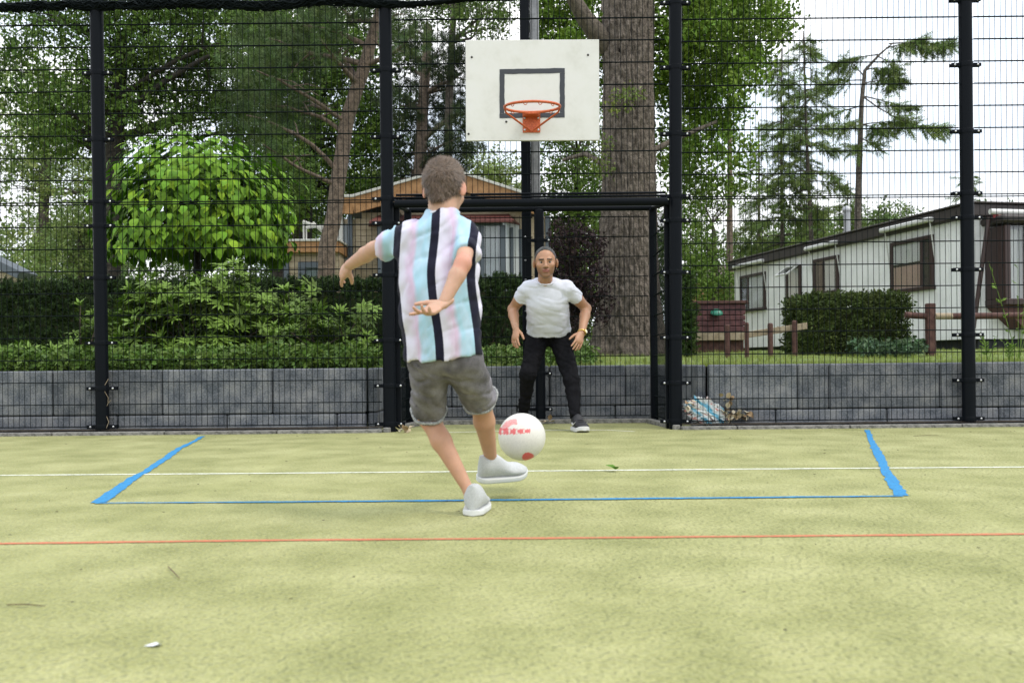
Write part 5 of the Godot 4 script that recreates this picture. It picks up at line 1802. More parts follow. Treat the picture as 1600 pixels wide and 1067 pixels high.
	rosette_shrub("low broad leaved shrub at far left on top of the wall", Vector3(-4.8322, 0.53, -9.6), spots, whorls, rho, wood, 94, "rhododendrons on the wall")
	spots = []
	for k in 14:
		spots.append([Vector3(-4.4973 + rng.randf_range(-0.16, 0.18), 0.62 + rng.randf_range(0.1, 0.66), -10.2 + rng.randf_range(-0.15, 0.15)), rng.randf_range(0.65, 1.0)])
	rosette_shrub("thin young rhododendron just left of the left fence post", Vector3(-4.4876, 0.54, -10.2), spots, whorls, rho, wood, 95, "rhododendrons on the wall")

	# --- purple leaved shrub by the oak
	var pur := thing("purple_shrub", "dark purple leaved shrub between the keeper and the oak trunk", "shrub", Vector3(0.8777, 0.62, -13.5))
	var clumps := []
	for q in [Vector3(0.7818, 2.3327, -13.5000), Vector3(1.0505, 2.1952, -13.5000), Vector3(0.6883, 1.9736, -13.5000), Vector3(0.9575, 1.8810, -13.5000), Vector3(1.1358, 1.6993, -13.5000), Vector3(0.7745, 1.5677, -13.5000), Vector3(0.9982, 1.4306, -13.5000), Vector3(0.6374, 1.3440, -13.5000), Vector3(1.1774, 1.3389, -13.5000), Vector3(0.8606, 1.1619, -13.5000)]:
		clumps.append([q + Vector3(0, 0, rng.randf_range(-0.2, 0.2)), 0.24])
	var purple := leafy(1, 1, 1, 0.2)
	purple.backlight = lin(0.03, 0.012, 0.012)
	crown(pur, clumps, 1500.0, herb_spray, purple, Color(0.040, 0.026, 0.027), 96, 0.9, 0.9)
	for k in 7:
		var m := MB.new()
		var e: Vector3 = clumps[k][0] - pur.position
		m.tube([Vector3(rng.randf_range(-0.1, 0.1), 0, 0), e * 0.5 + Vector3(0.04, 0, 0), e], [0.02, 0.013, 0.005], 5)
		part("stem", m.mesh(), wood, pur)

	# --- low leafy ground cover along the top of the wall, left
	ground_leaves("ground_cover", "low leafy ground cover spilling along the wall top left of the goal", 2300, Vector2(-5.2, -1.4), Vector2(-10.3, -8.86), 0.13, herb_spray, gloss, Color(0.115, 0.19, 0.040), 97)
	ground_leaves("creeping_plant", "patch of bluish green creeping plants at the foot of the square bush", 260, Vector2(4.4846, 5.2679), Vector2(-12.8, -12.2), 0.12, herb_spray, gloss, Color(0.085, 0.14, 0.075), 98)
	ground_leaves("undergrowth", "shaded undergrowth below the hedge behind the boy", 700, Vector2(-1.4, 0.9), Vector2(-12.3, -10.1), 0.10, herb_spray, gloss, Color(0.12, 0.19, 0.05), 99)

	# --- grass along the wall and up to the mobile home
	var gm := MB.new()
	for k in 9:
		var a := rng.randf() * TAU
		var d := Vector3(cos(a) * 0.35, 1, sin(a) * 0.35)
		var p := Vector3(rng.randf_range(-0.03, 0.03), 0, rng.randf_range(-0.03, 0.03))
		var s := Vector3(-sin(a), 0, cos(a)) * 0.0028
		var l := rng.randf_range(0.05, 0.11)
		gm.tri(p - s, p + s, p + d * l, Vector3(cos(a), 0.3, sin(a)))
	xs = []
	cs = PackedColorArray()
	for k in 9500:
		var z := -8.84 - 6.5 * pow(rng.randf(), 1.8)
		var x := rng.randf_range(-1.35, 9.5)
		if x < 1.85 and z > -9.92:
			continue
		xs.append(Transform3D(Basis(Vector3.UP, rng.randf() * TAU).scaled(Vector3.ONE * rng.randf_range(0.3, 0.75)), Vector3(x, lawn_height(z) - 0.005, z)))
		cs.append(tint(rng, Color(0.23, 0.28, 0.07), 0.35))
	var grass := scatter("grass", gm.mesh(), gloss, xs, cs, self)
	tag(grass, "short lawn grass growing along the top of the right wall", "grass")

	# --- tall weeds by the right post and a leafy spray before the end window
	for q in [[Vector3(4.6693, 0.53, -9.4), 0.30, "thin grass weed standing behind the right fence post"], [Vector3(4.9798, 0.53, -9.6), 0.26, "low weed clump at the right edge on the wall"], [Vector3(5.4919, 0.53, -10.4), 1.15, "tall leafy weed before the mobile home end window"]]:
		var w := thing("weed", q[2], "plant", q[0], "weeds on the wall")
		var h: float = q[1]
		for k in 6:
			var m := MB.new()
			var lean := Vector3(rng.randf_range(-0.35, 0.35), 1, rng.randf_range(-0.3, 0.3)) * h * rng.randf_range(0.5, 1.0)
			m.tube([Vector3.ZERO, lean * 0.5 + Vector3(0, 0.02, 0), lean], [0.004, 0.003, 0.0015], 4, false)
			for j in 5:
				var p := lean * (0.3 + 0.15 * j)
				leaf_into(m, p, along(Vector3(rng.randf_range(-1, 1), 0.5, rng.randf_range(-1, 1)), rng.randf() * 6.0), 0.05 + 0.03 * h, 0.018 + 0.012 * h)
			part("stem", m.mesh(), rho, w)


func ground_leaves(called: String, label: String, count: int, xr: Vector2, zr: Vector2, high: float, spray: Mesh, mat: Material, c: Color, sd: int) -> void:
	var rng := RandomNumberGenerator.new()
	rng.seed = sd
	var nz := FastNoiseLite.new()
	nz.seed = sd
	nz.frequency = 1.2
	var xs: Array[Transform3D] = []
	var cs := PackedColorArray()
	for k in count:
		var p := Vector3(rng.randf_range(xr.x, xr.y), 0, rng.randf_range(zr.x, zr.y))
		var h := high * (0.55 + 0.8 * nz.get_noise_2d(p.x, p.z) + 0.3)
		p.y = lawn_height(p.z) + maxf(0.0, h) * rng.randf()
		var up := Vector3(rng.randf_range(-0.8, 0.8), 0.8, rng.randf_range(-0.6, 0.9)).normalized()
		xs.append(Transform3D(along(up, rng.randf() * TAU).scaled(Vector3.ONE * rng.randf_range(0.6, 1.2)), p))
		cs.append(tint(rng, c, 0.3))
	var o := scatter(numbered(called), spray, mat, xs, cs, self)
	tag(o, label, "plants")


func build_small_things() -> void:
	var rng := RandomNumberGenerator.new()
	rng.seed = 1200
	var timber := grained(grain(256, 801, 0.02, 0.1, 0.4, Color(0.045, 0.018, 0.014), Color(0.075, 0.032, 0.025), Color(0.11, 0.055, 0.042)), 1.6, 0.85)
	var raw := grained(grain(256, 803, 0.02, 0.1, 0.4, Color(0.22, 0.17, 0.11), Color(0.30, 0.24, 0.16), Color(0.36, 0.30, 0.22)), 1.6, 0.85)
	# short brown stakes with a pale rail
	var sf := thing("stake_fence", "row of short brown stakes with pale rail before the mobile home", "fence", Vector3(3.2768, 0.6, -12.6))
	for q in [[Vector3(2.8355, 1.0447, -12.6000), 0.036], [Vector3(3.0877, 1.0675, -12.6000), 0.03], [Vector3(3.3985, 1.0562, -12.6000), 0.036], [Vector3(3.7180, 1.0867, -12.6000), 0.036]]:
		var h: float = q[0].y - 0.55
		var m := MB.new()
		m.lathe(Vector3(0, 0, 0), [[q[1], -0.08], [q[1], h - 0.02], [float(q[1]) * 0.85, h], [0.0, h + 0.004]], 10)
		part("stake", m.mesh(), timber, sf, Transform3D(Basis.IDENTITY, Vector3(q[0].x, 0.55, q[0].z) - sf.position))
	var ra := Vector3(3.1227, 0.9099, -12.6800) - sf.position
	var rb := Vector3(3.9100, 1.0207, -12.6800) - sf.position
	var rl := MB.new()
	rl.box((ra + rb) * 0.5, Vector3((rb - ra).length(), 0.085, 0.03), 0.005, Basis(Vector3.BACK, atan2(rb.y - ra.y, rb.x - ra.x)))
	part("rail", rl.mesh(), raw, sf)
	# stout post with a purple brown rail to the right
	var pf := thing("rail_fence", "stout brown post with a long maroon rail, right of the square bush", "fence", Vector3(5.4155, 0.57, -12.4))
	var pm := MB.new()
	var ph := 1.2603
	pm.box(Vector3(0, (ph - 0.5) * 0.5, 0), Vector3(0.105, ph - 0.45, 0.105), 0.01)
	part("post", pm.mesh(), timber, pf, Transform3D(Basis.IDENTITY, Vector3(0, -0.07, 0)))
	for q in [[Vector3(5.4561, 1.1170, -12.3500), Vector3(5.6702, 1.1150, -12.3500), raw], [Vector3(5.6702, 1.1150, -12.3500), Vector3(7.5498, 1.1111, -12.3000), timber], [Vector3(5.1103, 1.1417, -12.4500), Vector3(5.3711, 1.1212, -12.4200), timber]]:
		var m := MB.new()
		var a: Vector3 = q[0] - pf.position
		var b: Vector3 = q[1] - pf.position
		m.tube([a, b], 0.042, 12)
		part("rail", m.mesh(), q[2], pf)
	# maroon plank box with a green scoop hanging on it
	var bx := thing("plank_shed", "low maroon plank shed left of the mobile home", "shed", Vector3(3.2674, 0.72, -15.2))
	var sx0 := 2.8437
	var sx1 := 3.7050
	var sy := 1.0316
	var sh: float = (1.4673 - sy) / 5.0
	var maroon := grained(grain(256, 805, 0.02, 0.1, 0.4, Color(0.055, 0.018, 0.020), Color(0.085, 0.028, 0.030), Color(0.12, 0.045, 0.045)), 1.6, 0.7)
	for k in 5:
		boxed("plank", bx, maroon, Vector3(sx0, sy + sh * k, -15.18) - bx.position, Vector3(sx1, sy + sh * (k + 1) - 0.008, -15.21 - 0.003 * (k % 2)) - bx.position, 0.008)
	boxed("coping", bx, timber, Vector3(sx0 - 0.03, sy + sh * 5.0, -15.14) - bx.position, Vector3(sx1 + 0.03, sy + sh * 5.0 + 0.05, -16.4) - bx.position, 0.008)
	boxed("inner_wall", bx, timber, Vector3(sx0 + 0.02, 0.7, -15.24) - bx.position, Vector3(sx1 - 0.02, sy + sh * 5.0, -16.3) - bx.position)
	boxed("base_board", bx, raw, Vector3(sx0, sy - 0.14, -15.17) - bx.position, Vector3(sx1, sy - 0.006, -15.22) - bx.position, 0.006)
	var gb := MB.new()
	var gp := Vector3(3.2286, 1.3105, -15.1000)
	gb.lathe(Vector3.ZERO, [[0.0, 0.075], [0.05, 0.065], [0.09, 0.03], [0.10, 0.0], [0.085, -0.005], [0.0, 0.0]], 16)
	var gl := part(numbered("green_bowl"), gb.mesh(), paint(0.02, 0.17, 0.11, 0.35), self, Transform3D(Basis(Vector3.RIGHT, 0.35), gp))
	tag(gl, "small green plastic bowl hanging on the maroon plank shed", "bowl")

	# --- litter caught behind the fence at the right goal post
	var nz := FastNoiseLite.new()
	nz.seed = 15
	nz.frequency = 9.0
	var bag := MB.new()
	var rows := []
	var norms := []
	for i in 41:
		var el := PI * (i / 40.0 - 0.5)
		var row := PackedVector3Array()
		var nn := PackedVector3Array()
		for j in 64:
			var az := TAU * j / 64.0
			var d := Vector3(cos(el) * cos(az), sin(el), cos(el) * sin(az))
			var r := 1.0 + 0.5 * nz.get_noise_3dv(d * 0.55) - 0.55 * absf(nz.get_noise_3dv(d * 1.4 + Vector3.ONE * 7.0))
			var taper := 0.55 + 0.45 * clampf((-d.x + 0.7) / 1.2, 0.0, 1.0)
			row.append(d * r * Vector3(0.19, 0.125 * taper, 0.030))
			nn.append(d)
		rows.append(row)
		norms.append(nn)
	for i in range(1, 40):
		for j in 64:
			var q: Vector3 = (rows[i + 1][j] - rows[i - 1][j]).cross(rows[i][(j + 1) % 64] - rows[i][(j + 63) % 64]).normalized()
			norms[i][j] = q if q.dot(norms[i][j]) > 0.0 else -q
	bag.grid(rows, norms, true)
	for k in bag.v.size():
		var p := bag.v[k]
		var s := sin((p.y * 0.95 + p.x * 0.5) * 62.0 + nz.get_noise_3dv(p * 0.8) * 2.5)
		bag.c[k] = Color(0.10, 0.36, 0.52) if s > 0.62 else (Color(0.48, 0.14, 0.10) if s < -0.97 else Color(0.60, 0.64, 0.64))
	var bo := part(numbered("plastic_bag"), bag.mesh(), paint(1, 1, 1, 0.35), self, Transform3D(Basis(Vector3.BACK, -0.30), Vector3(1.7827, 0.0599, -8.7050)))
	bo.position.y = 0.105
	bo.scale = Vector3(1.2, 1.0, 1.0)
	tag(bo, "crumpled blue and white plastic bag behind the fence by the right goal post", "bag")
	var leaf_dry := MB.new()
	leaf_into(leaf_dry, Vector3.ZERO, Basis.IDENTITY, 0.09, 0.06, true)
	var dry_mesh := leaf_dry.mesh()
	var drys: Array[StandardMaterial3D] = []
	for q in [[0.40, 0.32, 0.20], [0.24, 0.16, 0.085], [0.55, 0.50, 0.38]]:
		var m := paint(q[0], q[1], q[2], 0.8)
		m.cull_mode = BaseMaterial3D.CULL_DISABLED
		drys.append(m)
	for q in [["heap of dry pale leaves beside the blue plastic bag", Vector3(2.0367, 0.0404, -8.7000), 40, Vector3(0.12, 0.06, 0.02), 0.0], ["tuft of dry leaves stuck in the wire above the plastic bag", Vector3(1.9309, 0.2228, -8.6600), 9, Vector3(0.055, 0.025, 0.012), 1.0], ["dry brown leaves lodged against the right goal post", Vector3(1.5845, 0.1825, -8.6000), 8, Vector3(0.03, 0.05, 0.015), 1.0], ["dry leaves blown to the foot of the left goal post", Vector3(-0.9597, 0.0114, -8.5200), 9, Vector3(0.05, 0.012, 0.06), 0.0], ["few dead leaves on the kerb inside the goal", Vector3(0.3437, 0.0078, -9.5200), 6, Vector3(0.05, 0.012, 0.03), 0.0]]:
		var pos: Vector3 = q[1]
		if q[4] == 0.0:
			pos.y = 0.004 if pos.z < -8.6 and pos.x > 0.9 else TURF
		var t := thing("dry_leaves", q[0], "leaves", pos, "windblown dry leaves")
		for k in int(q[2]):
			var e: Vector3 = q[3]
			var off := Vector3(rng.randf_range(-1, 1) * e.x, rng.randf_range(-1 if q[4] > 0.0 else 0, 1) * e.y * (1.0 if q[4] > 0.0 else 1.6), rng.randf_range(-1, 1) * e.z)
			part("leaf", dry_mesh, drys[rng.randi() % 3], t, Transform3D(Basis.from_euler(Vector3(rng.randf() * 6, rng.randf() * 6, rng.randf() * 6)).scaled(Vector3.ONE * rng.randf_range(0.5, 1.0)), off + Vector3(0, 0.025 if q[4] == 0.0 else 0.0, 0)))
	# --- bits lying on the turf
	var gleaf := thing("fallen_leaf", "small fresh green leaf lying on the white line", "leaf", Vector3(0.5726, -0.0400, -5.3553))
	for k in 2:
		part("blade", dry_mesh, leafy(0.10, 0.20, 0.03), gleaf, Transform3D(Basis.from_euler(Vector3(-1.1, 0.7 + 1.8 * k, 0.3)).scaled(Vector3.ONE * 0.75), Vector3(0.0, 0.012, 0)))
	var twigs := [[Vector3(3.1662, -0.0400, -7.5759), Vector3(3.3855, -0.0400, -7.6146), "thin dark twig on the turf near the right wall"], [Vector3(-1.3089, -0.0400, -2.4739), Vector3(-1.2017, -0.0400, -2.4570), "thin dark twig on the turf at the left edge"], [Vector3(-1.0551, -0.0400, -2.9251), Vector3(-0.9619, -0.0400, -2.7577), "short faint twig on the turf below the red line"]]
	for q in twigs:
		var m := MB.new()
		var a: Vector3 = q[0]
		var b: Vector3 = q[1]
		var c := (a + b) * 0.5
		m.tube([a - c, Vector3(0, 0.004, 0.006), b - c], [0.0012, 0.0016, 0.0008], 5)
		var o := part(numbered("twig"), m.mesh(), timber, self, Transform3D(Basis.IDENTITY, c + Vector3(0, 0.004, 0)))
		tag(o, q[2], "twig", "twigs on the turf")
	var scrap := MB.new()
	scrap.tri(Vector3(-0.018, 0.003, 0.006), Vector3(0.002, 0.006, -0.012), Vector3(0.004, 0.004, 0.010), Vector3.UP)
	scrap.tri(Vector3(0.002, 0.006, -0.012), Vector3(0.020, 0.003, -0.004), Vector3(0.004, 0.004, 0.010), Vector3.UP)
	scrap.tri(Vector3(0.020, 0.003, -0.004), Vector3(0.017, 0.009, 0.008), Vector3(0.004, 0.004, 0.010), Vector3.UP)
	var so := part(numbered("paper_scrap"), scrap.mesh(), paint(0.66, 0.68, 0.72, 0.8), self, Transform3D(Basis.IDENTITY, Vector3(-0.7951, -0.0400, -2.1064)))
	tag(so, "tiny white paper scrap on the turf at lower left", "scrap")
	# specks of dirt and crumbs trodden into the turf
	var crumb := MB.new()
	crumb.lathe(Vector3.ZERO, [[0.0, 0.006], [0.007, 0.003], [0.008, 0.0]], 5)
	var xs: Array[Transform3D] = []
	var cs := PackedColorArray()
	for k in 150:
		var p := Vector3(rng.randf_range(-5, 5), TURF, rng.randf_range(-8.3, -1.4))
		xs.append(Transform3D(Basis(Vector3.UP, rng.randf() * TAU).scaled(Vector3(rng.randf_range(0.4, 1.5), 0.6, rng.randf_range(0.3, 0.9)) * (0.5 + 0.06 * -p.z)), p))
		cs.append(tint(rng, Color(0.06, 0.05, 0.03), 0.4))
	tag(scatter("dirt_specks", crumb.mesh(), paint(1, 1, 1, 1.0), xs, cs, self), "dark specks of dirt scattered over the turf", "dirt")
	# dry vine at the left post
	var vine := MB.new()
	var vp := []
	for k in 9:
		vp.append(Vector3(0.02 * sin(k * 1.7), 0.055 * k, 0.01 * cos(k)))
	vine.tube(vp, 0.0024, 5)
	vine.tube([vp[4], (vp[4] as Vector3) + Vector3(0.03, 0.03, 0.01)], 0.0025, 4)
	var vo := part(numbered("dry_vine"), vine.mesh(), raw, self, Transform3D(Basis.IDENTITY, Vector3(-3.6481, 0.02, -8.62)))
	tag(vo, "pale dry vine stem climbing beside the left fence post", "vine")



# ---------------------------------------------------------------- figures

# a signed distance field on a grid, meshed as surface nets
class Field:
	var o: Vector3
	var h: float
	var nx: int
	var ny: int
	var nz: int
	var d := PackedFloat32Array()

	func _init(lo: Vector3, hi: Vector3, cell: float) -> void:
		o = lo
		h = cell
		nx = int((hi.x - lo.x) / cell) + 2
		ny = int((hi.y - lo.y) / cell) + 2
		nz = int((hi.z - lo.z) / cell) + 2
		d.resize(nx * ny * nz)
		d.fill(9.0)

	# tapered limb from a to b, joined with smoothness k; s > 1 flattens it along the axis ax; flat cuts the ends square: 1 at b, 2 at both
	func limb(a: Vector3, b: Vector3, ra: float, rb: float, k := 0.02, ax := Vector3.ZERO, s := 1.0, flat := 0, sign := 1.0) -> void:
		var big := maxf(ra, rb) + k + 2.0 * h
		var lo := (a.min(b) - Vector3.ONE * big - o) / h
		var hi := (a.max(b) + Vector3.ONE * big - o) / h
		var x0 := maxi(0, int(lo.x))
		var y0 := maxi(0, int(lo.y))
		var z0 := maxi(0, int(lo.z))
		var x1 := mini(nx - 1, int(hi.x) + 1)
		var y1 := mini(ny - 1, int(hi.y) + 1)
		var z1 := mini(nz - 1, int(hi.z) + 1)
		var t := s - 1.0
		var ab := b - a
		var raw := ab.normalized()
		ab += ax * (ab.dot(ax) * t)
		var l2 := maxf(ab.length_squared(), 1e-9)
		for z in range(z0, z1 + 1):
			for y in range(y0, y1 + 1):
				var i := (z * ny + y) * nx + x0
				var p := o + Vector3(x0, y, z) * h - a
				for x in range(x0, x1 + 1):
					var q := p
					if t != 0.0:
						q += ax * (p.dot(ax) * t)
					var u := clampf(q.dot(ab) / l2, 0.0, 1.0)
					var dd := (q - ab * u).length() - lerpf(ra, rb, u)
					if flat > 0:
						dd = maxf(dd, (p - (b - a)).dot(raw))
						if flat > 1:
							dd = maxf(dd, -p.dot(raw))
					var e := d[i]
					if sign > 0.0:
						var w := clampf(0.5 + 0.5 * (e - dd) / k, 0.0, 1.0)
						d[i] = lerpf(e, dd, w) - k * w * (1.0 - w)
					else:
						var w := clampf(0.5 + 0.5 * (e + dd) / k, 0.0, 1.0)
						d[i] = lerpf(-dd, e, w) + k * w * (1.0 - w)
					p.x += h
					i += 1

	func ell(c: Vector3, bs: Basis, r: Vector3, k := 0.015, sign := 1.0) -> void:
		var big := maxf(r.x, maxf(r.y, r.z)) + k + 2.0 * h
		var lo := (c - Vector3.ONE * big - o) / h
		var hi := (c + Vector3.ONE * big - o) / h
		var x0 := maxi(0, int(lo.x))
		var y0 := maxi(0, int(lo.y))
		var z0 := maxi(0, int(lo.z))
		var x1 := mini(nx - 1, int(hi.x) + 1)
		var y1 := mini(ny - 1, int(hi.y) + 1)
		var z1 := mini(nz - 1, int(hi.z) + 1)
		var inv := bs.transposed()
		for z in range(z0, z1 + 1):
			for y in range(y0, y1 + 1):
				var i := (z * ny + y) * nx + x0
				for x in range(x0, x1 + 1):
					var q := (inv * (o + Vector3(x, y, z) * h - c)) / r
					var k0 := q.length()
					var k1 := maxf((q / r).length(), 1e-6)
					var dd := k0 * (k0 - 1.0) / k1
					var e := d[i]
					if sign > 0.0:
						var w := clampf(0.5 + 0.5 * (e - dd) / k, 0.0, 1.0)
						d[i] = lerpf(e, dd, w) - k * w * (1.0 - w)
					else:
						var w := clampf(0.5 + 0.5 * (e + dd) / k, 0.0, 1.0)
						d[i] = lerpf(-dd, e, w) + k * w * (1.0 - w)
					i += 1

	# keep what lies behind the plane
	func cut(p: Vector3, n: Vector3) -> void:
		for z in nz:
			for y in ny:
				var i := (z * ny + y) * nx
				var e := (o + Vector3(0, y, z) * h - p).dot(n)
				for x in nx:
					d[i] = maxf(d[i], e)
					e += h * n.x
					i += 1

	# creases: narrow valleys where the noise crosses zero
	func crease(noise: FastNoiseLite, m: Basis, amp: float) -> void:
		for z in nz:
			for y in ny:
				var i := (z * ny + y) * nx
				for x in nx:
					if absf(d[i]) < 0.03:
						var q := absf(noise.get_noise_3dv(m * (o + Vector3(x, y, z) * h)))
						d[i] += amp * (1.0 - smoothstep(0.0, 0.22, q))
					i += 1

	# folds: add noise, stretched by m, near the surface
	func fold(noise: FastNoiseLite, m: Basis, amp: float) -> void:
		for z in nz:
			for y in ny:
				var i := (z * ny + y) * nx
				for x in nx:
					if absf(d[i]) < 0.035:
						d[i] += amp * noise.get_noise_3dv(m * (o + Vector3(x, y, z) * h))
					i += 1

	func nets(mb: MB) -> int:
		var at := PackedInt32Array()
		at.resize(nx * ny * nz)
		at.fill(-1)
		var sx := 1
		var sy := nx
		var sz := nx * ny
		var off := PackedInt32Array([0, sx, sy, sx + sy, sz, sx + sz, sy + sz, sx + sy + sz])
		var cor: Array[Vector3] = []
		for k in 8:
			cor.append(Vector3(k & 1, (k >> 1) & 1, k >> 2))
		var edges := PackedInt32Array([0, 1, 2, 3, 4, 5, 6, 7, 0, 2, 1, 3, 4, 6, 5, 7, 0, 4, 1, 5, 2, 6, 3, 7])
		var lim := h * 4.5
		var base := mb.v.size()
		var val := PackedFloat32Array()
		val.resize(8)
		for z in nz - 1:
			for y in ny - 1:
				var i := (z * ny + y) * nx
				for x in nx - 1:
					if absf(d[i]) < lim:
						var mask := 0
						for k in 8:
							var e := d[i + off[k]]
							val[k] = e
							if e < 0.0:
								mask |= 1 << k
						if mask != 0 and mask != 255:
							var p := Vector3.ZERO
							var cnt := 0
							for k in 12:
								var a := edges[k * 2]
								var b := edges[k * 2 + 1]
								if ((mask >> a) & 1) != ((mask >> b) & 1):
									p += cor[a].lerp(cor[b], val[a] / (val[a] - val[b]))
									cnt += 1
							p /= cnt
							var g := Vector3.ZERO
							for k in 4:
								g.x += val[k * 2 + 1] - val[k * 2]
							g.y = val[2] + val[3] + val[6] + val[7] - val[0] - val[1] - val[4] - val[5]
							g.z = val[4] + val[5] + val[6] + val[7] - val[0] - val[1] - val[2] - val[3]
							at[i] = mb.v.size()
							var w := o + (Vector3(x, y, z) + p) * h
							mb.v.append(w)
							mb.n.append(g.normalized())
							mb.uv.append(Vector2(w.x, w.y))
							mb.c.append(mb.col)
					i += 1
		var q0 := mb.ix.size()
		for z in range(1, nz - 1):
			for y in range(1, ny - 1):
				var i := (z * ny + y) * nx + 1
				for x in range(1, nx - 1):
					if at[i] >= 0:
						var s0 := d[i] < 0.0
						if s0 != (d[i + sx] < 0.0) and at[i - sy] >= 0 and at[i - sz] >= 0 and at[i - sy - sz] >= 0:
							mb.face(at[i], at[i - sy], at[i - sy - sz], at[i - sz])
						if s0 != (d[i + sy] < 0.0) and at[i - sx] >= 0 and at[i - sz] >= 0 and at[i - sx - sz] >= 0:
							mb.face(at[i], at[i - sx], at[i - sx - sz], at[i - sz])
						if s0 != (d[i + sz] < 0.0) and at[i - sx] >= 0 and at[i - sy] >= 0 and at[i - sx - sy] >= 0:
							mb.face(at[i], at[i - sx], at[i - sx - sy], at[i - sy])
					i += 1
		# smooth the normals once over the faces
		var acc := PackedVector3Array()
		acc.resize(mb.v.size() - base)
		var k := q0
		while k < mb.ix.size():
			var a := mb.ix[k] - base
			var b := mb.ix[k + 1] - base
			var c := mb.ix[k + 2] - base
			var s := mb.n[a + base] + mb.n[b + base] + mb.n[c + base]
			acc[a] += s
			acc[b] += s
			acc[c] += s
			k += 3
		for j in acc.size():
			if acc[j].length_squared() > 1e-9:
				mb.n[base + j] = acc[j].normalized()
		return base


# hand: fwd along the palm, back out of its back, thumb towards the thumb's side
func add_hand(mb: MB, wrist: Vector3, fwd: Vector3, back: Vector3, thumb: Vector3, size: float, curl: Array, thumb_in := 0.3, spread := 0.10, nail := Color(0, 0, 0, 0)) -> void:
	fwd = fwd.normalized()
	back = (back - fwd * back.dot(fwd)).normalized()
	var side := fwd.cross(back).normalized()
	if side.dot(thumb) < 0.0:
		side = -side
	var s := size
	var reach := 0.2 * s
	var mid := wrist + fwd * 0.09 * s
	var f := Field.new(mid - Vector3.ONE * reach, mid + Vector3.ONE * reach, 0.0036)
	f.limb(wrist - fwd * 0.03 * s, wrist + fwd * 0.02 * s, 0.027 * s, 0.027 * s, 0.01, back, 1.35)
	f.limb(wrist + fwd * 0.015 * s + side * 0.004 * s, wrist + fwd * 0.075 * s + side * 0.006 * s, 0.033 * s, 0.040 * s, 0.012, back, 1.95)
	var lens := [0.078, 0.086, 0.08, 0.062]
	for k in 4:
		var acr := (1.5 - k) * 0.0205 * s
		var p := wrist + fwd * (0.092 - 0.004 * absf(k - 1.2)) * s + side * acr
		var c: float = curl[k] * 0.6
		var out := side * (1.3 - k) * spread
		f.limb(p - fwd * 0.03 * s, p, 0.0105 * s, 0.0105 * s, 0.006)
		for j in 3:
			var dir := (fwd * cos(c) - back * sin(c) + out).normalized()
			var l: float = lens[k] * s * [0.46, 0.3, 0.24][j]
			var e := p + dir * l
			f.limb(p, e, (0.0098 - 0.0010 * j) * s, (0.0090 - 0.0010 * j) * s, 0.003)
			p = e
			c += curl[k] * [0.9, 0.6, 0.0][j]
	var t0 := wrist + fwd * 0.022 * s + side * 0.026 * s - back * 0.006 * s
	var td := (fwd * 0.75 + side * (0.85 - thumb_in) - back * (0.25 + thumb_in)).normalized()
	var t1 := t0 + td * 0.04 * s
	var td2 := (td + fwd * 0.5 - side * thumb_in * 0.5).normalized()
	f.limb(t0, t1, 0.0165 * s, 0.0125 * s, 0.01)
	f.limb(t1, t1 + td2 * 0.032 * s, 0.0118 * s, 0.0105 * s, 0.003)
	f.limb(t1 + td2 * 0.032 * s, t1 + (td2 * 0.032 + (td2 + fwd * 0.2).normalized() * 0.024) * s, 0.0102 * s, 0.0082 * s, 0.003)
	f.nets(mb)


# normals of a closed loft from its neighbours, pointing away from each row's middle
func loft_norms(rows: Array) -> Array:
	var norms := []
	var m: int = rows[0].size()
	for r in rows.size():
		var mid := Vector3.ZERO
		for k in m:
			mid += rows[r][k] / m
		var nn := PackedVector3Array()
		for k in m:
			var du: Vector3 = rows[mini(r + 1, rows.size() - 1)][k] - rows[maxi(r - 1, 0)][k]
			var dv: Vector3 = rows[r][(k + 1) % m] - rows[r][(k + m - 1) % m]
			var q := du.cross(dv)
			var o: Vector3 = rows[r][k] - mid
			if q.length_squared() < 1e-14:
				q = o
			q = q.normalized()
			if q.dot(o) < 0.0:
				q = -q
			if r == 0:
				q = (q * 0.3 + Vector3.FORWARD).normalized()
			elif r == rows.size() - 1:
				q = (q * 0.3 + Vector3.BACK).normalized()
			nn.append(q)
		norms.append(nn)
	return norms


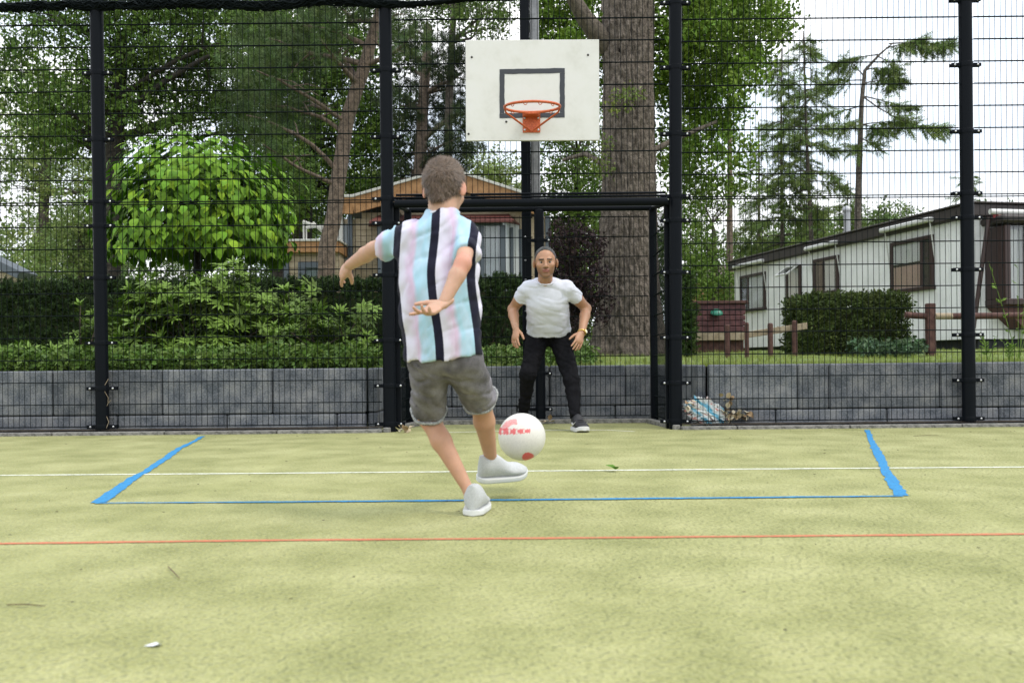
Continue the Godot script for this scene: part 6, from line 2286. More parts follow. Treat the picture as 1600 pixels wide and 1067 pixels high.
# lofted shoe in its own axes: x across, y up, z to the toe; the heel is at z = 0
func shoe_meshes(len: float, wid: float, high: float, sole: float) -> Array:
	var up := MB.new()
	var so := MB.new()
	var n := 26
	var seg := 24
	var rows := []
	var s_rows := []
	for k in n + 1:
		var t := 0.5 - 0.5 * cos(PI * k / n)
		var z := len * t
		var w := wid * 0.5 * (0.84 + 0.20 * smoothstep(0.1, 0.68, t))
		if t < 0.16:
			w *= sqrt(maxf(0.0, 1.0 - pow((0.16 - t) / 0.16, 2.0)))
		if t > 0.72:
			w *= sqrt(maxf(0.0, 1.0 - pow((t - 0.72) / 0.28, 2.2)))
		var hh := high * lerpf(1.0, 0.46, smoothstep(0.28, 0.70, t))
		if t > 0.7:
			hh *= 1.0 - 0.55 * pow((t - 0.7) / 0.3, 2.0)
		var row := PackedVector3Array()
		for j in seg:
			var a := TAU * j / seg
			var x := cos(a)
			var y := sin(a)
			var px := signf(x) * pow(absf(x), 0.7) * w
			if y > 0.0:
				px *= 1.0 - 0.22 * y
			row.append(Vector3(px, sole * 0.8 + (0.5 + 0.5 * y) * hh, z))
		rows.append(row)
		var sr := PackedVector3Array()
		var ws := w * 1.05 + (0.0015 if w > 0.001 else 0.0)
		var lift := sole * 0.5 * smoothstep(0.75, 1.0, t)
		for c: Vector2 in [Vector2(-0.96, 0), Vector2(-1, 0.2), Vector2(-1, 0.85), Vector2(-0.95, 1.0), Vector2(0, 1.02), Vector2(0.95, 1.0), Vector2(1, 0.85), Vector2(1, 0.2), Vector2(0.96, 0), Vector2(0, 0)]:
			sr.append(Vector3(c.x * ws, lift + c.y * sole, z * 1.016 - len * 0.008))
		s_rows.append(sr)
	up.grid(rows, loft_norms(rows), true)
	so.grid(s_rows, loft_norms(s_rows), true)
	return [up.mesh(), so.mesh()]


func stripe_cloth() -> StandardMaterial3D:
	# dyed cloth: navy, white, rose and sky blue bands with soft bleeding between the pale dyes
	var n := 512
	var img := Image.create(n, n, false, Image.FORMAT_RGB8)
	var nz := FastNoiseLite.new()
	nz.seed = 9
	nz.frequency = 0.012
	var navy := Color(0.012, 0.012, 0.026)
	var white := Color(0.60, 0.585, 0.69)
	var rose := Color(0.55, 0.43, 0.57)
	var blue := Color(0.35, 0.54, 0.66)
	for y in n:
		for x in n:
			# u runs over 0.8 m, the bands repeat every 0.139 m
			var u := (x / float(n) - 0.5) * 0.8
			var b := fposmod(u + 0.0145, 0.139)
			var c: Color
			if b < 0.029:
				c = navy
			else:
				var t := (b - 0.029) / 0.110 + nz.get_noise_2d(x * 2.0, y) * 0.10
				if t < 0.4:
					c = white.lerp(rose, smoothstep(0.12, 0.4, t) * (0.75 + nz.get_noise_2d(x, y * 2.0)))
				else:
					c = rose.lerp(blue, smoothstep(0.45, 0.62, t))
					c = c.lerp(white, 0.20 * clampf(0.5 + 2.0 * nz.get_noise_2d(x * 3.0 + 99.0, y * 1.5), 0.0, 1.0))
			img.set_pixel(x, y, c.linear_to_srgb())
	var m := StandardMaterial3D.new()
	m.albedo_texture = ImageTexture.create_from_image(img)
	m.roughness = 0.85
	m.metallic_specular = 0.25
	m.rim_enabled = true
	m.rim = 0.08
	return m


func skin_mat(rough := 0.55) -> StandardMaterial3D:
	var m := paint(1, 1, 1, rough)
	m.subsurf_scatter_enabled = true
	m.subsurf_scatter_strength = 0.12
	return m


# head in its own axes: x to the wearer's left, y up, z to the face; adult size at s = 1
func head_field(f: Field, c: Vector3, b: Basis, s: float) -> void:
	f.ell(c + b * Vector3(0, 0.03, -0.012) * s, b, Vector3(0.079, 0.088, 0.096) * s, 0.01)
	f.ell(c + b * Vector3(0, -0.040, 0.022) * s, b, Vector3(0.064, 0.070, 0.064) * s, 0.03)
	f.ell(c + b * Vector3(0, -0.092, 0.052) * s, b, Vector3(0.030, 0.022, 0.026) * s, 0.02)
	f.limb(c + b * Vector3(-0.032, 0.024, 0.073) * s, c + b * Vector3(0.032, 0.024, 0.073) * s, 0.013 * s, 0.013 * s, 0.014)
	for q in [-1.0, 1.0]:
		f.ell(c + b * Vector3(q * 0.044, -0.018, 0.058) * s, b, Vector3(0.022, 0.02, 0.02) * s, 0.02)
		f.ell(c + b * Vector3(q * 0.031, 0.004, 0.095) * s, b, Vector3(0.019, 0.0115, 0.016) * s, 0.010, -1.0)
	f.limb(c + b * Vector3(0, 0.014, 0.084) * s, c + b * Vector3(0, -0.026, 0.105) * s, 0.0085 * s, 0.0125 * s, 0.010)
	for q in [-1.0, 1.0]:
		f.ell(c + b * Vector3(q * 0.0125, -0.030, 0.094) * s, b, Vector3(0.0095, 0.008, 0.011) * s, 0.006)
		f.ell(c + b * Vector3(q * 0.084, -0.004, -0.012) * s, b * Basis(Vector3.UP, q * 0.5), Vector3(0.008, 0.033, 0.021) * s, 0.008)
	f.ell(c + b * Vector3(0, -0.0535, 0.083) * s, b, Vector3(0.023, 0.0055, 0.012) * s, 0.006)
	f.ell(c + b * Vector3(0, -0.0655, 0.081) * s, b, Vector3(0.020, 0.0065, 0.012) * s, 0.006)



func build_boy() -> void:
	var base := Vector3(-0.1571, 0.0000, -3.6090)
	var who := thing("person", "boy in a striped blue and pink shirt kicking the ball, seen from behind", "person", Vector3(-0.1680, -0.0400, -3.8596))
	who.scale = Vector3.ONE * 1.0694
	var home := Transform3D(Basis.IDENTITY, -base)
	var skin := skin_mat()
	var tone := Color(0.47, 0.275, 0.19)

	# --- skeleton
	var neck := Vector3(-0.2462, 1.1089, -3.4900)
	var lsh := Vector3(-0.3805, 1.0510, -3.5000)
	var lel := Vector3(-0.5283, 1.0128, -3.6800)
	var lwr := Vector3(-0.6491, 0.9688, -3.8400)
	var rsh := Vector3(-0.1538, 1.0382, -3.4900)
	var rel := Vector3(-0.1662, 0.9164, -3.3000)
	var rwr := Vector3(-0.2292, 0.7769, -3.2400)
	var lhip := Vector3(-0.3120, 0.5930, -3.5200)
	var lkn := Vector3(-0.3262, 0.3647, -3.7400)
	var lan := Vector3(-0.1672, 0.0874, -3.6400)
	var rhip := Vector3(-0.1894, 0.5918, -3.5100)
	var rkn := Vector3(-0.1249, 0.4260, -3.7800)
	var ran := Vector3(-0.0897, 0.1587, -4.0200)

	# --- body; skin is a little uneven in colour, redder at elbow and knee
	var mottle := FastNoiseLite.new()
	mottle.seed = 17
	mottle.frequency = 1.0
	var mb := MB.new()
	mb.col = tone
	var f := Field.new(Vector3(-0.7428, 0.3906, -3.9000) - Vector3(0.03, 0.60, 0.22), Vector3(-0.0483, 1.1013, -3.2000) + Vector3(0.12, 0.05, 0.1), 0.0095)
	f.limb(Vector3(-0.2513, 1.1478, -3.5000), neck, 0.050, 0.055, 0.02)
	f.limb(Vector3(-0.2534, 0.9191, -3.5000), Vector3(-0.2475, 0.7098, -3.5200), 0.100, 0.095, 0.03, Vector3.BACK, 1.8)
	f.limb(lsh, lel, 0.034, 0.029, 0.02)
	f.limb(lel, lel.lerp(lwr, 0.3), 0.029, 0.0305, 0.015)
	f.limb(lel.lerp(lwr, 0.3), lwr, 0.0305, 0.0215, 0.012)
	f.limb(rsh, rel, 0.033, 0.028, 0.02)
	f.limb(rel, rel.lerp(rwr, 0.3), 0.028, 0.0285, 0.015)
	f.limb(rel.lerp(rwr, 0.3), rwr, 0.0285, 0.0205, 0.012)
	f.limb(lhip, lkn, 0.052, 0.042, 0.02)
	f.limb(lkn, lkn.lerp(lan, 0.32) + Vector3(0, 0, 0.012), 0.039, 0.0395, 0.02)
	f.limb(lkn.lerp(lan, 0.32) + Vector3(0, 0, 0.012), lan, 0.0395, 0.021, 0.015)
	f.limb(lan, lan + Vector3(0.004, -0.05, -0.02), 0.0225, 0.022, 0.01)
	f.limb(rhip, rkn, 0.052, 0.043, 0.02)
	f.limb(rkn, rkn.lerp(ran, 0.32) + Vector3(0, 0, 0.012), 0.040, 0.042, 0.02)
	f.limb(rkn.lerp(ran, 0.32) + Vector3(0, 0, 0.012), ran, 0.042, 0.024, 0.015)
	f.limb(ran, Vector3(-0.0876, 0.1303, -4.0350), 0.025, 0.020, 0.01)
	var at_0 := f.nets(mb)
	for j in range(at_0, mb.v.size()):
		var p := mb.v[j]
		var c := tone
		if p.distance_to(rel) < 0.045 or p.distance_to(lkn) < 0.06:
			c = Color(0.50, 0.24, 0.165)
		elif p.y < 0.4:
			c = Color(0.45, 0.245, 0.155)
		mb.c[j] = c * (1.0 + 0.10 * mottle.get_noise_3dv(p * 14.0) + 0.07 * mottle.get_noise_3dv(p * 55.0))
	# head, turned to the right and bowed
	var hb := Basis(Vector3.UP, PI - 0.26) * Basis(Vector3.RIGHT, 0.22)
	var hc := Vector3(-0.2416, 1.2096, -3.5200)
	var hs := 0.875
	var hf := Field.new(hc - Vector3.ONE * 0.135, hc + Vector3.ONE * 0.135, 0.005)
	head_field(hf, hc, hb, hs)
	hf.limb(hc + hb * Vector3(0, -0.05, -0.02), neck + Vector3(0, -0.02, 0), 0.048, 0.052, 0.02)
	var at_1 := hf.nets(mb)
	for j in range(at_1, mb.v.size()):
		var p := mb.v[j]
		var q := hb.transposed() * (p - hc)
		mb.c[j] = Color(0.56, 0.27, 0.19) if absf(q.x) > 0.071 else tone
		continue
	# left hand stretched ahead with loosely bent fingers, right hand open behind the back
	add_hand(mb, lwr, (Vector3(-0.6882, 0.9414, -3.9000) - lwr), Vector3(-0.5, 0.3, 0.8), Vector3(-0.9, -0.2, 0.2), 0.76, [0.25, 0.4, 0.5, 0.6], 0.45)
	add_hand(mb, rwr, (Vector3(-0.2920, 0.7362, -3.1900) - rwr), Vector3(0.25, -0.80, -0.5), Vector3(-0.3, 0.9, 0.0), 0.74, [0.15, 0.55, 0.75, 0.8], 0.05, 0.16)
	part("body", mb.mesh(), skin, who, home)

	# --- hair: a cap with short strands combed over it
	var hm := MB.new()
	hm.col = Color(0.115, 0.075, 0.048)
	var hr := Field.new(hc - Vector3.ONE * 0.14, hc + Vector3.ONE * 0.15, 0.006)
	hr.ell(hc + hb * Vector3(0, 0.032, -0.014) * hs, hb, Vector3(0.0825, 0.0975, 0.105) * hs, 0.01)
	hr.limb(hc + hb * Vector3(0, 0.0, -0.045), hc + hb * Vector3(0, -0.048, -0.052), 0.055, 0.035, 0.02)
	hr.cut(hc + hb * Vector3(0, 0.005, 0.052), hb * Vector3(0, -0.55, 0.84))
	hr.cut(hc + hb * Vector3(0, -0.028, 0.02), hb * Vector3(0, -0.92, 0.40))
	var nz := FastNoiseLite.new()
	nz.seed = 3
	nz.frequency = 26.0
	hr.fold(nz, Basis.IDENTITY, 0.006)
	var at_2 := hr.nets(hm)
	for j in range(at_2, hm.v.size()):
		var p := hm.v[j]
		var t := 0.8 + 0.6 * nz.get_noise_3dv(p * Vector3(3, 1, 3))
		hm.c[j] = Color(0.125 * t, 0.084 * t, 0.056 * t)
		continue
	var rng := RandomNumberGenerator.new()
	rng.seed = 12
	var count := hm.v.size()
	for k in 9000:
		var i := rng.randi() % count
		var p := hm.v[i]
		var n := hm.n[i]
		var q := hb.transposed() * (p - hc)
		if q.y < -0.045 and q.z > -0.03:
			continue
		var comb := hb * Vector3(rng.randf_range(-0.35, 0.35), -0.5 + q.y * 9.0, 0.25 - q.z * 2.0)
		comb = (comb - n * comb.dot(n)).normalized()
		var l := rng.randf_range(0.008, 0.024)
		var e := p + (n * rng.randf_range(0.15, 0.8) + comb).normalized() * l
		var s := n.cross(comb).normalized() * 0.0011
		var t := rng.randf_range(0.45, 1.35)
		hm.col = Color(0.13 * t, 0.087 * t, 0.058 * t)
		hm.tri(p - s, p + s, e, n)
	part("hair", hm.mesh(), paint(1, 1, 1, 0.5), who, home)

	# --- shirt
	var sm := MB.new()
	var sf := Field.new(Vector3(-0.5249, 0.5903, -3.5000) - Vector3(0.02, 0.03, 0.26), Vector3(-0.0879, 1.1462, -3.5000) + Vector3(0.03, 0.03, 0.24), 0.0078)
	sf.limb(Vector3(-0.2650, 0.9285, -3.5000), Vector3(-0.2639, 0.8025, -3.5000), 0.143, 0.140, 0.04, Vector3.BACK, 1.45)
	sf.limb(Vector3(-0.2635, 0.8375, -3.5000), Vector3(-0.2486, 0.5971, -3.5200), 0.146, 0.144, 0.04, Vector3.BACK, 1.22, 1)
	sf.limb(Vector3(-0.2654, 1.0555, -3.4900), Vector3(-0.3599, 1.0158, -3.5000), 0.056, 0.056, 0.05)
	sf.limb(Vector3(-0.2374, 1.0576, -3.4900), Vector3(-0.1703, 1.0174, -3.4900), 0.056, 0.056, 0.05)
	sf.limb(Vector3(-0.2839, 1.0604, -3.4900), Vector3(-0.2141, 1.0620, -3.4900), 0.048, 0.048, 0.05)
	sf.limb(Vector3(-0.2512, 1.0763, -3.4900), Vector3(-0.2480, 1.1221, -3.5000), 0.064, 0.058, 0.02, Vector3.ZERO, 1.0, 1)
	sf.limb(Vector3(-0.3690, 1.0322, -3.5000), lsh.lerp(lel, 0.66) + Vector3(0, -0.008, 0), 0.054, 0.054, 0.03, Vector3.ZERO, 1.0, 1)
	sf.limb(Vector3(-0.1656, 1.0243, -3.4900), Vector3(-0.1562, 0.9533, -3.3750), 0.060, 0.047, 0.03, Vector3.ZERO, 1.0, 1)
	sf.limb(Vector3(-0.1530, 1.0263, -3.4700), Vector3(-0.1469, 0.9513, -3.4200), 0.040, 0.040, 0.02, Vector3.ZERO, 1.0, 1)
	var fz := FastNoiseLite.new()
	fz.seed = 21
	fz.frequency = 1.0
	fz.fractal_octaves = 2
	# slanting drag folds from the right shoulder to the left hip, finer ripples near the hem
	sf.fold(fz, Basis(Vector3(9, 5, 3), Vector3(-7, 3.5, 2), Vector3(1, 1, 4)), 0.014)
	sf.fold(fz, Basis(Vector3(22, 4, 0), Vector3(4, 8, 0), Vector3(0, 0, 9)), 0.005)
	fz.fractal_octaves = 1
	sf.crease(fz, Basis(Vector3(7, 3, 1), Vector3(-6, 4, 0), Vector3(2, 1, 4)), 0.0055)
	sf.nets(sm)
	for k in sm.v.size():
		var p := sm.v[k]
		# the middle of the back bends with the body
		var t := (1.10 - p.y) / 0.5
		var spine := lerpf(-0.2680, -0.2842, smoothstep(0.0, 0.45, t)) + (-0.2563 - -0.2842) * smoothstep(0.4, 1.0, t)
		sm.uv[k] = Vector2((p.x - spine) / 0.8 + 0.5, 0.5 - p.y * 0.9)
	part("shirt", sm.mesh(), stripe_cloth(), who, home)
	var ring := MB.new()
	var loop := []
	for k in 25:
		var a := TAU * k / 24.0
		loop.append(Vector3(-0.2480, 1.1197, -3.5000) + Vector3(cos(a) * 0.0575, 0.004 * cos(a), sin(a) * 0.058))
	ring.tube(loop, 0.0065, 6, false)
	part("collar", ring.mesh(), paint(0.66, 0.66, 0.74, 0.8), who, home)

	# --- shorts
	var dm := MB.new()
	var df := Field.new(Vector3(-0.3861, 0.3540, -3.6000) - Vector3(0.06, 0.05, 0.36), Vector3(-0.0812, 0.6258, -3.5000) + Vector3(0.08, 0.07, 0.2), 0.0085)
	df.limb(Vector3(-0.3001, 0.6117, -3.5200), Vector3(-0.1968, 0.6154, -3.5200), 0.080, 0.080, 0.04)
	df.limb(lhip + Vector3(0.005, 0, 0), lhip.lerp(lkn, 0.90), 0.075, 0.067, 0.025, Vector3.ZERO, 1.0, 1)
	df.limb(rhip, rhip.lerp(rkn, 0.94), 0.075, 0.070, 0.025, Vector3.ZERO, 1.0, 1)
	fz.seed = 33
	df.fold(fz, Basis(Vector3(10, 6, 4), Vector3(4, 14, 3), Vector3(2, 3, 9)), 0.006)
	df.crease(fz, Basis(Vector3(5, 5, 2), Vector3(-3, 8, 3), Vector3(2, 3, 6)), 0.009)
	df.nets(dm)
	var denim := grained(grain(512, 71, 0.007, 0.20, 0.42, Color(0.055, 0.051, 0.058), Color(0.125, 0.117, 0.131), Color(0.27, 0.258, 0.285), 0.26, 0.72), 2.6, 0.85, relief(256, 72, 0.2, 2.0), 0.5, false)
	part("shorts", dm.mesh(), denim, who, home)
	var cuff := grained(grain(256, 75, 0.06, 0.2, 0.5, Color(0.14, 0.14, 0.14), Color(0.28, 0.29, 0.29), Color(0.5, 0.51, 0.51), 0.3, 0.7), 6.0, 0.9, null, 1.0, false)
	for q in [[lhip, lkn, 0.066, 0.895], [rhip, rkn, 0.069, 0.935]]:
		var d: Vector3 = (q[1] - q[0]).normalized()
		var bs := along(d)
		var hem := MB.new()
		var pts := []
		for k in 33:
			var a := TAU * k / 32.0
			pts.append((q[0] as Vector3).lerp(q[1], q[3]) + bs * Vector3(cos(a), 0, sin(a)) * (float(q[2]) + 0.003 * sin(a * 5.0)))
		hem.tube(pts, 0.0065, 6, false)
		part("hem", hem.mesh(), cuff, who, home)

	# --- shoes
	var canvas := grained(grain(256, 81, 0.05, 0.2, 0.6, Color(0.37, 0.38, 0.38), Color(0.45, 0.465, 0.47), Color(0.52, 0.535, 0.54)), 7.0, 0.9, relief(128, 82, 0.3, 2.0), 0.5, false)
	var rubber := paint(0.60, 0.61, 0.60, 0.6)
	var ms := shoe_meshes(0.228, 0.090, 0.098, 0.021)
	var st := Transform3D(Basis(Vector3.UP, PI - 0.10), Vector3.ZERO)
	st.origin = Vector3(-0.1540, 0.0000, -3.5938)
	st.origin.y = 0.002
	shoe(who, "shoe", ms, canvas, rubber, Transform3D(st.basis, st.origin - base))
	# kicking foot: toe out to the right, a little ahead and tipped
	var heel := Vector3(-0.1378, 0.1079, -4.0000)
	var toe := Vector3(0.0420, 0.1175, -4.0900)
	var fz2 := (toe - heel).normalized()
	var fy := (Vector3(0.10, 1.0, 0.34) - fz2 * Vector3(0.10, 1.0, 0.34).dot(fz2)).normalized()
	var kb := Basis(fy.cross(fz2), fy, fz2)
	shoe(who, "shoe", ms, canvas, rubber, Transform3D(kb, heel - fy * 0.026 - fz2 * 0.01 - base))


func shoe(who: Node3D, called: String, ms: Array, upper: Material, under: Material, at: Transform3D) -> MeshInstance3D:
	var o := part(called, ms[0], upper, who, at)
	part("sole", ms[1], under, o)
	return o


func build_keeper() -> void:
	var base := Vector3(0.3315, 0.0000, -8.4235)
	var who := thing("person", "man in a white t-shirt and black jeans crouching ready in the goal", "person", Vector3(0.3545, -0.0400, -9.0085))
	who.scale = Vector3.ONE * 1.0694
	var home := Transform3D(Basis.IDENTITY, -base)
	var tone := Color(0.38, 0.20, 0.12)
	var neck := Vector3(0.2879, 1.2500, -8.1200)
	var lsh := Vector3(0.1365, 1.2004, -8.1600)
	var lel := Vector3(0.0099, 1.0374, -8.3400)
	var lwr := Vector3(0.0352, 0.8572, -8.1200)
	var rsh := Vector3(0.4738, 1.2026, -8.1600)
	var rel := Vector3(0.6494, 1.0369, -8.3400)
	var rwr := Vector3(0.5924, 0.8140, -8.1200)
	var lhip := Vector3(0.2264, 0.7703, -8.4200)
	var lkn := Vector3(0.1357, 0.4708, -8.2000)
	var lan := Vector3(0.0909, 0.1036, -8.4200)
	var rhip := Vector3(0.4285, 0.7684, -8.4200)
	var rkn := Vector3(0.5045, 0.4189, -8.1600)
	var ran := Vector3(0.5223, 0.1082, -7.9800)
	var pelvis := Vector3(0.3287, 0.8205, -8.4400)

	var mb := MB.new()
	mb.col = tone
	var f := Field.new(Vector3(-0.0819, 0.6930, -8.3000) - Vector3(0.03, 0.08, 0.25), Vector3(0.7092, 1.3307, -8.1000) + Vector3(0.05, 0.05, 0.22), 0.0105)
	f.limb(Vector3(0.2866, 1.3310, -8.0600), neck, 0.058, 0.064, 0.02)
	f.limb(Vector3(0.3057, 1.0979, -8.2000), Vector3(0.3151, 0.9678, -8.3400), 0.14, 0.12, 0.04, Vector3.BACK, 1.6)
	for q in [[lsh, lel, lwr], [rsh, rel, rwr]]:
		var m: Vector3 = (q[1] as Vector3).lerp(q[2], 0.3)
		f.limb(q[0], (q[0] as Vector3).lerp(q[1], 0.55), 0.046, 0.050, 0.02)
		f.limb((q[0] as Vector3).lerp(q[1], 0.55), q[1], 0.050, 0.043, 0.02)
		f.limb(q[1], m, 0.043, 0.045, 0.02)
		f.limb(m, q[2], 0.045, 0.028, 0.015)
	f.nets(mb)
	var hb := Basis(Vector3.UP, -0.02) * Basis(Vector3.RIGHT, 0.06) * Basis(Vector3.BACK, 0.03)
	var hc := Vector3(0.2868, 1.4000, -8.0000)
	var hs := 1.12
	var hf := Field.new(hc - Vector3(0.12, 0.15, 0.14), hc + Vector3(0.12, 0.15, 0.15), 0.0042)
	head_field(hf, hc, hb, hs)
	hf.limb(hc + hb * Vector3(0, -0.06, -0.03), neck, 0.058, 0.062, 0.02)
	var at_3 := hf.nets(mb)
	for j in range(at_3, mb.v.size()):
		var p := mb.v[j]
		var q := hb.transposed() * (p - hc) / hs
		var ax := absf(q.x)
		if q.z > 0.04:
			# brows, lips and a shaved beard: hair and skin of other colours
			if ax > 0.012 and ax < 0.05 and absf(q.y - 0.0235 - (-0.06) * minf(ax - 0.03, 0.0)) < 0.0050:
				mb.c[j] = Color(0.020, 0.012, 0.009)
				continue
			if ax < 0.024 and q.y < -0.049 and q.y > -0.072 and q.z > 0.076:
				mb.c[j] = Color(0.12, 0.045, 0.035) if absf(q.y + 0.0592) < 0.0022 else Color(0.33, 0.125, 0.095)
				continue
		if q.y < -0.035 and q.z > -0.01:
			var up := smoothstep(-0.02, -0.06, q.y + 0.15 * maxf(0.0, 0.05 - ax) * -1.0)
			if ax < 0.026 and q.y > -0.048:
				mb.c[j] = tone.lerp(Color(0.15, 0.085, 0.055), 0.55)
				continue
			mb.c[j] = tone.lerp(Color(0.13, 0.075, 0.05), 0.55 * up)
			continue
		mb.c[j] = tone
		continue
	add_hand(mb, lwr, Vector3(0.0230, 0.7370, -8.0600) - lwr, Vector3(-0.75, 0.1, 0.65), Vector3(0.8, 0.0, 0.6), 1.0, [0.25, 0.3, 0.35, 0.4], 0.25, 0.09)
	add_hand(mb, rwr, Vector3(0.5357, 0.6779, -8.0200) - rwr, Vector3(0.55, 0.15, 0.8), Vector3(-0.9, 0.0, 0.4), 1.0, [0.22, 0.25, 0.3, 0.4], 0.2, 0.10)
	part("body", mb.mesh(), skin_mat(0.5), who, home)
	var white := paint(0.30, 0.28, 0.26, 0.35)
	var dark := paint(0.012, 0.008, 0.006, 0.15)
	for s in [-1.0, 1.0]:
		var e := MB.new()
		var prof := []
		for k in 9:
			var a := PI * k / 8.0
			prof.append([sin(a) * 0.0125 * hs, -cos(a) * 0.0125 * hs])
		e.lathe(Vector3.ZERO, prof, 14)
		var eye := part("eye", e.mesh(), white, who, Transform3D(Basis.IDENTITY, hc + hb * Vector3(s * 0.031, 0.004, 0.0685) * hs - base))
		var ir := MB.new()
		ir.lathe(Vector3.ZERO, [[0.0, 0.0135 * hs], [0.004, 0.0130 * hs], [0.0078, 0.0106 * hs]], 14, hb * Basis(Vector3.RIGHT, PI / 2))
		part("iris", ir.mesh(), dark, eye)

	# --- hair: close cropped sides, top combed back into a knot
	var hm := MB.new()
	var hr := Field.new(hc - Vector3(0.12, 0.06, 0.16), hc + Vector3(0.12, 0.18, 0.13), 0.006)
	hr.ell(hc + hb * Vector3(0, 0.034, -0.016) * hs, hb, Vector3(0.0815, 0.0915, 0.099) * hs, 0.01)
	hr.ell(hc + hb * Vector3(0, 0.095, -0.075) * hs, hb, Vector3(0.03, 0.026, 0.03) * hs, 0.02)
	hr.cut(hc + hb * Vector3(0, 0.098, 0.055) * hs, hb * Vector3(0, -0.36, 0.93))
	hr.cut(hc + hb * Vector3(0, 0.0, 0.015) * hs, hb * Vector3(0, -0.85, 0.53))
	var nz := FastNoiseLite.new()
	nz.seed = 6
	nz.frequency = 1.0
	hr.fold(nz, Basis(Vector3(90, 0, 0), Vector3(0, 12, 0), Vector3(0, 0, 12)), 0.004)
	var at_4 := hr.nets(hm)
	for j in range(at_4, hm.v.size()):
		var p := hm.v[j]
		var q := hb.transposed() * (p - hc) / hs
		hm.c[j] = Color(0.030, 0.023, 0.020) if q.y < 0.085 else Color(0.015, 0.012, 0.011)
		continue
	part("hair", hm.mesh(), paint(1, 1, 1, 0.42), who, home)

	# --- t-shirt
	var sm := MB.new()
	sm.col = Color.WHITE
	var sf := Field.new(Vector3(-0.0252, 0.8308, -8.3000) - Vector3(0.04, 0.05, 0.2), Vector3(0.6547, 1.2718, -8.1000) + Vector3(0.05, 0.03, 0.25), 0.0095)
	var waist := Vector3(0.3262, 0.8543, -8.4400)
	sf.limb(Vector3(0.3004, 1.1253, -8.2000), Vector3(0.3145, 0.9835, -8.3200), 0.182, 0.170, 0.05, Vector3.BACK, 1.4)
	sf.limb(Vector3(0.3141, 1.0213, -8.3000), waist, 0.182, 0.196, 0.04, Vector3.BACK, 1.22, 1)
	sf.limb(Vector3(0.1745, 1.1946, -8.1600), Vector3(0.4466, 1.1974, -8.1600), 0.070, 0.070, 0.05, Vector3.BACK, 1.05)
	sf.limb(Vector3(0.2341, 1.2250, -8.1400), Vector3(0.3535, 1.2239, -8.1400), 0.062, 0.062, 0.05)
	sf.limb(lsh, lsh.lerp(lel, 0.52), 0.066, 0.065, 0.03, Vector3.ZERO, 1.0, 1)
	sf.limb(rsh, rsh.lerp(rel, 0.52), 0.066, 0.065, 0.03, Vector3.ZERO, 1.0, 1)
	# neck opening
	sf.limb(Vector3(0.2866, 1.2943, -8.0700), Vector3(0.2857, 1.3807, -8.0200), 0.063, 0.072, 0.008, Vector3.ZERO, 1.0, 0, -1.0)
	var fz := FastNoiseLite.new()
	fz.seed = 44
	fz.fractal_octaves = 2
	fz.frequency = 1.0
	sf.fold(fz, Basis(Vector3(4, 3, 0), Vector3(2, 11, 3), Vector3(0, 2, 5)), 0.007)
	sf.fold(fz, Basis(Vector3(12, 5, 3), Vector3(-5, 12, 0), Vector3(0, 0, 8)), 0.003)
	fz.fractal_octaves = 1
	sf.crease(fz, Basis(Vector3(2.5, 2, 0), Vector3(2, 8, 1), Vector3(0, 1, 3)), 0.005)
	sf.nets(sm)
	var cotton := paint(0.60, 0.615, 0.70, 0.95)
	cotton.rim_enabled = true
	cotton.rim = 0.05
	part("t_shirt", sm.mesh(), cotton, who, home)
	var rib := MB.new()
	var loop := []
	var ncb := along((neck - hc).normalized())
	for k in 25:
		var a := TAU * k / 24.0
		loop.append(Vector3(0.2871, 1.2533, -8.0950) + Vector3(cos(a) * 0.069, -sin(a) * 0.032, sin(a) * 0.070))
	rib.tube(loop, 0.0058, 6, false)
	part("collar", rib.mesh(), cotton, who, home)

	# --- jeans
	var jm := MB.new()
	var jf := Field.new(Vector3(-0.0049, 0.0559, -8.3000) - Vector3(0.03, 0.03, 0.2), Vector3(0.6238, 0.8617, -8.1000) + Vector3(0.06, 0.03, 0.3), 0.0105)
	jf.limb(Vector3(0.2557, 0.8380, -8.4400), Vector3(0.4020, 0.8367, -8.4400), 0.125, 0.118, 0.05, Vector3.BACK, 1.1)
	for q in [[lhip, lkn, lan], [rhip, rkn, ran]]:
		jf.limb(q[0], q[1], 0.104, 0.068, 0.03)
		jf.limb(q[1], (q[1] as Vector3).lerp(q[2], 0.35) + Vector3(0, 0, -0.015), 0.068, 0.060, 0.03)
		jf.limb((q[1] as Vector3).lerp(q[2], 0.35) + Vector3(0, 0, -0.015), q[2], 0.060, 0.046, 0.02, Vector3.ZERO, 1.0, 1)
	fz.seed = 51
	jf.fold(fz, Basis(Vector3(7, 6, 0), Vector3(3, 20, 4), Vector3(0, 3, 8)), 0.006)
	jf.crease(fz, Basis(Vector3(4, 4, 0), Vector3(2, 11, 3), Vector3(0, 2, 5)), 0.009)
	jf.nets(jm)
	var denim := grained(grain(256, 91, 0.03, 0.2, 0.5, Color(0.004, 0.004, 0.005), Color(0.006, 0.006, 0.0075), Color(0.011, 0.011, 0.013)), 3.0, 0.85, relief(256, 92, 0.25, 2.0), 0.4, false)
	denim.metallic_specular = 0.2
	part("jeans", jm.mesh(), denim, who, home)

	# --- trainers
	var upper := paint(0.014, 0.014, 0.017, 0.6)
	var foam := paint(0.62, 0.62, 0.62, 0.6)
	var ms := shoe_meshes(0.295, 0.108, 0.115, 0.034)
	var r0 := Vector3(ran.x, 0.001, ran.z - 0.06)
	var so := shoe(who, "trainer", ms, upper, foam, Transform3D(Basis(Vector3.UP, 0.20), r0 - base))
	var l0 := Vector3(lan.x, 0.001, lan.z - 0.06)
	var so2 := shoe(who, "trainer", ms, upper, foam, Transform3D(Basis(Vector3.UP, -0.45), l0 - base))
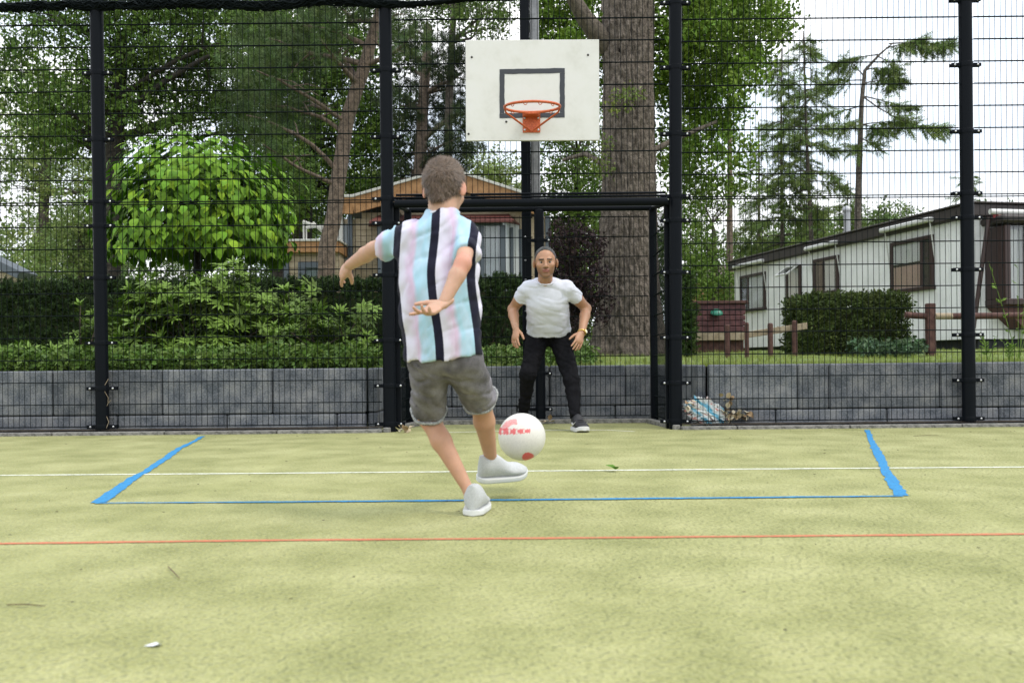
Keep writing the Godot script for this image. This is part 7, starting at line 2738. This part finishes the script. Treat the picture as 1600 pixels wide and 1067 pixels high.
	for o: MeshInstance3D in [so, so2]:
		for s in [-1.0, 1.0]:
			var sw := MB.new()
			sw.tube([Vector3(s * 0.048, 0.075, 0.085), Vector3(s * 0.0535, 0.058, 0.125), Vector3(s * 0.0545, 0.062, 0.16), Vector3(s * 0.050, 0.082, 0.205)], [0.002, 0.009, 0.006, 0.001], 6)
			part("side_mark", sw.mesh(), foam, o)
		for k in 4:
			var lc := MB.new()
			lc.bar(Vector3(-0.022, 0.120 - 0.011 * k, 0.12 + 0.024 * k), Vector3(0.022, 0.120 - 0.011 * k, 0.12 + 0.024 * k), 0.004, 5)
			part("lace", lc.mesh(), upper, o)

	# --- gold wrist watch
	var gold := paint(0.72, 0.50, 0.16, 0.28, 1.0)
	var wd := (rwr - rel).normalized()
	var wb := along(wd)
	var wp := rwr - wd * 0.012
	var band := MB.new()
	var wl := []
	for k in 21:
		var a := TAU * k / 20.0
		wl.append(wp + wb * Vector3(cos(a), 0, sin(a)) * 0.033)
	band.tube(wl, 0.0075, 6, false)
	var watch := part("watch", band.mesh(), gold, who, home)
	var face := MB.new()
	var out := Vector3(0.75, 0.05, 0.65).normalized()
	out = (out - wd * out.dot(wd)).normalized()
	face.lathe(wp + out * 0.034, [[0.0, 0.010], [0.018, 0.010], [0.021, 0.007], [0.021, 0.0], [0.0, -0.001]], 18, along(out))
	part("watch_case", face.mesh(), gold, watch)
	var dial := MB.new()
	dial.lathe(wp + out * 0.0447, [[0.0, 0.0], [0.016, 0.0]], 18, along(out))
	part("dial", dial.mesh(), paint(0.70, 0.66, 0.52, 0.4), watch)


func build_ball() -> void:
	# stitched panels: a truncated icosahedron's faces, each a little domed, with sunk seams
	var at := Vector3(0.0437, 0.2222, -4.5500)
	var r := 0.1122
	var turn := Basis.from_euler(Vector3(0.5, 0.9, 0.3))
	var ph := (1.0 + sqrt(5.0)) / 2.0
	var pent: Array[Vector3] = []
	var hexa: Array[Vector3] = []
	for a in [-1.0, 1.0]:
		for b in [-1.0, 1.0]:
			for k in 3:
				var q := Vector3.ZERO
				q[k] = a
				q[(k + 1) % 3] = b * ph
				pent.append((turn * q).normalized())
				var w := Vector3.ZERO
				w[k] = a / ph
				w[(k + 1) % 3] = b * 0.0
				w[(k + 2) % 3] = b * ph
				hexa.append((turn * Vector3(w)).normalized())
	for a in [-1.0, 1.0]:
		for b in [-1.0, 1.0]:
			for c in [-1.0, 1.0]:
				hexa.append((turn * Vector3(a, b, c)).normalized())
	var m := MB.new()
	var rows := []
	var norms := []
	var cols := PackedColorArray()
	var nz := FastNoiseLite.new()
	nz.seed = 2
	nz.frequency = 7.0
	for i in 97:
		var el := PI * (i / 96.0 - 0.5)
		var row := PackedVector3Array()
		var nn := PackedVector3Array()
		for j in 192:
			var az := TAU * j / 192.0
			var d := Vector3(cos(el) * sin(az), sin(el), cos(el) * cos(az))
			var b0 := 9.0
			var b1 := 9.0
			for q in pent:
				var t := acos(clampf(d.dot(q), -1, 1)) + 0.058
				if t < b0:
					b1 = b0
					b0 = t
				elif t < b1:
					b1 = t
			for q in hexa:
				var t := acos(clampf(d.dot(q), -1, 1))
				if t < b0:
					b1 = b0
					b0 = t
				elif t < b1:
					b1 = t
			var seam := smoothstep(0.0, 0.05, b1 - b0)
			row.append(d * (r - 0.0016 * (1.0 - seam)))
			nn.append(d)
			cols.append(ball_print(d, nz))
		rows.append(row)
		norms.append(nn)
	m.grid(rows, norms, true)
	m.c = cols
	var o := part(numbered("football"), m.mesh(), paint(1, 1, 1, 0.45), self)
	o.position = at
	tag(o, "white and red football in the air beside the boy's raised foot", "ball")


# printed red marks and scuffs on the white ball
func ball_print(d: Vector3, nz: FastNoiseLite) -> Color:
	var w := nz.get_noise_3dv(d * 3.0)
	var dirt := 0.92 + 0.16 * w
	var c := Color(0.68 * dirt, 0.66 * dirt, 0.61 * dirt)
	var red := Color(0.62, 0.035, 0.05)
	if d.z < -0.1:
		return c
	# worn lettering in a band at the upper left under a curved flash, one round patch below
	var x := d.x
	var y := d.y
	var soft := 0.10 + 0.35 * absf(w)
	var band := y - 0.30 - x * 0.03
	if x > -0.98 and x < 0.34:
		var gap := sin(x * 21.0) > 0.72 and absf(band) < 0.07
		var edge := 0.13 - 0.045 * (x + 0.98) + 0.03 * sin(x * 33.0) * sin(x * 13.0)
		if absf(band) < edge and not gap:
			c = red.lerp(c, soft)
	var r := Vector2(x + 0.25, y - 0.12).length()
	if r > 0.46 and r < 0.68 + 0.06 * w and x < -0.2 and y > 0.3:
		c = red.lerp(c, 0.4 + 0.4 * w)
	if Vector2(x - 0.24, (y + 0.80) * 1.2).length() < 0.25 + 0.03 * w:
		c = red.lerp(c, 0.08 + 0.2 * absf(w))
	return c
